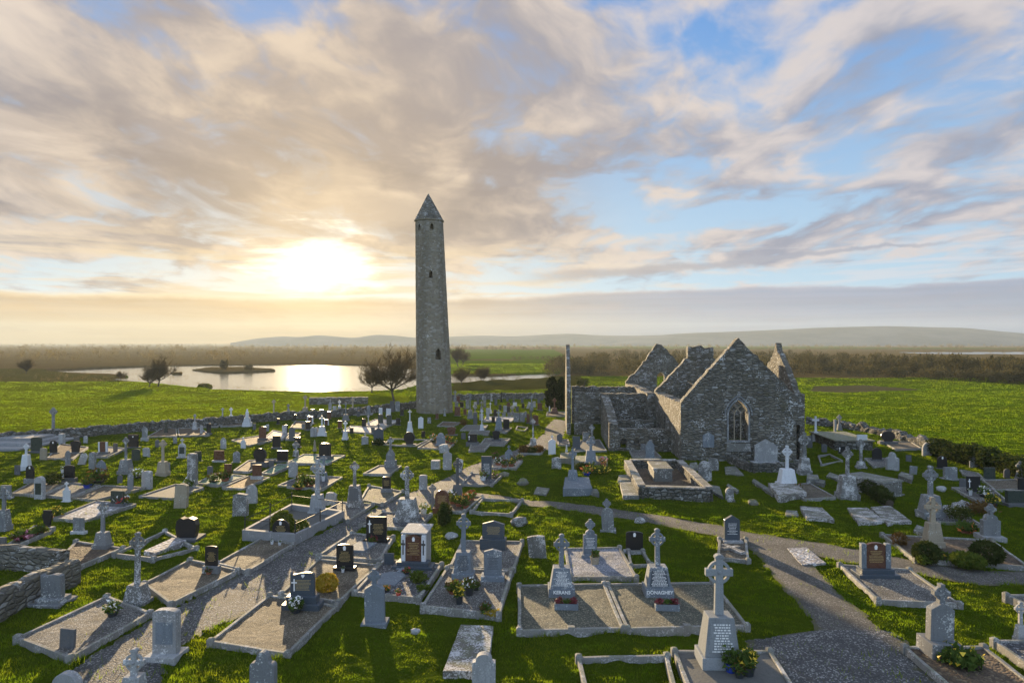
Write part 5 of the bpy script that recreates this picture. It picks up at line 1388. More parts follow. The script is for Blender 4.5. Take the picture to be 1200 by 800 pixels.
def church():
    g0 = zh1(20, 62) - .05
    t = thing('ruined_church', (CH_O[0], CH_O[1], g0), -CA, 'roofless medieval church ruin of rubble limestone with steep broken gables', 'church')
    rg = random.Random(12)
    M = 'church_masonry'
    def wall(name, poly, y0, y1, holes=(), along=None):
        """along=None: wall across (x = s); along=s0: wall running in depth, outline in (v, z), from s0 to y1-y0 thick"""
        m = MB().prism(poly, y0, y1, holes)
        if along is not None:
            m.v = [(along + (y - y0), x, z) for x, y, z in m.v]
        return m.build(name, M, t)
    # east gable with the traceried window
    win = pointed(5.06, 1.72, 1.85, 4.2, 5.5)
    slit = [(10.12, .2), (10.42, .2), (10.42, 3.3), (10.12, 3.3)]
    gab = ragpoly([(0, -.3, 0), (10.83, -.3, 0), (10.83, 6.05, 1), (10.05, 5.95, 1), (5.25, 10.8, 0), (5.09, 11.0, 0), (4.9, 10.85, 1), (.15, 5.35, 0), (0, 5.15, 0)], .10, rg)
    e = wall('east_gable', gab, 0, 1.0, [win[::-1], slit[::-1]])
    w = MB()
    wo = pointed(5.06, 2.14, 1.66, 4.2, 5.76); 
    w.prism(pointed(5.06, 2.02, 1.72, 4.2, 5.70), -.07, .16, [pointed(5.06, 1.70, 1.86, 4.2, 5.49)[::-1]])
    wf = w.build('window', 'grey_limestone', t)
    tr = MB()
    def bar(pts, r=.05): tr.tube(pts, [r] * len(pts), 6)
    for sx in (-.287, .287): bar([(5.06 + sx, .3, 1.80), (5.06 + sx, .3, 4.1)])
    def arcs(x0, x1, z0, z1, n=7):
        return [(x0 + (x1 - x0) * (i / n) ** 1.7, .3, z0 + (z1 - z0) * (i / n) ** .9) for i in range(n + 1)]
    for c in (-.573, 0, .573):
        bar(arcs(5.06 + c - .287, 5.06 + c, 4.1, 4.62), .036); bar(arcs(5.06 + c + .287, 5.06 + c, 4.1, 4.62), .036)
    bar(arcs(5.06 - .287, 5.06 + .45, 4.1, 5.05), .04); bar(arcs(5.06 + .287, 5.06 - .45, 4.1, 5.05), .04)
    bar(arcs(5.06 - .86, 5.06 - .0, 4.1, 5.2), .036); bar(arcs(5.06 + .86, 5.06, 4.1, 5.2), .036)
    tr.build('tracery', 'tan_stone', wf)
    MB().prism([(3.95, .9), (6.15, .9), (6.05, 1.62), (4.05, 1.62)], -.16, -.002).build('sill', 'ledger_stone', wf)
    hm = pointed(5.06, 2.46, 4.1, 4.2, 5.98); hi = pointed(5.06, 2.22, 4.1, 4.2, 5.80)
    MB().prism(hm[1:] + [hm[0]] + [hi[0]] + hi[1:][::-1] if False else hm[1:] + [hm[0], hi[0]] + hi[1:][::-1], -.14, -.002).build('hood_mould', 'grey_limestone', wf)
    # wall tablet
    MB().prism(outline('gable', 1.0, 1.35), -.10, -.002).build('wall_tablet', 'blue_stone', t, loc=(2.42, 0, 1.25))
    # north wall of chancel and nave
    nw = ragpoly([(1.0, -.3, 0), (15.3, -.3, 0), (15.3, 5.0, 1), (1.0, 5.15, 0)], .09, rg)
    wall('north_wall', nw, 0, .9, [[(3.2, .4), (3.75, .4), (3.75, 2.3), (3.2, 2.3)][::-1], pointed(9.0, .7, 1.2, 2.6, 3.2)[::-1]], along=0.0)
    nw2 = ragpoly([(15.3, -.3, 0), (38, -.3, 0), (38, 4.7, 1), (30, 4.9, 1), (15.3, 4.9, 0)], .12, rg)
    wall('nave_wall', nw2, 0, .9, along=-.9)
    # chancel arch wall with the stump of a bell turret
    ar = ragpoly([(.0, -.3, 0), (10.6, -.3, 0), (10.6, 5.2, 1), (6.4, 8.9, 0), (6.4, 10.1, 1), (3.6, 10.15, 0), (3.6, 8.9, 1), (0.0, 5.2, 0)], .17, rg, .42)
    wall('chancel_arch_wall', ar, 15.3, 16.3, [pointed(3.6, 3.5, .0, 3.9, 6.3)[::-1]])
    # south wall, far gable
    sw = ragpoly([(1.0, -.3, 0), (15.3, -.3, 0), (15.3, 4.9, 1), (1.0, 5.3, 0)], .1, rg)
    wall('south_wall', sw, 0, .9, along=9.9)
    sw2 = ragpoly([(16.3, -.3, 0), (38, -.3, 0), (38, 4.6, 1), (16.3, 4.8, 0)], .12, rg)
    wall('nave_wall', sw2, 0, .9, along=8.2)
    wg = ragpoly([(-.9, -.3, 0), (9.1, -.3, 0), (9.1, 5.0, 1), (4.25, 10.3, 1), (3.5, 10.45, 1), (3.1, 9.9, 1), (1.4, 7.4, 1), (-.9, 5.0, 0)], .16, rg, .4)
    wall('west_gable', wg, 38, 38.9, [pointed(4.1, 1.1, 3.6, 5.6, 6.4)[::-1]])
    # south transept gable, seen on edge
    sg = ragpoly([(1.0, -.3, 0), (12.6, -.3, 0), (12.6, 6.0, 1), (6.7, 9.7, 0), (6.45, 10.5, 0), (6.2, 10.55, 0), (5.9, 9.9, 1), (1.0, 6.1, 0)], .17, rg, .4)
    wall('transept_gable', sg, 0, .53, along=10.31)
    # north transept
    tf = ragpoly([(-9.0, -.3, 0), (-.9, -.3, 0), (-.9, 4.75, 1), (-9.0, 4.85, 0)], .07, rg)
    wall('transept_wall', tf, 16.8, 17.7, [pointed(-6.35, .95, 0, 1.7, 2.3)[::-1]])
    tb = ragpoly([(-9.0, -.3, 0), (-.9, -.3, 0), (-.9, 4.9, 1), (-9.0, 4.9, 0)], .10, rg)
    wall('transept_wall', tb, 27.6, 28.4)
    ng = ragpoly([(16.8, -.3, 0), (28.4, -.3, 0), (28.4, 4.9, 1), (23.6, 9.5, 1), (22.8, 10.4, 0), (22.3, 10.35, 1), (17.6, 6.3, 0), (16.8, 4.9, 0)], .12, rg)
    wall('transept_gable', ng, 0, .46, [pointed(22.6, 1.2, 2.2, 4.2, 5.2)[::-1]], along=-9.85)
    # sacristy in front
    sf = ragpoly([(-5.1, -.3, 0), (-.02, -.3, 0), (-.02, 2.15, 1), (-5.1, 2.25, 0)], .05, rg)
    wall('sacristy_wall', sf, 5.25, 5.95, [pointed(-4.55, .62, .25, .95, 1.35)[::-1], pointed(-3.3, .5, .65, 1.0, 1.3)[::-1]])
    sm = ragpoly([(-5.1, -.3, 0), (-.9, -.3, 0), (-.9, 2.45, 1), (-5.1, 2.5, 0)], .06, rg)
    wall('sacristy_wall', sm, 10.2, 10.9)
    ss_ = ragpoly([(5.25, -.3, 0), (16.8, -.3, 0), (16.8, 4.6, 1), (9.0, 3.6, 1), (5.25, 2.7, 0)], .09, rg)
    wall('sacristy_wall', ss_, 0, .85, along=-5.95)
    return t
note(church(), 865, 530, 'ruined church', lm='the church gable')

# walled tomb with a chest tomb inside, enclosure at the gable foot, flat-roofed vault
def loop_wall(name, corners, h, th, label, mat, seed, lm=None, gate=None, at=None):
    t = thing(name, (corners[0][0], corners[0][1], 0), label=label, cat='enclosure')
    for i in range(len(corners)):
        if gate == i: continue
        a, b = np.array(corners[i]), np.array(corners[(i + 1) % len(corners)])
        o = wall_strip(MB(), [a - corners[0], b - corners[0]], h, th, seed + i, .045, .4).build('wall', mat, t)
        d = (b - a) / np.linalg.norm(b - a)
        zz = zh1(*a)
        cp = MB(); n = max(2, int(np.linalg.norm(b - a) / 1.1)); nn = np.array([-d[1], d[0]])
        rg = random.Random(seed * 7 + i)
        e0 = a - corners[0] + d * th * .5; L = np.linalg.norm(b - a) - th
        for k in range(n):
            p0 = e0 + d * (L * k / n + .01); p1 = e0 + d * (L * (k + 1) / n - .01); w = th * .56; z = h + .02 + rg.uniform(0, .03)
            cp.add([(*(p0 - nn * w), z), (*(p1 - nn * w), z), (*(p1 + nn * w), z), (*(p0 + nn * w), z), (*(p0 - nn * w), z + .09), (*(p1 - nn * w), z + .09), (*(p1 + nn * w), z + .09), (*(p0 + nn * w), z + .09)],
                   [(3, 2, 1, 0), (4, 5, 6, 7), (0, 1, 5, 4), (1, 2, 6, 5), (2, 3, 7, 6), (3, 0, 4, 7)])
        cp.build('coping', 'coping_stone', o)
    note(t, at[0], at[1], label, label, lm)
    return t
c4 = [np.array(P(*q)) for q in ((752, 583), (831, 585.5))]
c4 += [np.array((13.9, 56.9)), np.array((9.6, 56.9))]
te = loop_wall('tomb_enclosure', c4, .72, .5, 'open rectangle of low coped walls around a chest tomb', 'field_wall_stone', 30, 'the walled tomb', at=(785, 585))
fl = [p - c4[0] for p in c4]; fc = sum(fl) / 4
u_, v_ = np.meshgrid(np.linspace(.04, .96, 24), np.linspace(.02, .98, 40))
fp = ((1 - u_) * (1 - v_))[..., None] * fl[0] + (u_ * (1 - v_))[..., None] * fl[1] + (u_ * v_)[..., None] * fl[2] + ((1 - u_) * v_)[..., None] * fl[3]
fx_, fy_ = fp[..., 0].ravel(), fp[..., 1].ravel()
fi = np.arange(24 * 39).reshape(39, 24)[:, :-1]
raw('floor', np.stack([fx_, fy_, .13 + .06 * (fbm(fx_ / .6, fy_ / .6, 91, 3) - .5)], 1), np.stack([fi, fi + 1, fi + 25, fi + 24], -1).reshape(-1, 4), 'brown_soil', te)
MASKED = [tuple(p) for p in c4]; mask_poly(MASKED, .7)
gl = [np.array((19.15, 60.3)), np.array(P(881, 553.5)), np.array(P(944, 551.5))]
t_ = thing('gable_enclosure', (gl[1][0], gl[1][1], 0), label='low coped wall curving round the foot of the church gable', cat='enclosure')
for a, b, s in ((gl[0], gl[1], 51), (gl[1], gl[2], 52)):
    wall_strip(MB(), [a - gl[1], b - gl[1]], .72, .4, s, .04, .4).build('wall', 'field_wall_stone', t_)
note(t_, 915, 553, '', 'low coped wall round the foot of the church gable', 'the low wall at the gable foot')

def slab_box(t, a, b, th, z0, z1, over, mat, topmat, name='chest'):
    """box between ground points a (near-left), b (near-right) reaching th metres back, with an overhanging lid"""
    return None
def chest_tomb(px, py, w, ln, h, label, lm=None, mat='ledger_stone', rz=AX, rotz=0, lid='ledger_stone'):
    x, y = P(px, py)
    t = thing('chest_tomb', (x, y, zh1(x, y)), rz + rotz, label, 'tomb', 'chest tombs')
    MB().box(-w / 2 - .12, w / 2 + .12, -.12, ln + .12, -.25, .10).build('base', mat, t, .01)
    MB().box(-w / 2, w / 2, 0, ln, .098, h).build('chest', mat, t, .01)
    MB().frust((-w / 2 - .1, w / 2 + .1, -.1, ln + .1), (-w / 2 - .04, w / 2 + .04, -.04, ln + .04), h + .002, h + .13).build('lid', lid, t, .01)
    for sx in (-1, 1):
        MB().box(sx * w * .40 - .07, sx * w * .40 + .07, -.035, .0, .10, h - .002).build('pilaster', mat, t)
    return note(t, px, py, label, label, lm)
chest_tomb(777, 566, 1.35, 3.1, 1.0, 'stone chest tomb standing inside the open walled rectangle', 'the chest tomb in the walled rectangle')
chest_tomb(1046, 581, 1.9, 3.2, .95, 'table-topped chest tomb beside the dark clipped hedge', 'the table-topped tomb', rotz=R(28))
def vault():
    x, y = P(1003, 527)
    t = thing('family_vault', (x, y, zh1(x, y)), AX, 'long flat-roofed stone vault near the rubble wall', 'vault')
    MB().box(-2.0, 1.6, 0, 6.4, -.2, .86).build('wall', 'field_wall_stone', t)
    MB().box(-2.15, 1.75, -.15, 6.55, .865, 1.0).build('roof', 'mossy_stone', t, .02)
    note(t, 1000, 512, '', 'long flat-roofed stone vault near the rubble wall', 'the flat-roofed vault')
vault()
def terrace():
    x, y = P(20, 526)
    t = thing('family_vault', (x, y, zh1(x, y)), AX, 'stepped pale concrete family vault at the left edge below the tall cross', 'vault')
    for nm, (x0, x1, y0, y1, z0, z1) in (('lower_step', (-9, 1.2, -1.2, 7, -.2, .22)), ('upper_step', (-9, .4, .6, 6.2, .222, .50)), ('roof', (-9, -.2, 2.2, 5.4, .502, .78))):
        MB().box(x0, x1, y0, y1, z0, z1).build(nm, 'pale_concrete', t, .02)
    note(t, 10, 530, '', 'stepped pale concrete family vault at the left edge below the tall cross', 'the stepped concrete vault')
terrace()

# a second, low rise of building seen far off is too small to show; the nearer trees and hedges follow later

# ------------------------------------------------------------------ kerbed plots
BEDWORD = {'tan_gravel': 'tan gravel', 'grey_gravel': 'grey gravel', 'olive_gravel': 'olive gravel', 'dark_chips': 'dark chip', 'brown_soil': 'brown earth', 'white_chips': 'white chip', 'green_glass_chips': 'green chip', 'concrete_slab': 'pale slab', 'grass': 'grassy kerbed', 'orange_soil': 'orange earth', 'blue_chips': 'blue chip', 'pink': 'pebble'}
def plot(nl, nr, fr, fl, bed, near=0, mid=0, kz=.17, lab=None):
    q = [np.array(P(*p)) for p in (nl, nr, fr, fl)]
    c = sum(q) / 4
    zc = zh1(*c)
    t = thing('grave_plot', (c[0], c[1], zc), label=lab, cat='grave plot', group='kerbed grave plots')
    q = [p - c for p in q]
    kw = .13 if near else .12
    bz = kz - .07
    for i in range(4):
        a, b = q[i], q[(i + 1) % 4]
        d = (b - a) / np.linalg.norm(b - a); n = np.array([-d[1], d[0]])
        e = .10 if near else .06
        a2, b2 = a + d * e, b - d * e
        o = n * kw
        rg = random.Random(int(abs(a[0] * 991 + b[1] * 37)))
        L = np.linalg.norm(b2 - a2); m = MB()
        segs = max(1, int(L / .9)) if near else 1
        prev = []
        for k in range(segs + 1):
            p = a2 + (b2 - a2) * k / segs + n * rg.uniform(-.012, .012) * near; z = kz + rg.uniform(-.012, .008) * near
            prev.append([(p[0], p[1], -.2), (p[0], p[1], z), (p[0] + o[0], p[1] + o[1], z), (p[0] + o[0], p[1] + o[1], -.2)])
        vs = [v for r_ in prev for v in r_]
        fs = [(k * 4 + j, k * 4 + (j + 1) % 4, k * 4 + 4 + (j + 1) % 4, k * 4 + 4 + j) for k in range(segs) for j in range(4)] + [(0, 1, 2, 3), (segs * 4 + 3, segs * 4 + 2, segs * 4 + 1, segs * 4)]
        m.add(vs, fs).build('kerb', 'kerb_stone', t, .012 if near else 0)
        if near:
            p = a + (d * .05 + (q[i - 1] - a) / np.linalg.norm(q[i - 1] - a) * .05)
            MB().frust((p[0] - .11, p[0] + .11, p[1] - .11, p[1] + .11), (p[0] - .11, p[0] + .11, p[1] - .11, p[1] + .11), -.2, kz + .06).frust((p[0] - .10, p[0] + .10, p[1] - .10, p[1] + .10), (p[0] - .05, p[0] + .05, p[1] - .05, p[1] + .05), kz + .062, kz + .10).build('corner_post', 'kerb_stone', t, .01)
            if mid and i in (0, 2):
                p = (a + b) / 2 + n * kw * .5
                MB().box(p[0] - .13, p[0] + .13, p[1] - .10, p[1] + .10, -.2, kz + .07).build('kerb_block', 'kerb_stone', t, .012)
    if bed != 'grass':
        sub = 44 if near else 6
        u, v = np.meshgrid(np.linspace(.012, .988, sub), np.linspace(.012, .988, sub))
        pts = ((1 - u) * (1 - v))[..., None] * q[0] + (u * (1 - v))[..., None] * q[1] + (u * v)[..., None] * q[2] + ((1 - u) * v)[..., None] * q[3]
        x, y = pts[..., 0].ravel(), pts[..., 1].ravel()
        z = np.full(x.shape, bz)
        if bed != 'concrete_slab':
            z = z + .05 * (fbm((x + c[0]) / .7, (y + c[1]) / .7, 61, 3) - .5) + .022 * (fbm((x + c[0]) / .12, (y + c[1]) / .12, 63, 2) - .5) * near
        i = np.arange(sub * (sub - 1)).reshape(sub - 1, sub)[:, :-1]
        f = np.stack([i, i + 1, i + sub + 1, i + sub], -1).reshape(-1, 4)
        raw({'concrete_slab': 'slab', 'brown_soil': 'soil_bed', 'orange_soil': 'soil_bed'}.get(bed, 'gravel_bed'), np.stack([x, y, z], 1), f, bed, t)
    px = (nl[0] + nr[0] + fr[0] + fl[0]) / 4; py = (nl[1] + nr[1] + fr[1] + fl[1]) / 4
    size = 'small ' if abs(nr[0] - nl[0]) * (HCAM * F / (nl[1] - HOR)) / F < 2.6 else ''
    note(t, px, py, size + BEDWORD.get(bed, 'gravel') + ' plot', lab)
    return t
for p in PLOTS: plot(*p[:5], **p[5])

# raised plot with railings under the great pale cross
def railed_plot():
    q = [np.array(P(*p)) for p in ((284, 633), (346, 639), (404, 609), (342, 600))]
    c = sum(q) / 4
    t = thing('railed_plot', (c[0], c[1], zh1(*c)), label='raised pale concrete plot with thin iron railings', cat='grave plot')
    q = [p - c for p in q]
    h = .55
    m = MB()
    out = q; inn = [p * .90 for p in q]
    vs = [(p[0], p[1], -.2) for p in out] + [(p[0], p[1], h) for p in out] + [(p[0], p[1], h) for p in inn] + [(p[0], p[1], .2) for p in inn]
    fs = []
    for i in range(4):
        j = (i + 1) % 4
        fs += [(i, j, 4 + j, 4 + i), (4 + i, 4 + j, 8 + j, 8 + i), (8 + i, 8 + j, 12 + j, 12 + i)]
    fs += [(12, 13, 14, 15)]
    m.add(vs, fs).build('kerb', 'pale_concrete', t)
    inn2 = [p * .895 for p in q]
    MB().add([(p[0], p[1], .215) for p in inn2], [(0, 1, 2, 3)]).build('slab', 'concrete_slab', t)
    posts = []
    for i in range(4):
        for k in (0, .5):
            p = q[i] * .95 * (1 - k) + q[(i + 1) % 4] * .95 * k
            posts.append(p)
            MB().lathe([(.03, h - .05), (.03, h + .62), (.05, h + .66), (.01, h + .72)], 6, p[0], p[1]).build('railing_post', 'iron', t)
    for i in (2, 3, 4, 5, 6, 7, 0):
        a, b = posts[i], posts[(i + 1) % 8]
        for z in (h + .52,):
            MB().tube([(a[0], a[1], z), (b[0], b[1], z)], [.016, .016], 5).build('rail', 'iron', t)
    note(t, 343, 622, '', 'raised pale concrete plot with thin iron railings', 'the railed plot')
    mask_poly([P(284, 633), P(346, 639), P(404, 609), P(342, 600)])
railed_plot()

# ------------------------------------------------------------------ headstones
COL = {'grey_limestone': 'grey', 'pale_limestone': 'pale', 'white_marble': 'white', 'lichen_limestone': 'speckled', 'tan_stone': 'tan', 'dark_stone': 'dark grey', 'blue_stone': 'blue-grey', 'black_granite': 'black', 'brown_granite': 'brown', 'blue_granite': 'dark blue-grey', 'green_granite': 'dark green'}
SHAPE = {'round': 'round-topped headstone', 'camber': 'headstone with curved top', 'gothic': 'pointed headstone', 'shoulder': 'shouldered headstone', 'gable': 'gabled headstone', 'lowgable': 'headstone with low gable', 'flared': 'flared headstone', 'disc': 'disc-shaped headstone', 'rect': 'square-topped headstone', 'urn': 'stepped headstone', 'heart': 'uneven headstone', 'rough': 'rough stone block', 'trefoil': 'trefoil-topped headstone', 'wave': 'wavy headstone'}
RGH = random.Random(5)
RANDOM_FACE = {}
for kind, x, yb, yt, w, mat, o in STONES:
    X, Y, Z = seat_on_ground(x, yb)
    s = Y / F
    W, H = w * s, (yb - yt) * s
    T = o.get('T')
    near = o.get('near', 0)
    hh = H
    extra = (o.get('fin', 0) and .22 * H) or (o.get('ringtop', 0) and .30 * H) or 0
    if extra and not (near and o.get('ringtop') and yt > 690) and kind != 'gable': hh = H - extra
    if kind == 'gable' and o.get('ringtop'): hh = H
    th = T or max(.1, min(.2, W * .16))
    rz = AX + RGH.uniform(-.10, .10) * (0.4 if near else 1)
    t = thing('headstone', (X, Y + th * .6, Z), rz, cat='headstone', group='headstones in the graveyard', tilt=(RGH.uniform(-.03, .02), o.get('lean', RGH.uniform(-.015, .015))))
    b = o.get('b', 0) * hh
    if not near and b == 0 and mat in (BK, BR) and H > .7: b = .08 * hh
    sl = make_headstone(t, kind, W, hh, mat, T, b, o.get('bm') or (DK if mat in (BK, BR, GG) and not near else None), RGH, near, o.get('inset'), o.get('let'), o.get('em') or None, o.get('basew', 1.3), o.get('step', 0), pillars=o.get('pil'))
    if o.get('fin'):
        fh = .26 * H; z0 = hh - .03
        m = MB(); a = fh * .11
        m.box(-a, a, -a, a, z0, hh + fh).box(-fh * .36, -a - .001, -a, a, hh + fh * .50, hh + fh * .74).box(a + .001, fh * .36, -a, a, hh + fh * .50, hh + fh * .74)
        m.build('finial_cross', mat, t)
    if o.get('ringtop'):
        fh = max(.30 * H, .3) if kind != 'gable' else .36 * H
        z0 = hh - .04
        m, zc, tt = cross_mesh(fh * .85, fh, fh * .26, th * .7)
        c = m.build('finial_cross', mat, t, .006, loc=(0, 0, z0))
        MB().ring(0, zc, fh * .36, fh * .23, -th * .22, th * .22, 16).build('ring', mat, c)
    if o.get('roof'):
        MB().prism([(-W * .54, 0), (W * .54, 0), (W * .54, .07), (-W * .54, .07)], -.06, 1.5).build('roof', 'pale_limestone', t, .01, loc=(0, .04, hh * .99))
        MB().box(-W * .46, W * .46, .3, 1.4, -.2, hh * .985).build('back_block', 'pale_concrete', t)
    if o.get('cross'):
        m = MB(); cx = -W * .33
        m.box(cx - .02, cx + .02, -th * .5 - .03, -th * .5 - .004, b + (hh - b) * .2, b + (hh - b) * .72)
        m.box(cx - .11, cx - .021, -th * .5 - .03, -th * .5 - .004, b + (hh - b) * .54, b + (hh - b) * .59).box(cx + .021, cx + .11, -th * .5 - .03, -th * .5 - .004, b + (hh - b) * .54, b + (hh - b) * .59)
        m.build('crucifix', 'white_lettering', t)
    adj = 'small ' if H < .85 else ('tall ' if H > 1.75 else '')
    note(t, x, (yb + yt) / 2, adj + COL[mat] + ' ' + SHAPE[kind], o.get('lab'), o.get('lm'))

# ------------------------------------------------------------------ crosses
for x, yb, yt, w, yp, pw, mat, o in CROSSES:
    X, Y, Z = seat_on_ground(x, yb)
    s = Y / F
    near = o.get('near', 0)
    W, H = w * s, (yb - yt) * s
    if near: H -= W * .12
    ph = (yb - yp) * s if yp else 0
    PW = pw * s
    t = thing('stone_cross', (X, Y + PW * .4, Z), AX + RGH.uniform(-.05, .05), cat='stone cross', group='stone crosses in the graveyard', tilt=(0, RGH.uniform(-.012, .012)))
    make_cross(t, W, H, ph, PW, mat, bool(o.get('ring', 1)), near, panel=o.get('panel'), letters=o.get('let'), taper=.72 if PW > W * .9 else .85, plf=.31 if o.get('name') else .24)
    if o.get('name'):
        cu = bpy.data.curves.new('lettering', 'FONT'); cu.body = o['name']; cu.size = .19; cu.align_x = 'CENTER'; cu.extrude = .006; cu.offset = .006
        tmp = bpy.data.objects.new('lettering', cu); C.objects.link(tmp)
        bpy.context.view_layer.update()
        me = bpy.data.meshes.new_from_object(tmp.evaluated_get(bpy.context.evaluated_depsgraph_get()))
        bpy.data.objects.remove(tmp)
        lo = bpy.data.objects.new('lettering', me); C.objects.link(lo)
        me.materials.clear(); me.materials.append(MATS['white_lettering'])
        pl = [c for c in t.children if c.name.startswith('plinth')][0]
        lo.parent = pl
        lo.rotation_euler = (R(90), 0, 0); lo.location = (0, -PW * .4 - .006, ph * .31 - .19)
    adj = 'small ' if H < 1.3 else ('tall ' if H > 2.6 else '')
    note(t, x, (yb + yt) / 2, adj + COL.get(mat, 'grey') + ' stone cross', o.get('lab'), o.get('lm'))

# white statue monuments
def statue(x, yb, yt, w, label, lm=None, mat='white_marble', figure=True):
    X, Y, Z = seat_on_ground(x, yb); s = Y / F; H = (yb - yt) * s; W = w * s
    t = thing('statue', (X, Y + W * .3, Z), AX, label, 'statue', 'statues on graves')
    MB().frust((-W * .5, W * .5, -W * .3, W * .3), (-W * .42, W * .42, -W * .26, W * .26), -.2, H * .22).build('plinth', mat, t)
    MB().frust((-W * .36, W * .36, -W * .24, W * .24), (-W * .26, W * .26, -W * .2, W * .2), H * .222, H * .5).build('pedestal', mat, t)
    if figure:
        r = H * .10
        MB().lathe([(r * 1.1, H * .502), (r * 1.15, H * .55), (r * .85, H * .68), (r * .95, H * .78), (r * 1.0, H * .82), (r * .45, H * .86), (r * .5, H * .89), (r * .56, H * .93), (r * .4, H * .98), (.01, H)], 10).build('figure', mat, t, smooth=True)
    else:
        m, zc, tt = cross_mesh(W * .6, H * .5, W * .16, W * .12)
        m.build('cross', mat, t, loc=(0, 0, H * .5))
    note(t, x, (yb + yt) / 2, '', label, lm)
statue(288.5, 499, 479, 10.5, 'white figure on stepped plinths close to the long field wall', 'the white figure by the field wall')
statue(376.5, 512, 487, 10.5, 'big white stepped monument carrying a cross, among black stones', 'the big white stepped monument', figure=False)
statue(480, 508, 480, 7.4, 'tall white spire-like monument with a cross finial below the tower', 'the tall white spire monument', figure=False)
statue(368.5, 529, 515.5, 4.4, 'small rusty figurine left of the big black headstone', mat='tan_stone')
statue(644, 483, 475.5, 2.4, 'tiny pale statue left of the brown cross before the yews')
statue(664, 529, 520.5, 3.4, 'tiny pale statue on a mossy table near the plain blue-grey stone')

# house-shaped monument with a cross
def house_monument():
    X, Y, Z = seat_on_ground(456.5, 548); s = Y / F
    t = thing('monument', (X, Y + .5, Z), AX, 'house-shaped grey monument with a celtic cross on its gable', 'monument')
    W = 13 * s; H = 35 * s
    MB().box(-W * .5, W * .5, -.35, .35, -.2, H * .22).build('plinth', G, t, .02)
    MB().prism([(-W * .36, H * .2), (W * .36, H * .2), (W * .36, H * .42), (0, H * .62), (-W * .36, H * .42)], -.26, .26).build('gable_block', G, t, .02)
    m, zc, tt = cross_mesh(W * .55, H * .42, W * .2, .18)
    c = m.build('cross', LI, t, .01, loc=(0, 0, H * .58)); MB().ring(0, zc, W * .22, W * .15, -.06, .06, 16).build('ring', LI, c)
    note(t, 456, 535, '', 'house-shaped grey monument with a celtic cross on its gable', 'the house-shaped monument')
house_monument()

# ------------------------------------------------------------------ ledgers, fallen pieces, loose stones
def ledger(px4, h, label, mat='ledger_stone', rest=0.0, lm=None, name='ledger_slab', cat='ledger slab', grp='ledger slabs lying on graves'):
    q = [np.array(P(*p)) for p in px4]; c = sum(q) / 4
    t = MB(); rg = random.Random(int(px4[0][0]))
    pts = []
    for i in range(4):
        a, b = q[i] - c, q[(i + 1) % 4] - c
        for k in range(6): pts.append(a + (b - a) * k / 6 + np.array((rg.uniform(-.02, .02), rg.uniform(-.02, .02))))
    n = len(pts)
    vs = [(p[0], p[1], -.2) for p in pts] + [(p[0], p[1], h) for p in pts]
    fs = [tuple(range(n, 2 * n))] + [(i, (i + 1) % n, n + (i + 1) % n, n + i) for i in range(n)] + [tuple(reversed(range(n)))]
    o = t.add(vs, fs).build(name, mat, None, .015)
    o.location = (c[0], c[1], zh1(*c) + rest)
    tag(o, label, cat, grp)
    note(o, sum(p[0] for p in px4) / 4, sum(p[1] for p in px4) / 4, '', label, lm)
    mask_poly([tuple(p) for p in q], .7)
    return o
ledger([(519, 796), (570, 797), (578.5, 742), (540, 740)], .28, 'large raised ledger slab patched with lichen near the bottom edge', 'flecked_stone', lm='the large ledger slab at the bottom')
ledger([(169, 650), (182, 653), (219, 637), (203, 634)], .22, 'pale speckled ledger inside the grassy kerbed plot', 'white_chips')
ledger([(1006, 615), (1038, 613), (1016, 597), (992, 597)], .16, 'white-flecked ledger slab, left one of the pair on the grass', 'flecked_stone', lm='the pair of flecked ledgers')
ledger([(1040, 616), (1068, 613), (1043, 594.5), (1020, 596)], .16, 'white-flecked ledger slab, right one of the pair on the grass', 'flecked_stone')
ledger([(912, 588), (945, 583), (930, 570), (900, 572)], .42, 'thick mossy ledger beside the smooth pale cross', 'flecked_stone')
ledger([(945, 610), (978, 612), (963, 598), (937, 596)], .22, 'dark broken ledger slab sunk in the grass above the path', 'flecked_stone')
ledger([(920, 604), (936, 605), (934, 599), (921, 598)], .08, 'small white slab fragment beside the broken ledger')
ledger([(939, 663), (968, 661), (945, 642.5), (922, 643.5)], .07, 'white-speckled flat grave slab at the fork of the path', 'white_chips', lm='the flat speckled slab at the path fork')
ledger([(730, 584), (749, 584), (742, 566), (726, 567)], .25, 'pale flat slab lying along the left side of the walled tomb')
ledger([(724, 567), (739, 566.5), (737, 560), (725, 560.5)], .3, 'small pale slab at the far end of the flat slab, left of the walled tomb')
ledger([(833, 577), (848, 585), (843, 572), (832, 570)], .18, 'pale broken slab off the right corner of the walled tomb')
ledger([(808, 552), (820, 551), (816, 544), (808, 545)], .2, 'pale slab lying behind the rounded lichen stone')
ledger([(850, 556), (872, 558), (862, 547), (849, 548)], .10, 'low worn ledger in the grass before the church gable')
ledger([(881, 566), (906, 582), (909, 579), (883, 563)], .2, 'long narrow stone edge lying aslant before the gable')
ledger([(851, 570), (863, 578), (866, 576), (853, 568)], .15, 'short tilted stone slat in the grass before the gable')
ledger([(625, 579), (640, 580), (644, 573), (629, 571.5)], .08, 'dark flat slab with white flecks in the grass above the footpath')
ledger([(660, 581), (694, 581), (690, 567), (662, 567)], .55, 'low grey chest under a celtic cross', 'blue_stone', name='chest_tomb', cat='tomb', grp='chest tombs')
ledger([(693, 582), (702, 582), (700, 577), (693, 577)], .3, 'small rough block at the corner of the low grey chest')
ledger([(656, 543), (670, 543), (670, 536), (657, 536)], .5, 'mossy stone table below the plain dark blue-grey stone', 'mossy_stone', name='stone_table', cat='stone table')
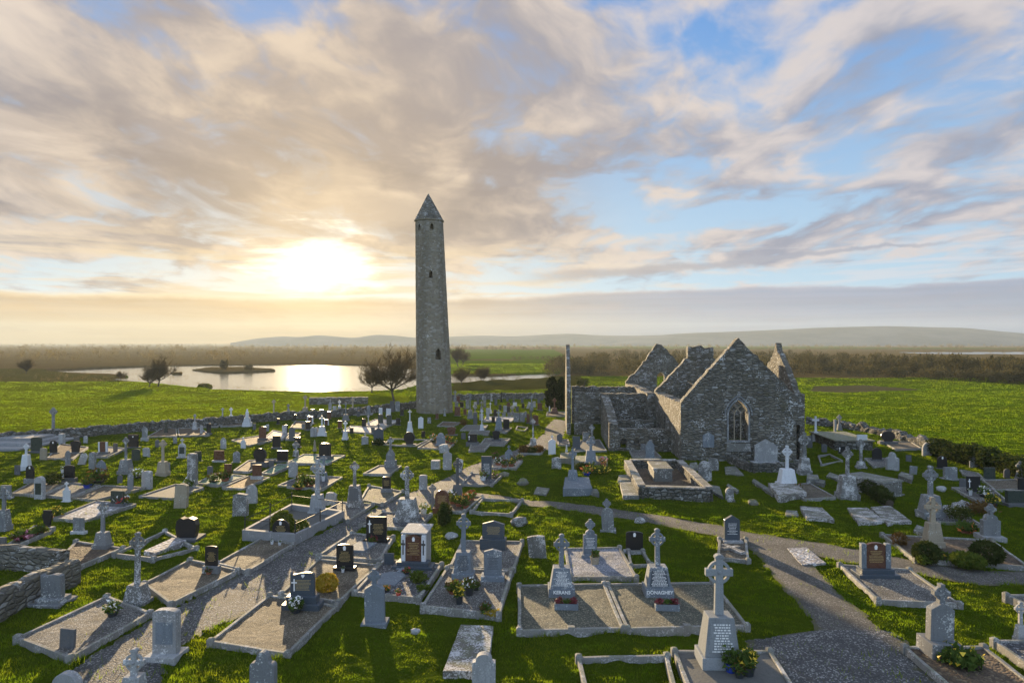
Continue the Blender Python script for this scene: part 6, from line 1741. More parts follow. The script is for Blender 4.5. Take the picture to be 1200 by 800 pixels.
ledger([(673, 545), (702, 545), (700, 538), (674, 538)], .35, 'low rough block under the celtic cross of the daffodil bed', 'mossy_stone')
ledger([(683, 546), (712, 545.5), (711, 537), (684, 537.5)], .25, 'flat mossy kerb stone right of the daffodil bed cross', 'mossy_stone')
ledger([(1070, 625), (1088, 632), (1092, 625), (1074, 619)], .25, 'pale worn slab left of the brown-headed cross')
ledger([(536, 627), (546, 628), (548, 624), (538, 623)], .05, 'tiny flat stone in the grass behind the tall blue-grey cross') if False else None
ledger([(1052, 560), (1068, 566), (1070, 560), (1056, 556)], .25, 'low dark slab behind the table-topped tomb')
ledger([(955, 569), (965, 571), (967, 567), (957, 565)], .3, 'pale loose block right of the smooth pale cross')
ledger([(945, 568), (960, 568), (958, 562.5), (946, 562.5)], .45, 'squat grey block at the foot of the lichened cross')
ledger([(968, 560), (986, 566), (989, 562), (972, 556)], .2, 'lichened slab lying on dark grass left of the knobbly cross')
ledger([(1040, 642), (1076, 638), (1074, 634), (1042, 637)], .1, 'low stone strip at the far edge of the garden plot') if False else None
ledger([(500, 658), (536, 640), (520, 632), (500, 640)], .2, 'x') if False else None
def rock(px, py, r, label, mat='lichen_limestone'):
    X, Y = P(px, py); rg = random.Random(int(px * 7))
    bm = bmesh.new(); bmesh.ops.create_icosphere(bm, subdivisions=2, radius=1)
    me = bpy.data.meshes.new('boulder')
    for v in bm.verts: v.co = v.co * (1 + rg.uniform(-.18, .18)); v.co.x *= r; v.co.y *= r * .8; v.co.z *= r * .7
    bm.to_mesh(me); bm.free(); me.materials.append(MATS[mat])
    o = bpy.data.objects.new('boulder', me); C.objects.link(o); o.location = (X, Y, zh1(X, Y) + r * .35)
    tag(o, label, 'boulder', 'loose boulders in the grass'); note(o, px, py, '', label)
rock(528.5, 630, .35, 'pale boulder in the grass behind the tall blue-grey cross', 'pale_limestone')
rock(609, 614, .5, 'grey-white boulder between the grassy plot and the freckled slab')
rock(750, 613, .35, 'lone lichened boulder above the black headstone')
rock(487, 742, .18, 'small white stone on the shaded grass near the ledger', 'pale_limestone')
rock(591, 558, .4, 'mossy boulder right of the tall dark slab plot', 'mossy_stone')
rock(613, 568, .45, 'dark mossy stump of stone in the grass above the footpath', 'mossy_stone')
rock(882, 591, .35, 'dull boulder before the left of the thick mossy ledger', 'mossy_stone')
rock(1103, 575, .35, 'pale stone beside the broad-based grey cross', 'pale_limestone')
rock(1128, 597, .6, 'heap-like boulder behind the grey panelled stone')
rock(1112, 601, .5, 'round pale boulder right of the broad-based cross')
rock(1088, 597, .5, 'lichened boulder left of the broad-based cross')
rock(857, 588, .3, 'small rock at the foot of the small rounded speckled stone')

def fallen_cross():
    X, Y = P(860, 648)
    t = thing('fallen_cross', (X, Y, zh1(X, Y) + .12), R(20), 'broken white cross lying flat on a gravel plot', 'stone cross')
    m, zc, tt = cross_mesh(1.0, 1.5, .3, .14)
    o = m.build('cross', 'lichen_limestone', t, .01, loc=(0, -.7, .07)); o.rotation_euler = (R(-90), 0, 0)
    note(t, 860, 648, '', 'broken white cross lying flat on a gravel plot', None)
fallen_cross()
def plaque(px, py, w, l, label, heart=False, mat='blue_stone'):
    X, Y = P(px, py)
    t = thing('plaque', (X, Y, zh1(X, Y) + .17), R(-12), label, 'plaque', 'small plaques on graves')
    ol = [(-w, -l), (w, -l), (w, l * .6), (w * .5, l), (-w * .5, l), (-w, l * .6)] if heart else [(-w, -l), (w, -l), (w, l), (-w, l)]
    m = MB().prism(ol, -.06, .06); m.v = [(x, z, y) for x, y, z in m.v]
    b = m.build('tablet', mat, t, .01)
    if heart:
        m, zc, tt = cross_mesh(.5, .7, .14, .05)
        m.v = [(x, z, y) for x, y, z in m.v]; m.build('cross', mat, t, .006, loc=(.1, l * .9, .07))
    note(t, px, py, '', label)
plaque(457, 683, .55, .8, 'grey shaped plaque with small cross lying on the dark grave', True)
plaque(424, 645, .5, .75, 'flat grey plaque on the gravel behind the gold-lettered black stone')

# ------------------------------------------------------------------ flowers, pots, shrubs
def zat(px, py, lift=.1):
    X, Y = P(px, py); return X, Y, zh1(X, Y) + lift
def pot(px, py, r, h, label, potmat='dark_pot', flower='green_leaf', n=120, lift=.1, flower2=None, spread=1.5, fh=1.2):
    X, Y, Z = seat_on_ground(px, py); rg = random.Random(int(px * 13 + py)); Z += .3 if lift >= .5 else 0
    t = thing('flower_pot', (X, Y, Z), rg.uniform(0, 6), label, 'flower pot', 'flower pots on the graves')
    MB().lathe([(r * .75, 0), (r, h), (r * 1.08, h), (r * 1.08, h * .9), (r * .9, h * .88)], 12).build('pot', potmat, t)
    MB().leaves((0, 0, h + r * .5), (r * spread, r * spread, r * fh), n, r * .8, .1, rg, .6).build('leaves', 'green_leaf', t)
    MB().leaves((0, 0, h + r * .8 * fh), (r * spread, r * spread, r * .9 * fh), n // 2, r * .55, .7, rg).build('blossoms', flower, t)
    if flower2: MB().leaves((0, 0, h + r * .8 * fh), (r * spread, r * spread, r * .9 * fh), n // 3, r * .55, .75, rg).build('blossoms', flower2, t)
    note(t, px, py, '', label)
def trough(px, py, label):
    X, Y, Z = seat_on_ground(px, py)
    t = thing('planter', (X, Y, Z), AX, label, 'planter', 'stone planters with red flowers')
    MB().box(-.46, .46, -.16, .16, 0, .06).box(-.46, .46, -.16, -.12, .061, .25).box(-.46, .46, .12, .16, .061, .25).box(-.46, -.42, -.119, .119, .061, .25).box(.42, .46, -.119, .119, .061, .25).build('trough', 'blue_stone', t)
    MB().box(-.419, .419, -.119, .119, .062, .22).build('earth', 'brown_soil', t)
    rg = random.Random(int(px))
    for sx in (-.29, .29):
        m = MB().leaves((sx, 0, .31), (.16, .15, .13), 110, .10, .3, rg)
        m.build('blossoms', 'dark_red_petal', t)
    MB().leaves((0, 0, .30), (.3, .1, .08), 60, .1, .2, rg, 1).build('leaves', 'green_leaf', t)
    note(t, px, py, '', label)
trough(663.5, 713, 'stone trough with two red flower clumps before the left twin cross')
trough(781.5, 713.5, 'stone trough with two red flower clumps before the right twin cross')
pot(538, 707, .16, .34, 'dark pot with yellow and green blooms on pale gravel', 'dark_pot', 'yellow_petal')
pot(550, 697, .2, .34, 'square dark planter with wilted flowers behind the dark pot', 'dark_pot', 'brown_leaf', flower2='white_petal')
pot(532, 695, .22, .12, 'low bowl of reddish brown plants beside the yellow blooms', 'terracotta', 'brown_leaf')
pot(557.5, 691, .13, .14, 'small brown wreath pot near the incised blue-grey stone', 'dark_pot', 'brown_leaf')
pot(568.5, 718, .15, .12, 'small brown tuft in a low pot at the plot corner', 'terracotta', 'brown_leaf')
pot(453.5, 693, .12, .10, 'low pot of bright orange-red flowers on the dark grave', 'dark_pot', 'orange_petal', fh=.8)
pot(467, 699, .10, .18, 'small red lantern-like pot on the dark grave', 'red_petal', 'red_petal', 40)
pot(477, 672, .12, .10, 'red blooms at the foot of the brown tablet', 'dark_pot', 'red_petal', 60)
pot(697, 660, .22, .36, 'squat stone pot on the blue chips', 'tan_stone', 'brown_leaf', 40, .1, None, .8, .6)
pot(856.5, 786, .20, .28, 'blue pot with a leafy plant at the tallest cross', 'blue_pot', 'green_leaf', 150, .2, None, 1.5, 1.7)
pot(876, 790, .22, .30, 'stone-coloured urn of dark foliage right of the blue pot', 'dark_pot', 'green_leaf', 160, .2, 'yellow_petal', 1.3, 1.5)
pot(866, 793, .14, .2, 'small dark pot between the blue pot and the urn', 'dark_pot', 'brown_leaf', 60, .2)
pot(347, 717, .2, .2, 'oval floral wreath with white and green in front of the blue-black stone', 'dark_pot', 'white_petal', 140, .12, 'green_leaf')
pot(402, 671, .07, .18, 'slim white vase before the black stone behind the yellow bush', 'white_marble', 'white_petal', 20)
pot(245, 672, .12, .12, 'small dark red flower pot at the slim black stone', 'terracotta', 'dark_red_petal', 60)
pot(319, 637.5, .08, .18, 'white vase left of the arched black headstone base', 'white_marble', 'white_petal', 16)
pot(328, 638.5, .08, .14, 'second white vase, right at the arched black headstone base', 'white_marble', 'white_petal', 16)
pot(437, 637, .16, .1, 'purple-brown heather pot before the cross-carved black stone', 'dark_pot', 'dark_red_petal', 80)
pot(132.5, 720, .2, .2, 'pale flowers in a bowl on the long grey gravel plot', 'dark_pot', 'white_petal', 90)
pot(26, 632, .35, .1, 'pink and red wreath on the small gravel plot at the left', 'dark_pot', 'pink_petal', 120, .1, 'dark_red_petal', 1.5, .6)
pot(48, 625, .3, .1, 'dark wreath at the foot of the urn-shaped headstone', 'dark_pot', 'brown_leaf', 80, .1, None, 1.4, .6)
pot(67, 607, .3, .1, 'yellow-orange flowers at the corner of the white chip plot', 'terracotta', 'yellow_petal', 80, .15)
pot(103, 571, .3, .25, 'blue pot with dead stems before the tall blue-grey pointed slab', 'blue_pot', 'brown_leaf', 80)
pot(116, 567, .45, .3, 'dark heather tub at the foot of the tall blue-grey pointed slab', 'dark_pot', 'brown_leaf', 120)
pot(74, 560, .14, .7, 'tall white vase left of the arched black stone', 'white_marble', 'white_petal', 20)
pot(124.5, 558, .12, .3, 'orange flowers on a thin stand beside the pointed slab', 'iron', 'orange_petal', 30, .5)
pot(143, 592, .3, .15, 'red and white flowers beside the twin dark green stone', 'dark_pot', 'red_petal', 60, .1, 'white_petal')
pot(222, 571, .25, .25, 'blue and white flowers at the foot of the tall narrow lichen slab', 'dark_pot', 'white_petal', 60)
pot(251, 564, .3, .15, 'dried brown wreath on the pale green chip plot', 'dark_pot', 'brown_leaf', 90)
pot(264, 563, .3, .25, 'round rust-coloured bush pot before the rusty brown headstone', 'terracotta', 'brown_leaf', 90)
pot(161, 560, .3, .15, 'pale ornaments bowl by the pale squared stone', 'dark_pot', 'white_petal', 60)
pot(354, 566, .3, .2, 'dead flower arrangement left in the dark chip plot', 'terracotta', 'brown_leaf', 80)
pot(362, 569, .4, .15, 'brown wreath lying in the dark chip plot', 'terracotta', 'brown_leaf', 100, .1, None, 1.4, .6)
pot(350, 572, .3, .12, 'small yellow-brown wreath at the near kerb of the dark chip plot', 'terracotta', 'yellow_petal', 70, .1, None, 1.2, .6)
pot(379, 563, .14, .4, 'white vase below the blue-grey cross behind the great one', 'white_marble', 'white_petal', 20)
pot(496.5, 603, .2, .35, 'pale vase right of the speckled celtic cross', 'white_marble', 'white_petal', 40)
pot(566, 562, .25, .3, 'pale figurine pot before the tall dark slab by the lane', 'white_marble', 'brown_leaf', 40)
pot(580, 559.5, .25, .15, 'purple flowers right of the tall dark slab by the lane', 'dark_pot', 'pink_petal', 50)
for i, (px, py, fl, lab) in enumerate([(584, 544.5, 'white_petal', 'white ornament cluster, left in the pebbled plot'), (591, 547, 'brown_leaf', 'brown flower bunch in the middle of the pebbled plot'), (599, 546, 'yellow_petal', 'yellow flower bunch in the pebbled plot'), (609, 540, 'yellow_petal', 'tall yellow flowers right of the pale blue cross-topped stone'), (581, 538, 'dark_red_petal', 'dark red flower pot left of the pale blue cross-topped stone'), (602, 542, 'brown_leaf', 'dark flower bunch at the back of the pebbled plot')]):
    pot(px, py, .25, .22, lab, 'terracotta', fl, 60)
for px, py, fl, lab in [(531, 590, 'brown_leaf', 'brown flowers, nearest the tall dark cross'), (538, 593, 'yellow_petal', 'yellowing flower bunch in the flower-filled plot'), (547, 589, 'orange_petal', 'orange flowers in the flower-filled plot'), (552, 585.5, 'red_petal', 'bright red flowers at the far corner of the flower-filled plot'), (529, 585, 'white_petal', 'white flowers beside the tall dark cross'), (545, 595, 'brown_leaf', 'dried wreath near the kerb of the flower-filled plot')]:
    pot(px, py, .24, .2, lab, 'terracotta', fl, 70)
pot(687.5, 556.5, .3, .22, 'blue bowl of flowers in front of the daffodil bed', 'blue_pot', 'orange_petal', 60, .02)
pot(707, 547, .25, .4, 'orange and purple flowers at the right end of the daffodil bed', 'terracotta', 'orange_petal', 60, .05, 'pink_petal')
pot(693.5, 549, .2, .25, 'pale blue pot before the celtic cross of the daffodil bed', 'blue_stone', 'yellow_petal', 40, .05)
pot(1133, 624, .4, .12, 'orange-brown wreath behind the garden plot', 'terracotta', 'orange_petal', 100, .1, None, 1.3, .4)
pot(1137, 580, .12, .35, 'white vase below the square black stone', 'white_marble', 'white_petal', 20)
pot(1153, 582, .3, .2, 'white and dark flower bunch right of the white vase', 'dark_pot', 'white_petal', 60)
pot(1163, 592, .3, .2, 'yellow flower clump behind the grey panelled stone', 'dark_pot', 'yellow_petal', 90, .2)
pot(935, 573, .2, .1, 'small red flowers at the base of the smooth pale cross', 'dark_pot', 'red_petal', 40)
pot(525, 518, .3, .2, 'orange flowers right of the shouldered blue-grey stone', 'terracotta', 'orange_petal', 50)
pot(508, 518, .3, .3, 'white and orange flowers left of the shouldered blue-grey stone', 'dark_pot', 'white_petal', 50, .1, 'orange_petal')
pot(531, 520, .3, .2, 'yellow flowers beside the flared reddish stone', 'terracotta', 'yellow_petal', 50)
pot(577, 512, .3, .2, 'dark wreath at the flared black stone', 'dark_pot', 'brown_leaf', 60)

def clump(px, py, rx, rz_, n, size, mat, label, cat='shrub', name='shrub', lift=0.0, flower=None, nf=0, ry=None, grp='shrubs and clipped bushes', lm=None, shell=.55):
    X, Y, Z = seat_on_ground(px, py); rg = random.Random(int(px * 3 + py * 11))
    t = thing(name, (X, Y, Z), 0, label, cat, grp)
    m = MB()
    if shell > .6: m.leaves((0, 0, rz_ * .85), (rx, ry or rx, rz_), n * 2, size, shell, rg)
    for k in range(7 if shell <= .6 else 0):
        a, b = rg.uniform(0, 6.28), rg.random() * .45
        m.leaves((rx * b * math.cos(a), (ry or rx) * b * math.sin(a), rz_ * rg.uniform(.75, 1.05)), (rx * rg.uniform(.6, .85), (ry or rx) * rg.uniform(.6, .85), rz_ * rg.uniform(.8, 1.0)), n // 7, size, shell, rg)
    m.build('foliage', mat, t)
    s = MB()
    for k in range(4): s.tube([(0, 0, -.1), (rg.uniform(-.3, .3) * rx, rg.uniform(-.3, .3) * rx, rz_)], [.03, .012], 4)
    s.build('stems', 'bark', t)
    if flower: MB().leaves((0, 0, rz_ * 1.1), (rx * 1.05, (ry or rx) * 1.05, rz_ * 1.0), nf, max(.16, size * .8), .85, rg, .3, 1.0).build('blossoms', flower, t)
    note(t, px, py - 6, '', label, lm)
clump(383, 692, .46, .40, 900, .10, 'yellow_leaf', 'rounded golden yellow bush on the tan gravel', lm='the golden bush', lift=.1, shell=.8)
clump(331, 627, .62, .72, 900, .13, 'box_leaf', 'tall clipped green ball behind the arched black headstone', lift=.2, shell=.8)
clump(352, 629, .48, .48, 700, .12, 'box_leaf', 'smaller clipped ball in the railed plot', lift=.2, shell=.8)
clump(1085, 657, .6, .5, 900, .13, 'hedge_leaf', 'dark round bush left in the garden plot', lift=.1, lm='the dark left bush of the garden plot', shell=.8)
clump(1080, 659, .42, .28, 400, .1, 'box_leaf', 'small olive bush in front of the dark left bush', lift=.1)
clump(1134, 662, .72, .32, 900, .13, 'box_leaf', 'wide green cushion bush in the garden plot', lift=.1, shell=.8)
clump(1156, 658, .7, .55, 1000, .13, 'hedge_leaf', 'dark round bush right in the garden plot', lift=.1, shell=.8)
clump(1056, 638, .5, .35, 300, .12, 'brown_leaf', 'thin brownish plant at the far left of the garden plot', lift=.1)
clump(1105, 654, .8, .16, 260, .16, 'green_leaf', 'low daffodil patch with yellow heads in the garden plot', 'flowers', 'daffodils', .1, 'yellow_petal', 26, grp='daffodil clumps')
clump(1124, 776, .7, .26, 500, .2, 'green_leaf', 'daffodils and dark leaves before the heavy gabled stone', 'flowers', 'daffodils', .1, 'yellow_petal', 24, grp='daffodil clumps')
clump(703, 553, 1.0, .26, 520, .2, 'green_leaf', 'daffodil bed at the foot of a celtic cross', 'flowers', 'daffodils', 0, 'yellow_petal', 60, grp='daffodil clumps', lm='the daffodil bed')
clump(684, 551, .8, .35, 500, .16, 'hedge_leaf', 'dark low shrub left of the daffodil bed')
clump(520, 616, .42, .72, 1300, .15, 'hedge_leaf', 'dark cone-shaped conifer in front of the rounded brown headstone', 'conifer', 'conifer', lm='the dark little conifer', shell=.4)
clump(614, 530, .7, .45, 500, .15, 'brown_leaf', 'brown rounded shrub at the left of the shrubby plot')
clump(623, 530, .6, .32, 400, .15, 'hedge_leaf', 'low dark shrub in the middle of the shrubby plot')
clump(631, 529, .7, .38, 450, .15, 'brown_leaf', 'brown shrub at the right of the shrubby plot')
clump(443.5, 522, .75, .4, 500, .15, 'hedge_leaf', 'clipped olive hedge block before the dark gabled stone')
clump(62, 567, .8, .5, 500, .16, 'hedge_leaf', 'dark low bush left of the arched black stone with white vase')
clump(543, 498, .6, .4, 300, .15, 'brown_leaf', 'brown bush near the plots right of the tower')
clump(906, 539, 1.1, .35, 700, .14, 'hedge_leaf', 'dark ground shrub inside the wall at the gable foot', ry=.7)
clump(1146, 600, 1.1, .4, 600, .15, 'brown_leaf', 'dry brownish tangle beside the panelled stone', shell=.3)
clump(1125, 608, 1.0, .45, 600, .14, 'hedge_leaf', 'dark tangle of plants right of the broad-based cross', shell=.3)
clump(490, 681, .45, .25, 420, .12, 'box_leaf', 'low green wreath-like plant on the dark grave', lift=.12)
clump(497, 690, .35, .10, 300, .10, 'box_leaf', 'grassy strip plant in the dark grave, near the kerb', lift=.12)
clump(577, 719, .4, .08, 200, .10, 'yellow_leaf', 'patch of yellow moss in the corner of the pale gravel plot', lift=.14)

# hedges
def hedge(px, h, th, label, n, mat='hedge_leaf', seed=1, lm=None, size=.22, at=None, name='hedge'):
    pts = [np.array(P(*p)) for p in px]; rg = random.Random(seed); m = MB(); core = MB()
    L = [np.linalg.norm(b - a) for a, b in zip(pts[:-1], pts[1:])]
    for a, b, l in zip(pts[:-1], pts[1:], L):
        k = max(2, int(l / .8))
        for i in range(k):
            p = a + (b - a) * (i + rg.random()) / k
            hh = h * rg.uniform(.8, 1.12)
            m.leaves((p[0], p[1], hh * .5), (th * rg.uniform(.5, .75), th * rg.uniform(.5, .75), hh * .55), n // (k * max(1, len(L))), size, .6, rg)
    o = m.build('foliage', mat)
    t = thing(name, (0, 0, 0), 0, label, 'hedge'); o.parent = t
    wall_strip(core, pts, h * .45, th * .35, seed, .1, .6).build('branches', 'bark', t)
    a = at or px[len(px) // 2]; note(t, a[0], a[1], '', label, lm)
hedge([(1094, 533), (1130, 542), (1170, 552), (1230, 570)], 1.7, 1.5, 'dark overgrown hedge running from the rubble wall to the right edge', 9000, seed=3, lm='the dark hedge at the right')
hedge([(1003, 571), (1016, 578), (1030, 586), (1043, 593)], 1.0, 1.0, 'clipped dark hedge running aslant past the knobbly cross', 4200, seed=4, lm='the slanting clipped hedge', size=.14)
hedge([(535, 463), (560, 465)], .5, .7, 'x', 10, seed=5) if False else None

# yews
def yew(px, py, H, r, label, seed, lm=None):
    X, Y = P(px, py); rg = random.Random(seed)
    t = thing('yew_tree', (X, Y, zh1(X, Y)), 0, label, 'tree', 'dark columnar yews')
    MB().tube([(0, 0, -.2), (0, 0, H * .3), (.1, 0, H * .8)], [.25, .2, .08], 7).build('trunk', 'bark', t)
    m = MB()
    for k in range(26):
        z = H * (.06 + .88 * (k / 25)); rr = r * (1.0 if z < H * .7 else 1.0 - .62 * (z / H - .7) / .3) * rg.uniform(.85, 1.1)
        a = rg.uniform(0, 6.28)
        m.leaves((rr * .3 * math.cos(a), rr * .3 * math.sin(a), z), (rr * .8, rr * .8, H * .09), 330, .34, .5, rg, 1.2)
    m.build('crown', 'yew_leaf', t)
    note(t, px, py - 18, '', label, lm)
yew(646.5, 478.5, 4.9, .98, 'dark columnar yew, left one of the pair by the church', 1, 'the left yew')
yew(658, 479.5, 4.8, .88, 'dark columnar yew, right one of the pair, touching the ruin', 2)

# bare winter trees
def bare_tree(px, py, H, label, seed, spread=.55, twigs=14, lm=None, trunkr=.03, name='bare_tree', zg=None, multi=1):
    X, Y = P(px, py); rg = random.Random(seed)
    t = thing(name, (X, Y, zh1(X, Y) if zg is None else zg), rg.uniform(0, 6), label, 'tree', 'bare winter trees')
    tr, tw = MB(), MB()
    def grow(p, d, L, r, lev):
        n = 4; pts = [p]; q = p
        for i in range(n):
            d = (d + Vector((rg.gauss(0, .12), rg.gauss(0, .12), rg.gauss(.05, .07)))).normalized(); q = q + d * L / n; pts.append(q)
        r = max(r, H * .0020)
        rad = [r * (1 - .5 * i / n) for i in range(n + 1)]
        (tr if lev < 3 else tw).tube(pts, rad, 6 if lev < 2 else (4 if lev < 3 else 3), cap=False)
        if lev >= 3:
            for i in range(6):
                b = pts[rg.randint(1, n)]; a = (d + Vector((rg.gauss(0, .55), rg.gauss(0, .55), rg.gauss(.1, .45)))).normalized()
                sd = a.cross(Vector((rg.gauss(0, 1), rg.gauss(0, 1), rg.gauss(0, 1)))).normalized(); qq = H * rg.uniform(.05, .09)
                tw.add([b - sd * H * .002, b + sd * H * .002, b + a * qq], [(0, 1, 2)])
        if lev >= 4: return
        k = {0: 0, 1: 5, 2: 5, 3: max(3, twigs // 4)}[lev]
        for i in range(k):
            u = rg.uniform(.2, .98); jx = min(n - 1, int(u * n)); b = pts[jx].lerp(pts[jx + 1], u * n - jx)
            ax = Vector((rg.gauss(0, 1), rg.gauss(0, 1), rg.gauss(0.2, .5))).normalized()
            nd = (d * (1 - spread * .8) + ax * spread).normalized()
            grow(b, nd, L * rg.uniform(.5, .72), r * .52, lev + 1)
        if lev == 0:
            m = 7
            for i in range(m):
                a = i * 6.283 / m + rg.uniform(-.3, .3); el = rg.uniform(.45, 1.25)
                b = pts[-1].lerp(pts[-2], rg.random() * .9)
                grow(b, Vector((math.cos(a) * math.cos(el), math.sin(a) * math.cos(el), math.sin(el))), H * rg.uniform(.30, .40), r * .55, 1)
        grow(pts[-1], (d + Vector((rg.gauss(0, .25), rg.gauss(0, .25), .1))).normalized(), L * .66 if lev else H * .33, r * .5, lev + 1)
    for k in range(multi):
        a = rg.uniform(0, 6.28)
        grow(Vector((rg.uniform(-.2, .2) * (multi > 1), 0, -.2)), Vector((.35 * math.cos(a) * (multi > 1), .35 * math.sin(a) * (multi > 1), 1)).normalized(), H * .22, H * trunkr, 0)
    tr.build('trunk', 'bark', t); tw.build('crown', 'twig', t)
    note(t, px, py - 12, '', label, lm)
bare_tree(462, 470, 11.2, 'spreading bare tree just left of the round tower', 5, .62, 17, 'the bare tree left of the tower', .021)
bare_tree(435.5, 459.5, 6.2, 'slim small bare tree at the lake shore near the tower', 8, .5, 12)
bare_tree(185.5, 452.5, 7.8, 'broad bare tree on the far side of the left field', 11, .6, 16, 'the broad bare tree in the field', .03)
bare_tree(174.5, 453.5, 5.4, 'shorter bushy bare tree left of the broad one', 14, .6, 16, None, .03)
bare_tree(541, 452, 5.0, 'bare branches of a tree showing right of the tower', 21, .6, 14, None, .024)
bare_tree(566, 447, 4.4, 'bushy bare thicket by the water right of the tower', 23, .6, 14, None, .02, multi=3)
bare_tree(537, 429, 10, 'far bare tree in the green field right of the tower', 25, .5, 14)
bare_tree(542.5, 427, 8, 'second far bare tree in the green field right of the tower', 27, .5, 14)
bare_tree(141, 445, 3.2, 'little bare bush tree in the rough land at the left', 31, .6, 12)
bare_tree(30.5, 438, 5.5, 'bare bush tree near the far left shore', 33, .6, 14, None, .03, multi=2)

def bush_far(px, py, rx, h, label, seed, mat='scrub', n=900):
    X, Y = P(px, py); rg = random.Random(seed)
    t = thing('bush', (X, Y, zh1(X, Y) - .2), 0, label, 'bush', 'bushes by the lake')
    m = MB()
    for k in range(9):
        m.leaves((rg.uniform(-.6, .6) * rx, rg.uniform(-.4, .4) * rx, h * rg.uniform(.3, .62)), (rx * rg.uniform(.3, .5), rx * .4, h * rg.uniform(.3, .42)), n // 9, h * .10, .4, rg)
    m.build('foliage', mat, t); s = MB()
    for k in range(5): s.tube([(rg.uniform(-.4, .4) * rx, 0, -.2), (rg.uniform(-.6, .6) * rx, rg.uniform(-.3, .3) * rx, h * .7)], [.08, .03], 4)
    s.build('stems', 'bark', t)
    note(t, px, py - 3, '', label)
bush_far(262, 432.5, 2.2, 4.6, 'rounded bush on the lake island, the taller one', 1)
bush_far(291, 433.5, 2.3, 2.9, 'lower bush on the lake island, right of the taller one', 2)
bush_far(683, 452, 1.9, 2.6, 'round dark bush behind the ruin left of the west gable', 3, 'hedge_leaf')
bush_far(239, 451.5, 1.6, .9, 'small dark islet bush near the left shore of the lake', 4, 'hedge_leaf')

# ------------------------------------------------------------------ woods and scrub (far masses)
def wood(name, label, trees, mat, seed, dens=70, cat='woodland', trunks=True):
    """trees: list of (x, y, height, radius)"""
    rs = np.random.RandomState(seed)
    V, Fc = [], []; off = 0
    for (x, y, h, r) in trees:
        n = int(dens * (0.6 + h / 10))
        z0 = 0.0
        cz = h * .60
        d = rs.normal(size=(n, 3)); d /= np.linalg.norm(d, axis=1, keepdims=True)
        k = rs.rand(n, 1) ** .45
        # clumps inside the crown
        cl = rs.normal(size=(6, 3)) * .45; ci = rs.randint(0, 6, n)
        p = (d * k * .62 + cl[ci] * .75) * np.array([r, r, h * .42]) + np.array([x, y, cz])
        p[:, 2] = np.clip(p[:, 2], h * .05, h * (.78 + .22 * rs.rand(n)))
        low = rs.rand(n) < .30
        p[low, 2] = rs.rand(low.sum()) * h * .5
        up = rs.normal(size=(n, 3)) * .8 + np.array([0, 0, .7]); up /= np.linalg.norm(up, axis=1, keepdims=True)
        sd = np.cross(up, rs.normal(size=(n, 3))); sd /= np.linalg.norm(sd, axis=1, keepdims=True)
        q = h * (.09 + .12 * rs.rand(n, 1))
        a, b, c = p - sd * q * .22, p + sd * q * .22, p + up * q
        V.append(np.stack([a, b, c], 1).reshape(-1, 3))
    v = np.concatenate(V); f = np.arange(len(v)).reshape(-1, 3)
    o = raw(name, v, f, mat)
    tag(o, label, cat, kind='stuff')
RS = np.random.RandomState(4)
def band(px0, px1, py0, py1, n, h0, h1):
    out = []
    for _ in range(n):
        py = RS.uniform(py0, py1); px = RS.uniform(px0, px1); x, y = P(px, py); h = RS.uniform(h0, h1)
        out.append((x, y, h, h * RS.uniform(.42, .7)))
    return out
right = []
for _ in range(300):
    px = RS.uniform(945, 1290); base = 437.5 + (px - 945) / 255 * 13.5
    py = base - RS.rand() ** 1.4 * 15; x, y = P(px, py); h = RS.uniform(4.2, 6.9) * (1 if py < base - 3 else .65); right.append((x, y, h, h * RS.uniform(.4, .62)))
wood('woodland', 'belt of brown leafless scrub and trees beyond the right field', right, 'scrub', 1, 150)
mid = band(655, 945, 431, 440, 110, 3.6, 6.6) + band(690, 950, 417, 431, 120, 4, 6.5) + band(640, 700, 432, 440, 20, 3, 6)
wood('woodland', 'brown leafless wood behind the ruined church', mid, 'scrub', 2, 120)
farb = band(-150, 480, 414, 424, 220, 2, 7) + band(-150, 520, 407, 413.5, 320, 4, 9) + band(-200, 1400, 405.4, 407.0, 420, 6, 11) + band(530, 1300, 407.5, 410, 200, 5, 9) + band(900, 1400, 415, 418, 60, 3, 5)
wood('treeline', 'hazy brown scrub and hedgerows stretching to the horizon', farb, 'hazed_scrub', 3, 46)
hd = band(600, 645, 420.2, 421.2, 40, 1.6, 2.6) + band(540, 665, 409, 410, 60, 4, 7) + band(640, 665, 432, 437, 20, 3, 5) + band(535, 640, 445.5, 447, 24, .8, 1.6) + band(530, 600, 441, 448, 16, .8, 1.5)
wood('hedgerow', 'thin dark hedges dividing the green fields right of the tower', hd, 'scrub', 4, 60)
sh = []
for i in range(len(LAKE)):
    a, b = LAKE[i], LAKE[(i + 1) % len(LAKE)]
    m_ = max(2, int(abs(b[0] - a[0]) / 2.0))
    for k in range(m_):
        if RS.rand() < .75:
            px = a[0] + (b[0] - a[0]) * k / m_; py = a[1] + (b[1] - a[1]) * k / m_ + RS.uniform(-.1, .35)
            x, y = P(px, py); h = RS.uniform(.3, 1.0); sh.append((x, y, h, h * RS.uniform(1, 2.2)))
for isl in ISLES:
    for _ in range(26):
        px = RS.uniform(min(p[0] for p in isl), max(p[0] for p in isl)); py = RS.uniform(min(p[1] for p in isl), max(p[1] for p in isl))
        if inpoly(np.array([px]), np.array([py]), isl)[0]:
            x, y = P(px, py); h = RS.uniform(.5, 1.1); sh.append((x, y, h, h * 2))
wood('reeds', 'low reeds and tussocks fringing the lake', sh, 'reed', 5, 40, 'reeds')
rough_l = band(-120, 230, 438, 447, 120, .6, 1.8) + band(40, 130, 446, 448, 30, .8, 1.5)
wood('undergrowth', 'brown rough growth between the left field and the lake', rough_l, 'hazed_scrub', 6, 40, 'undergrowth')

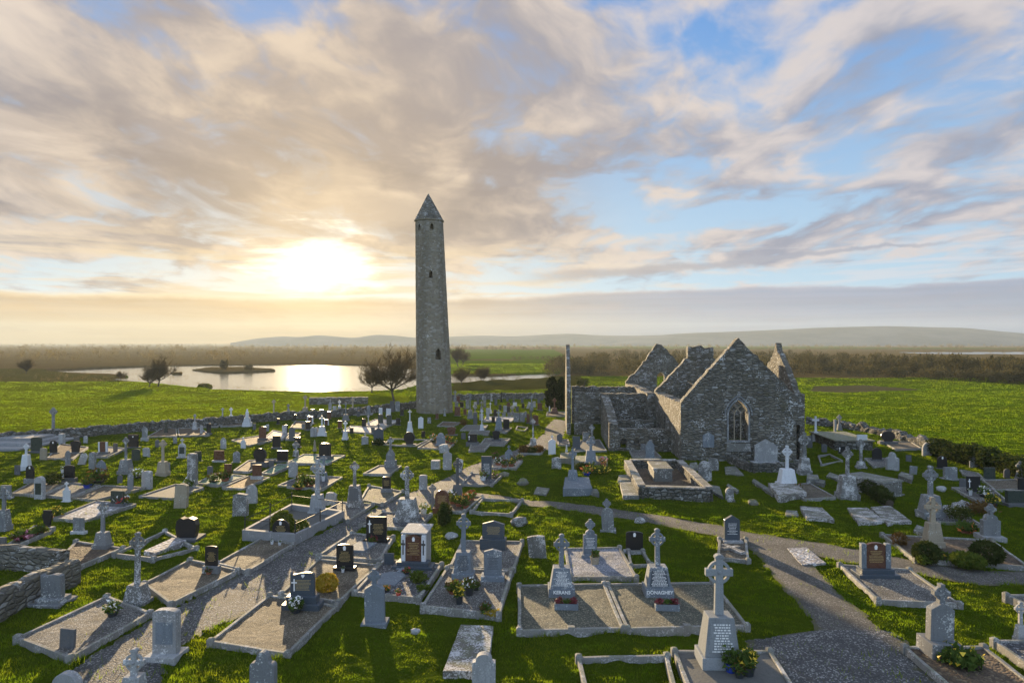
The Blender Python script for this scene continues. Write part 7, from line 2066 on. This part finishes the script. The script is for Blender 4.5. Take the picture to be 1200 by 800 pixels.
# ------------------------------------------------------------------ grass: single blades, too many to count
def grass():
    rs = np.random.RandomState(9)
    zones = [(18, 30, 330, 1.0), (30, 42, 210, 1.15), (42, 58, 110, 1.45), (58, 80, 54, 1.9), (80, 112, 28, 2.5), (112, 150, 14, 3.4), (150, 225, 6, 5.0), (225, 350, 2.2, 8.0)]
    V, V2 = [], []
    MB5 = blur_mask(3)
    def edge_at(x, y):
        i = np.clip(((x - MX0) / MRES).astype(int), 0, MNX - 1); j = np.clip(((y - MY0) / MRES).astype(int), 0, MNY - 1)
        return MB5[j, i]
    for d0, d1, dens, k in zones:
        n = int(.95 * (d1 ** 2 - d0 ** 2) * dens)
        y = np.sqrt(rs.rand(n) * (d1 ** 2 - d0 ** 2) + d0 ** 2); x = (rs.rand(n) * 2 - 1) * .95 * y
        s = max(1.0, d0 / 60.0)
        cl = fbm(x / (.55 * s), y / (.5 * s), 71, 3); big = fbm(x / (3.5 * s), y / (3.5 * s), 73, 3)
        keep = ((mask_at(x, y) < .5) | (rs.rand(n) < .10 * (cl > .56))) & (rs.rand(n) < np.clip((cl - .28) * 3.2, .12, 1))
        if d1 > 100:
            lk = inpoly(x, y, LAKE_G)
            keep &= ~lk
            sc = soil_colour(x, y); keep &= sc[:, 1] > sc[:, 0] * 1.15
        x, y, cl, big = x[keep], y[keep], cl[keep], big[keep]; n = len(x)
        z = zbase(x, y) + tufts(x, y) * np.clip((150 - np.hypot(x, y)) / 70, 0, 1)
        h = (.03 + .13 * np.clip(cl - .25, 0, .6) + .05 * (big - .4)) * rs.uniform(.6, 1.4, n) * (.8 + .2 * k)
        eg = np.where(y < 110, edge_at(x, y), 0.0)
        h = h * (1 + 1.3 * np.clip(eg * 3, 0, 1) * rs.rand(n)) * np.where(big < .40, .55, 1.0)
        h = np.clip(h, .025, .16 + .05 * k)
        a = rs.rand(n) * 6.283; w = .011 * k * rs.uniform(.7, 1.5, n)
        la = rs.rand(n) * 6.283; lean = h * rs.uniform(.1, .9, n)
        p0 = np.stack([x - np.cos(a) * w, y - np.sin(a) * w, z - .02], 1); p1 = np.stack([x + np.cos(a) * w, y + np.sin(a) * w, z - .02], 1)
        p2 = np.stack([x + np.cos(la) * lean, y + np.sin(la) * lean, z + h], 1)
        tri = np.stack([p0, p1, p2], 1)
        wall_y = np.interp(x, [-120, -58.8, -36, -20, -10.5, -6], [66, 71, 85, 97, 107, 112])
        right_y = np.interp(x, [20, 26, 34, 41, 47, 60], [92, 84, 80, 68, 60, 50])
        fld = np.where(x < -6, y > wall_y, np.where(x > 20, y > right_y, y > 130))
        V.append(tri[~fld].reshape(-1, 3)); V2.append(tri[fld].reshape(-1, 3))
    v = np.concatenate(V2)
    o = raw('pasture', v, np.arange(len(v)).reshape(-1, 3), 'pasture_blade')
    tag(o, 'bright pasture grass of the fields outside the graveyard walls', 'grass', kind='stuff')
    v = np.concatenate(V)
    o = raw('grass', v, np.arange(len(v)).reshape(-1, 3), 'grass_blade')
    tag(o, 'short uneven grass covering the graveyard between the graves', 'grass', kind='stuff')
    print('grass blades', len(v) // 3)
grass()

# ------------------------------------------------------------------ haze
def haze():
    m = bpy.data.materials.new('haze'); m.use_nodes = True
    T = NT(m.node_tree); out = T.n('ShaderNodeOutputMaterial'); v = T.n('ShaderNodeVolumePrincipled')
    v.inputs['Color'].default_value = (0.72, 0.86, 1.0, 1); v.inputs['Density'].default_value = HAZE; v.inputs['Anisotropy'].default_value = 0.3
    T.t.links.new(v.outputs[0], out.inputs['Volume'])
    MATS['haze'] = m
    o = MB().box(-5200, 5200, -300, 3520, -8, 110).build('haze', 'haze')
    tag(o, 'thin warm evening haze over the land', 'haze', kind='stuff')
HAZE = 0.0001
if HAZE: haze()

# ------------------------------------------------------------------ labels: each thing is told apart by what it stands nearest to
def write_labels():
    lms = [i for i in ITEMS if i['lm']]
    dist = lambda a, b: math.hypot(a['px'] - b['px'], 1.6 * (a['py'] - b['py']))
    used = set()
    for it in ITEMS:
        if it['label']: it['o']['label'] = it['label']; used.add(it['label'])
    groups = {}
    for it in ITEMS:
        if not it['label']: groups.setdefault(it['phrase'], []).append(it)
    ordw = ['', 'second ', 'third ', 'fourth ', 'fifth ', 'sixth ', 'seventh ', 'eighth ']
    for ph, its in groups.items():
        for it in its:
            best = None
            for l in lms:
                if l is it: continue
                d = dist(it, l)
                k = sum(1 for j in its if j is not it and j is not l and dist(j, l) < d)
                if k > 7: continue
                # refine: rank among same-phrase things on the same side
                dx, dy = it['px'] - l['px'], it['py'] - l['py']
                side = ('to its right' if dx > 0 else 'to its left') if abs(dx) > 1.2 * abs(dy) else ('beyond it' if dy < 0 else 'on its near side')
                lab = f"{ph} {ordw[k]}nearest {l['lm']}, {side}"
                if len(lab.split()) > 16: lab = f"{ph} {ordw[k]}nearest {l['lm']}"
                if len(lab.split()) > 16 or lab in used: continue
                sc = d + k * 60
                if best is None or sc < best[0]: best = (sc, lab)
            lab = best[1] if best else ph
            it['o']['label'] = lab; used.add(lab)
write_labels()
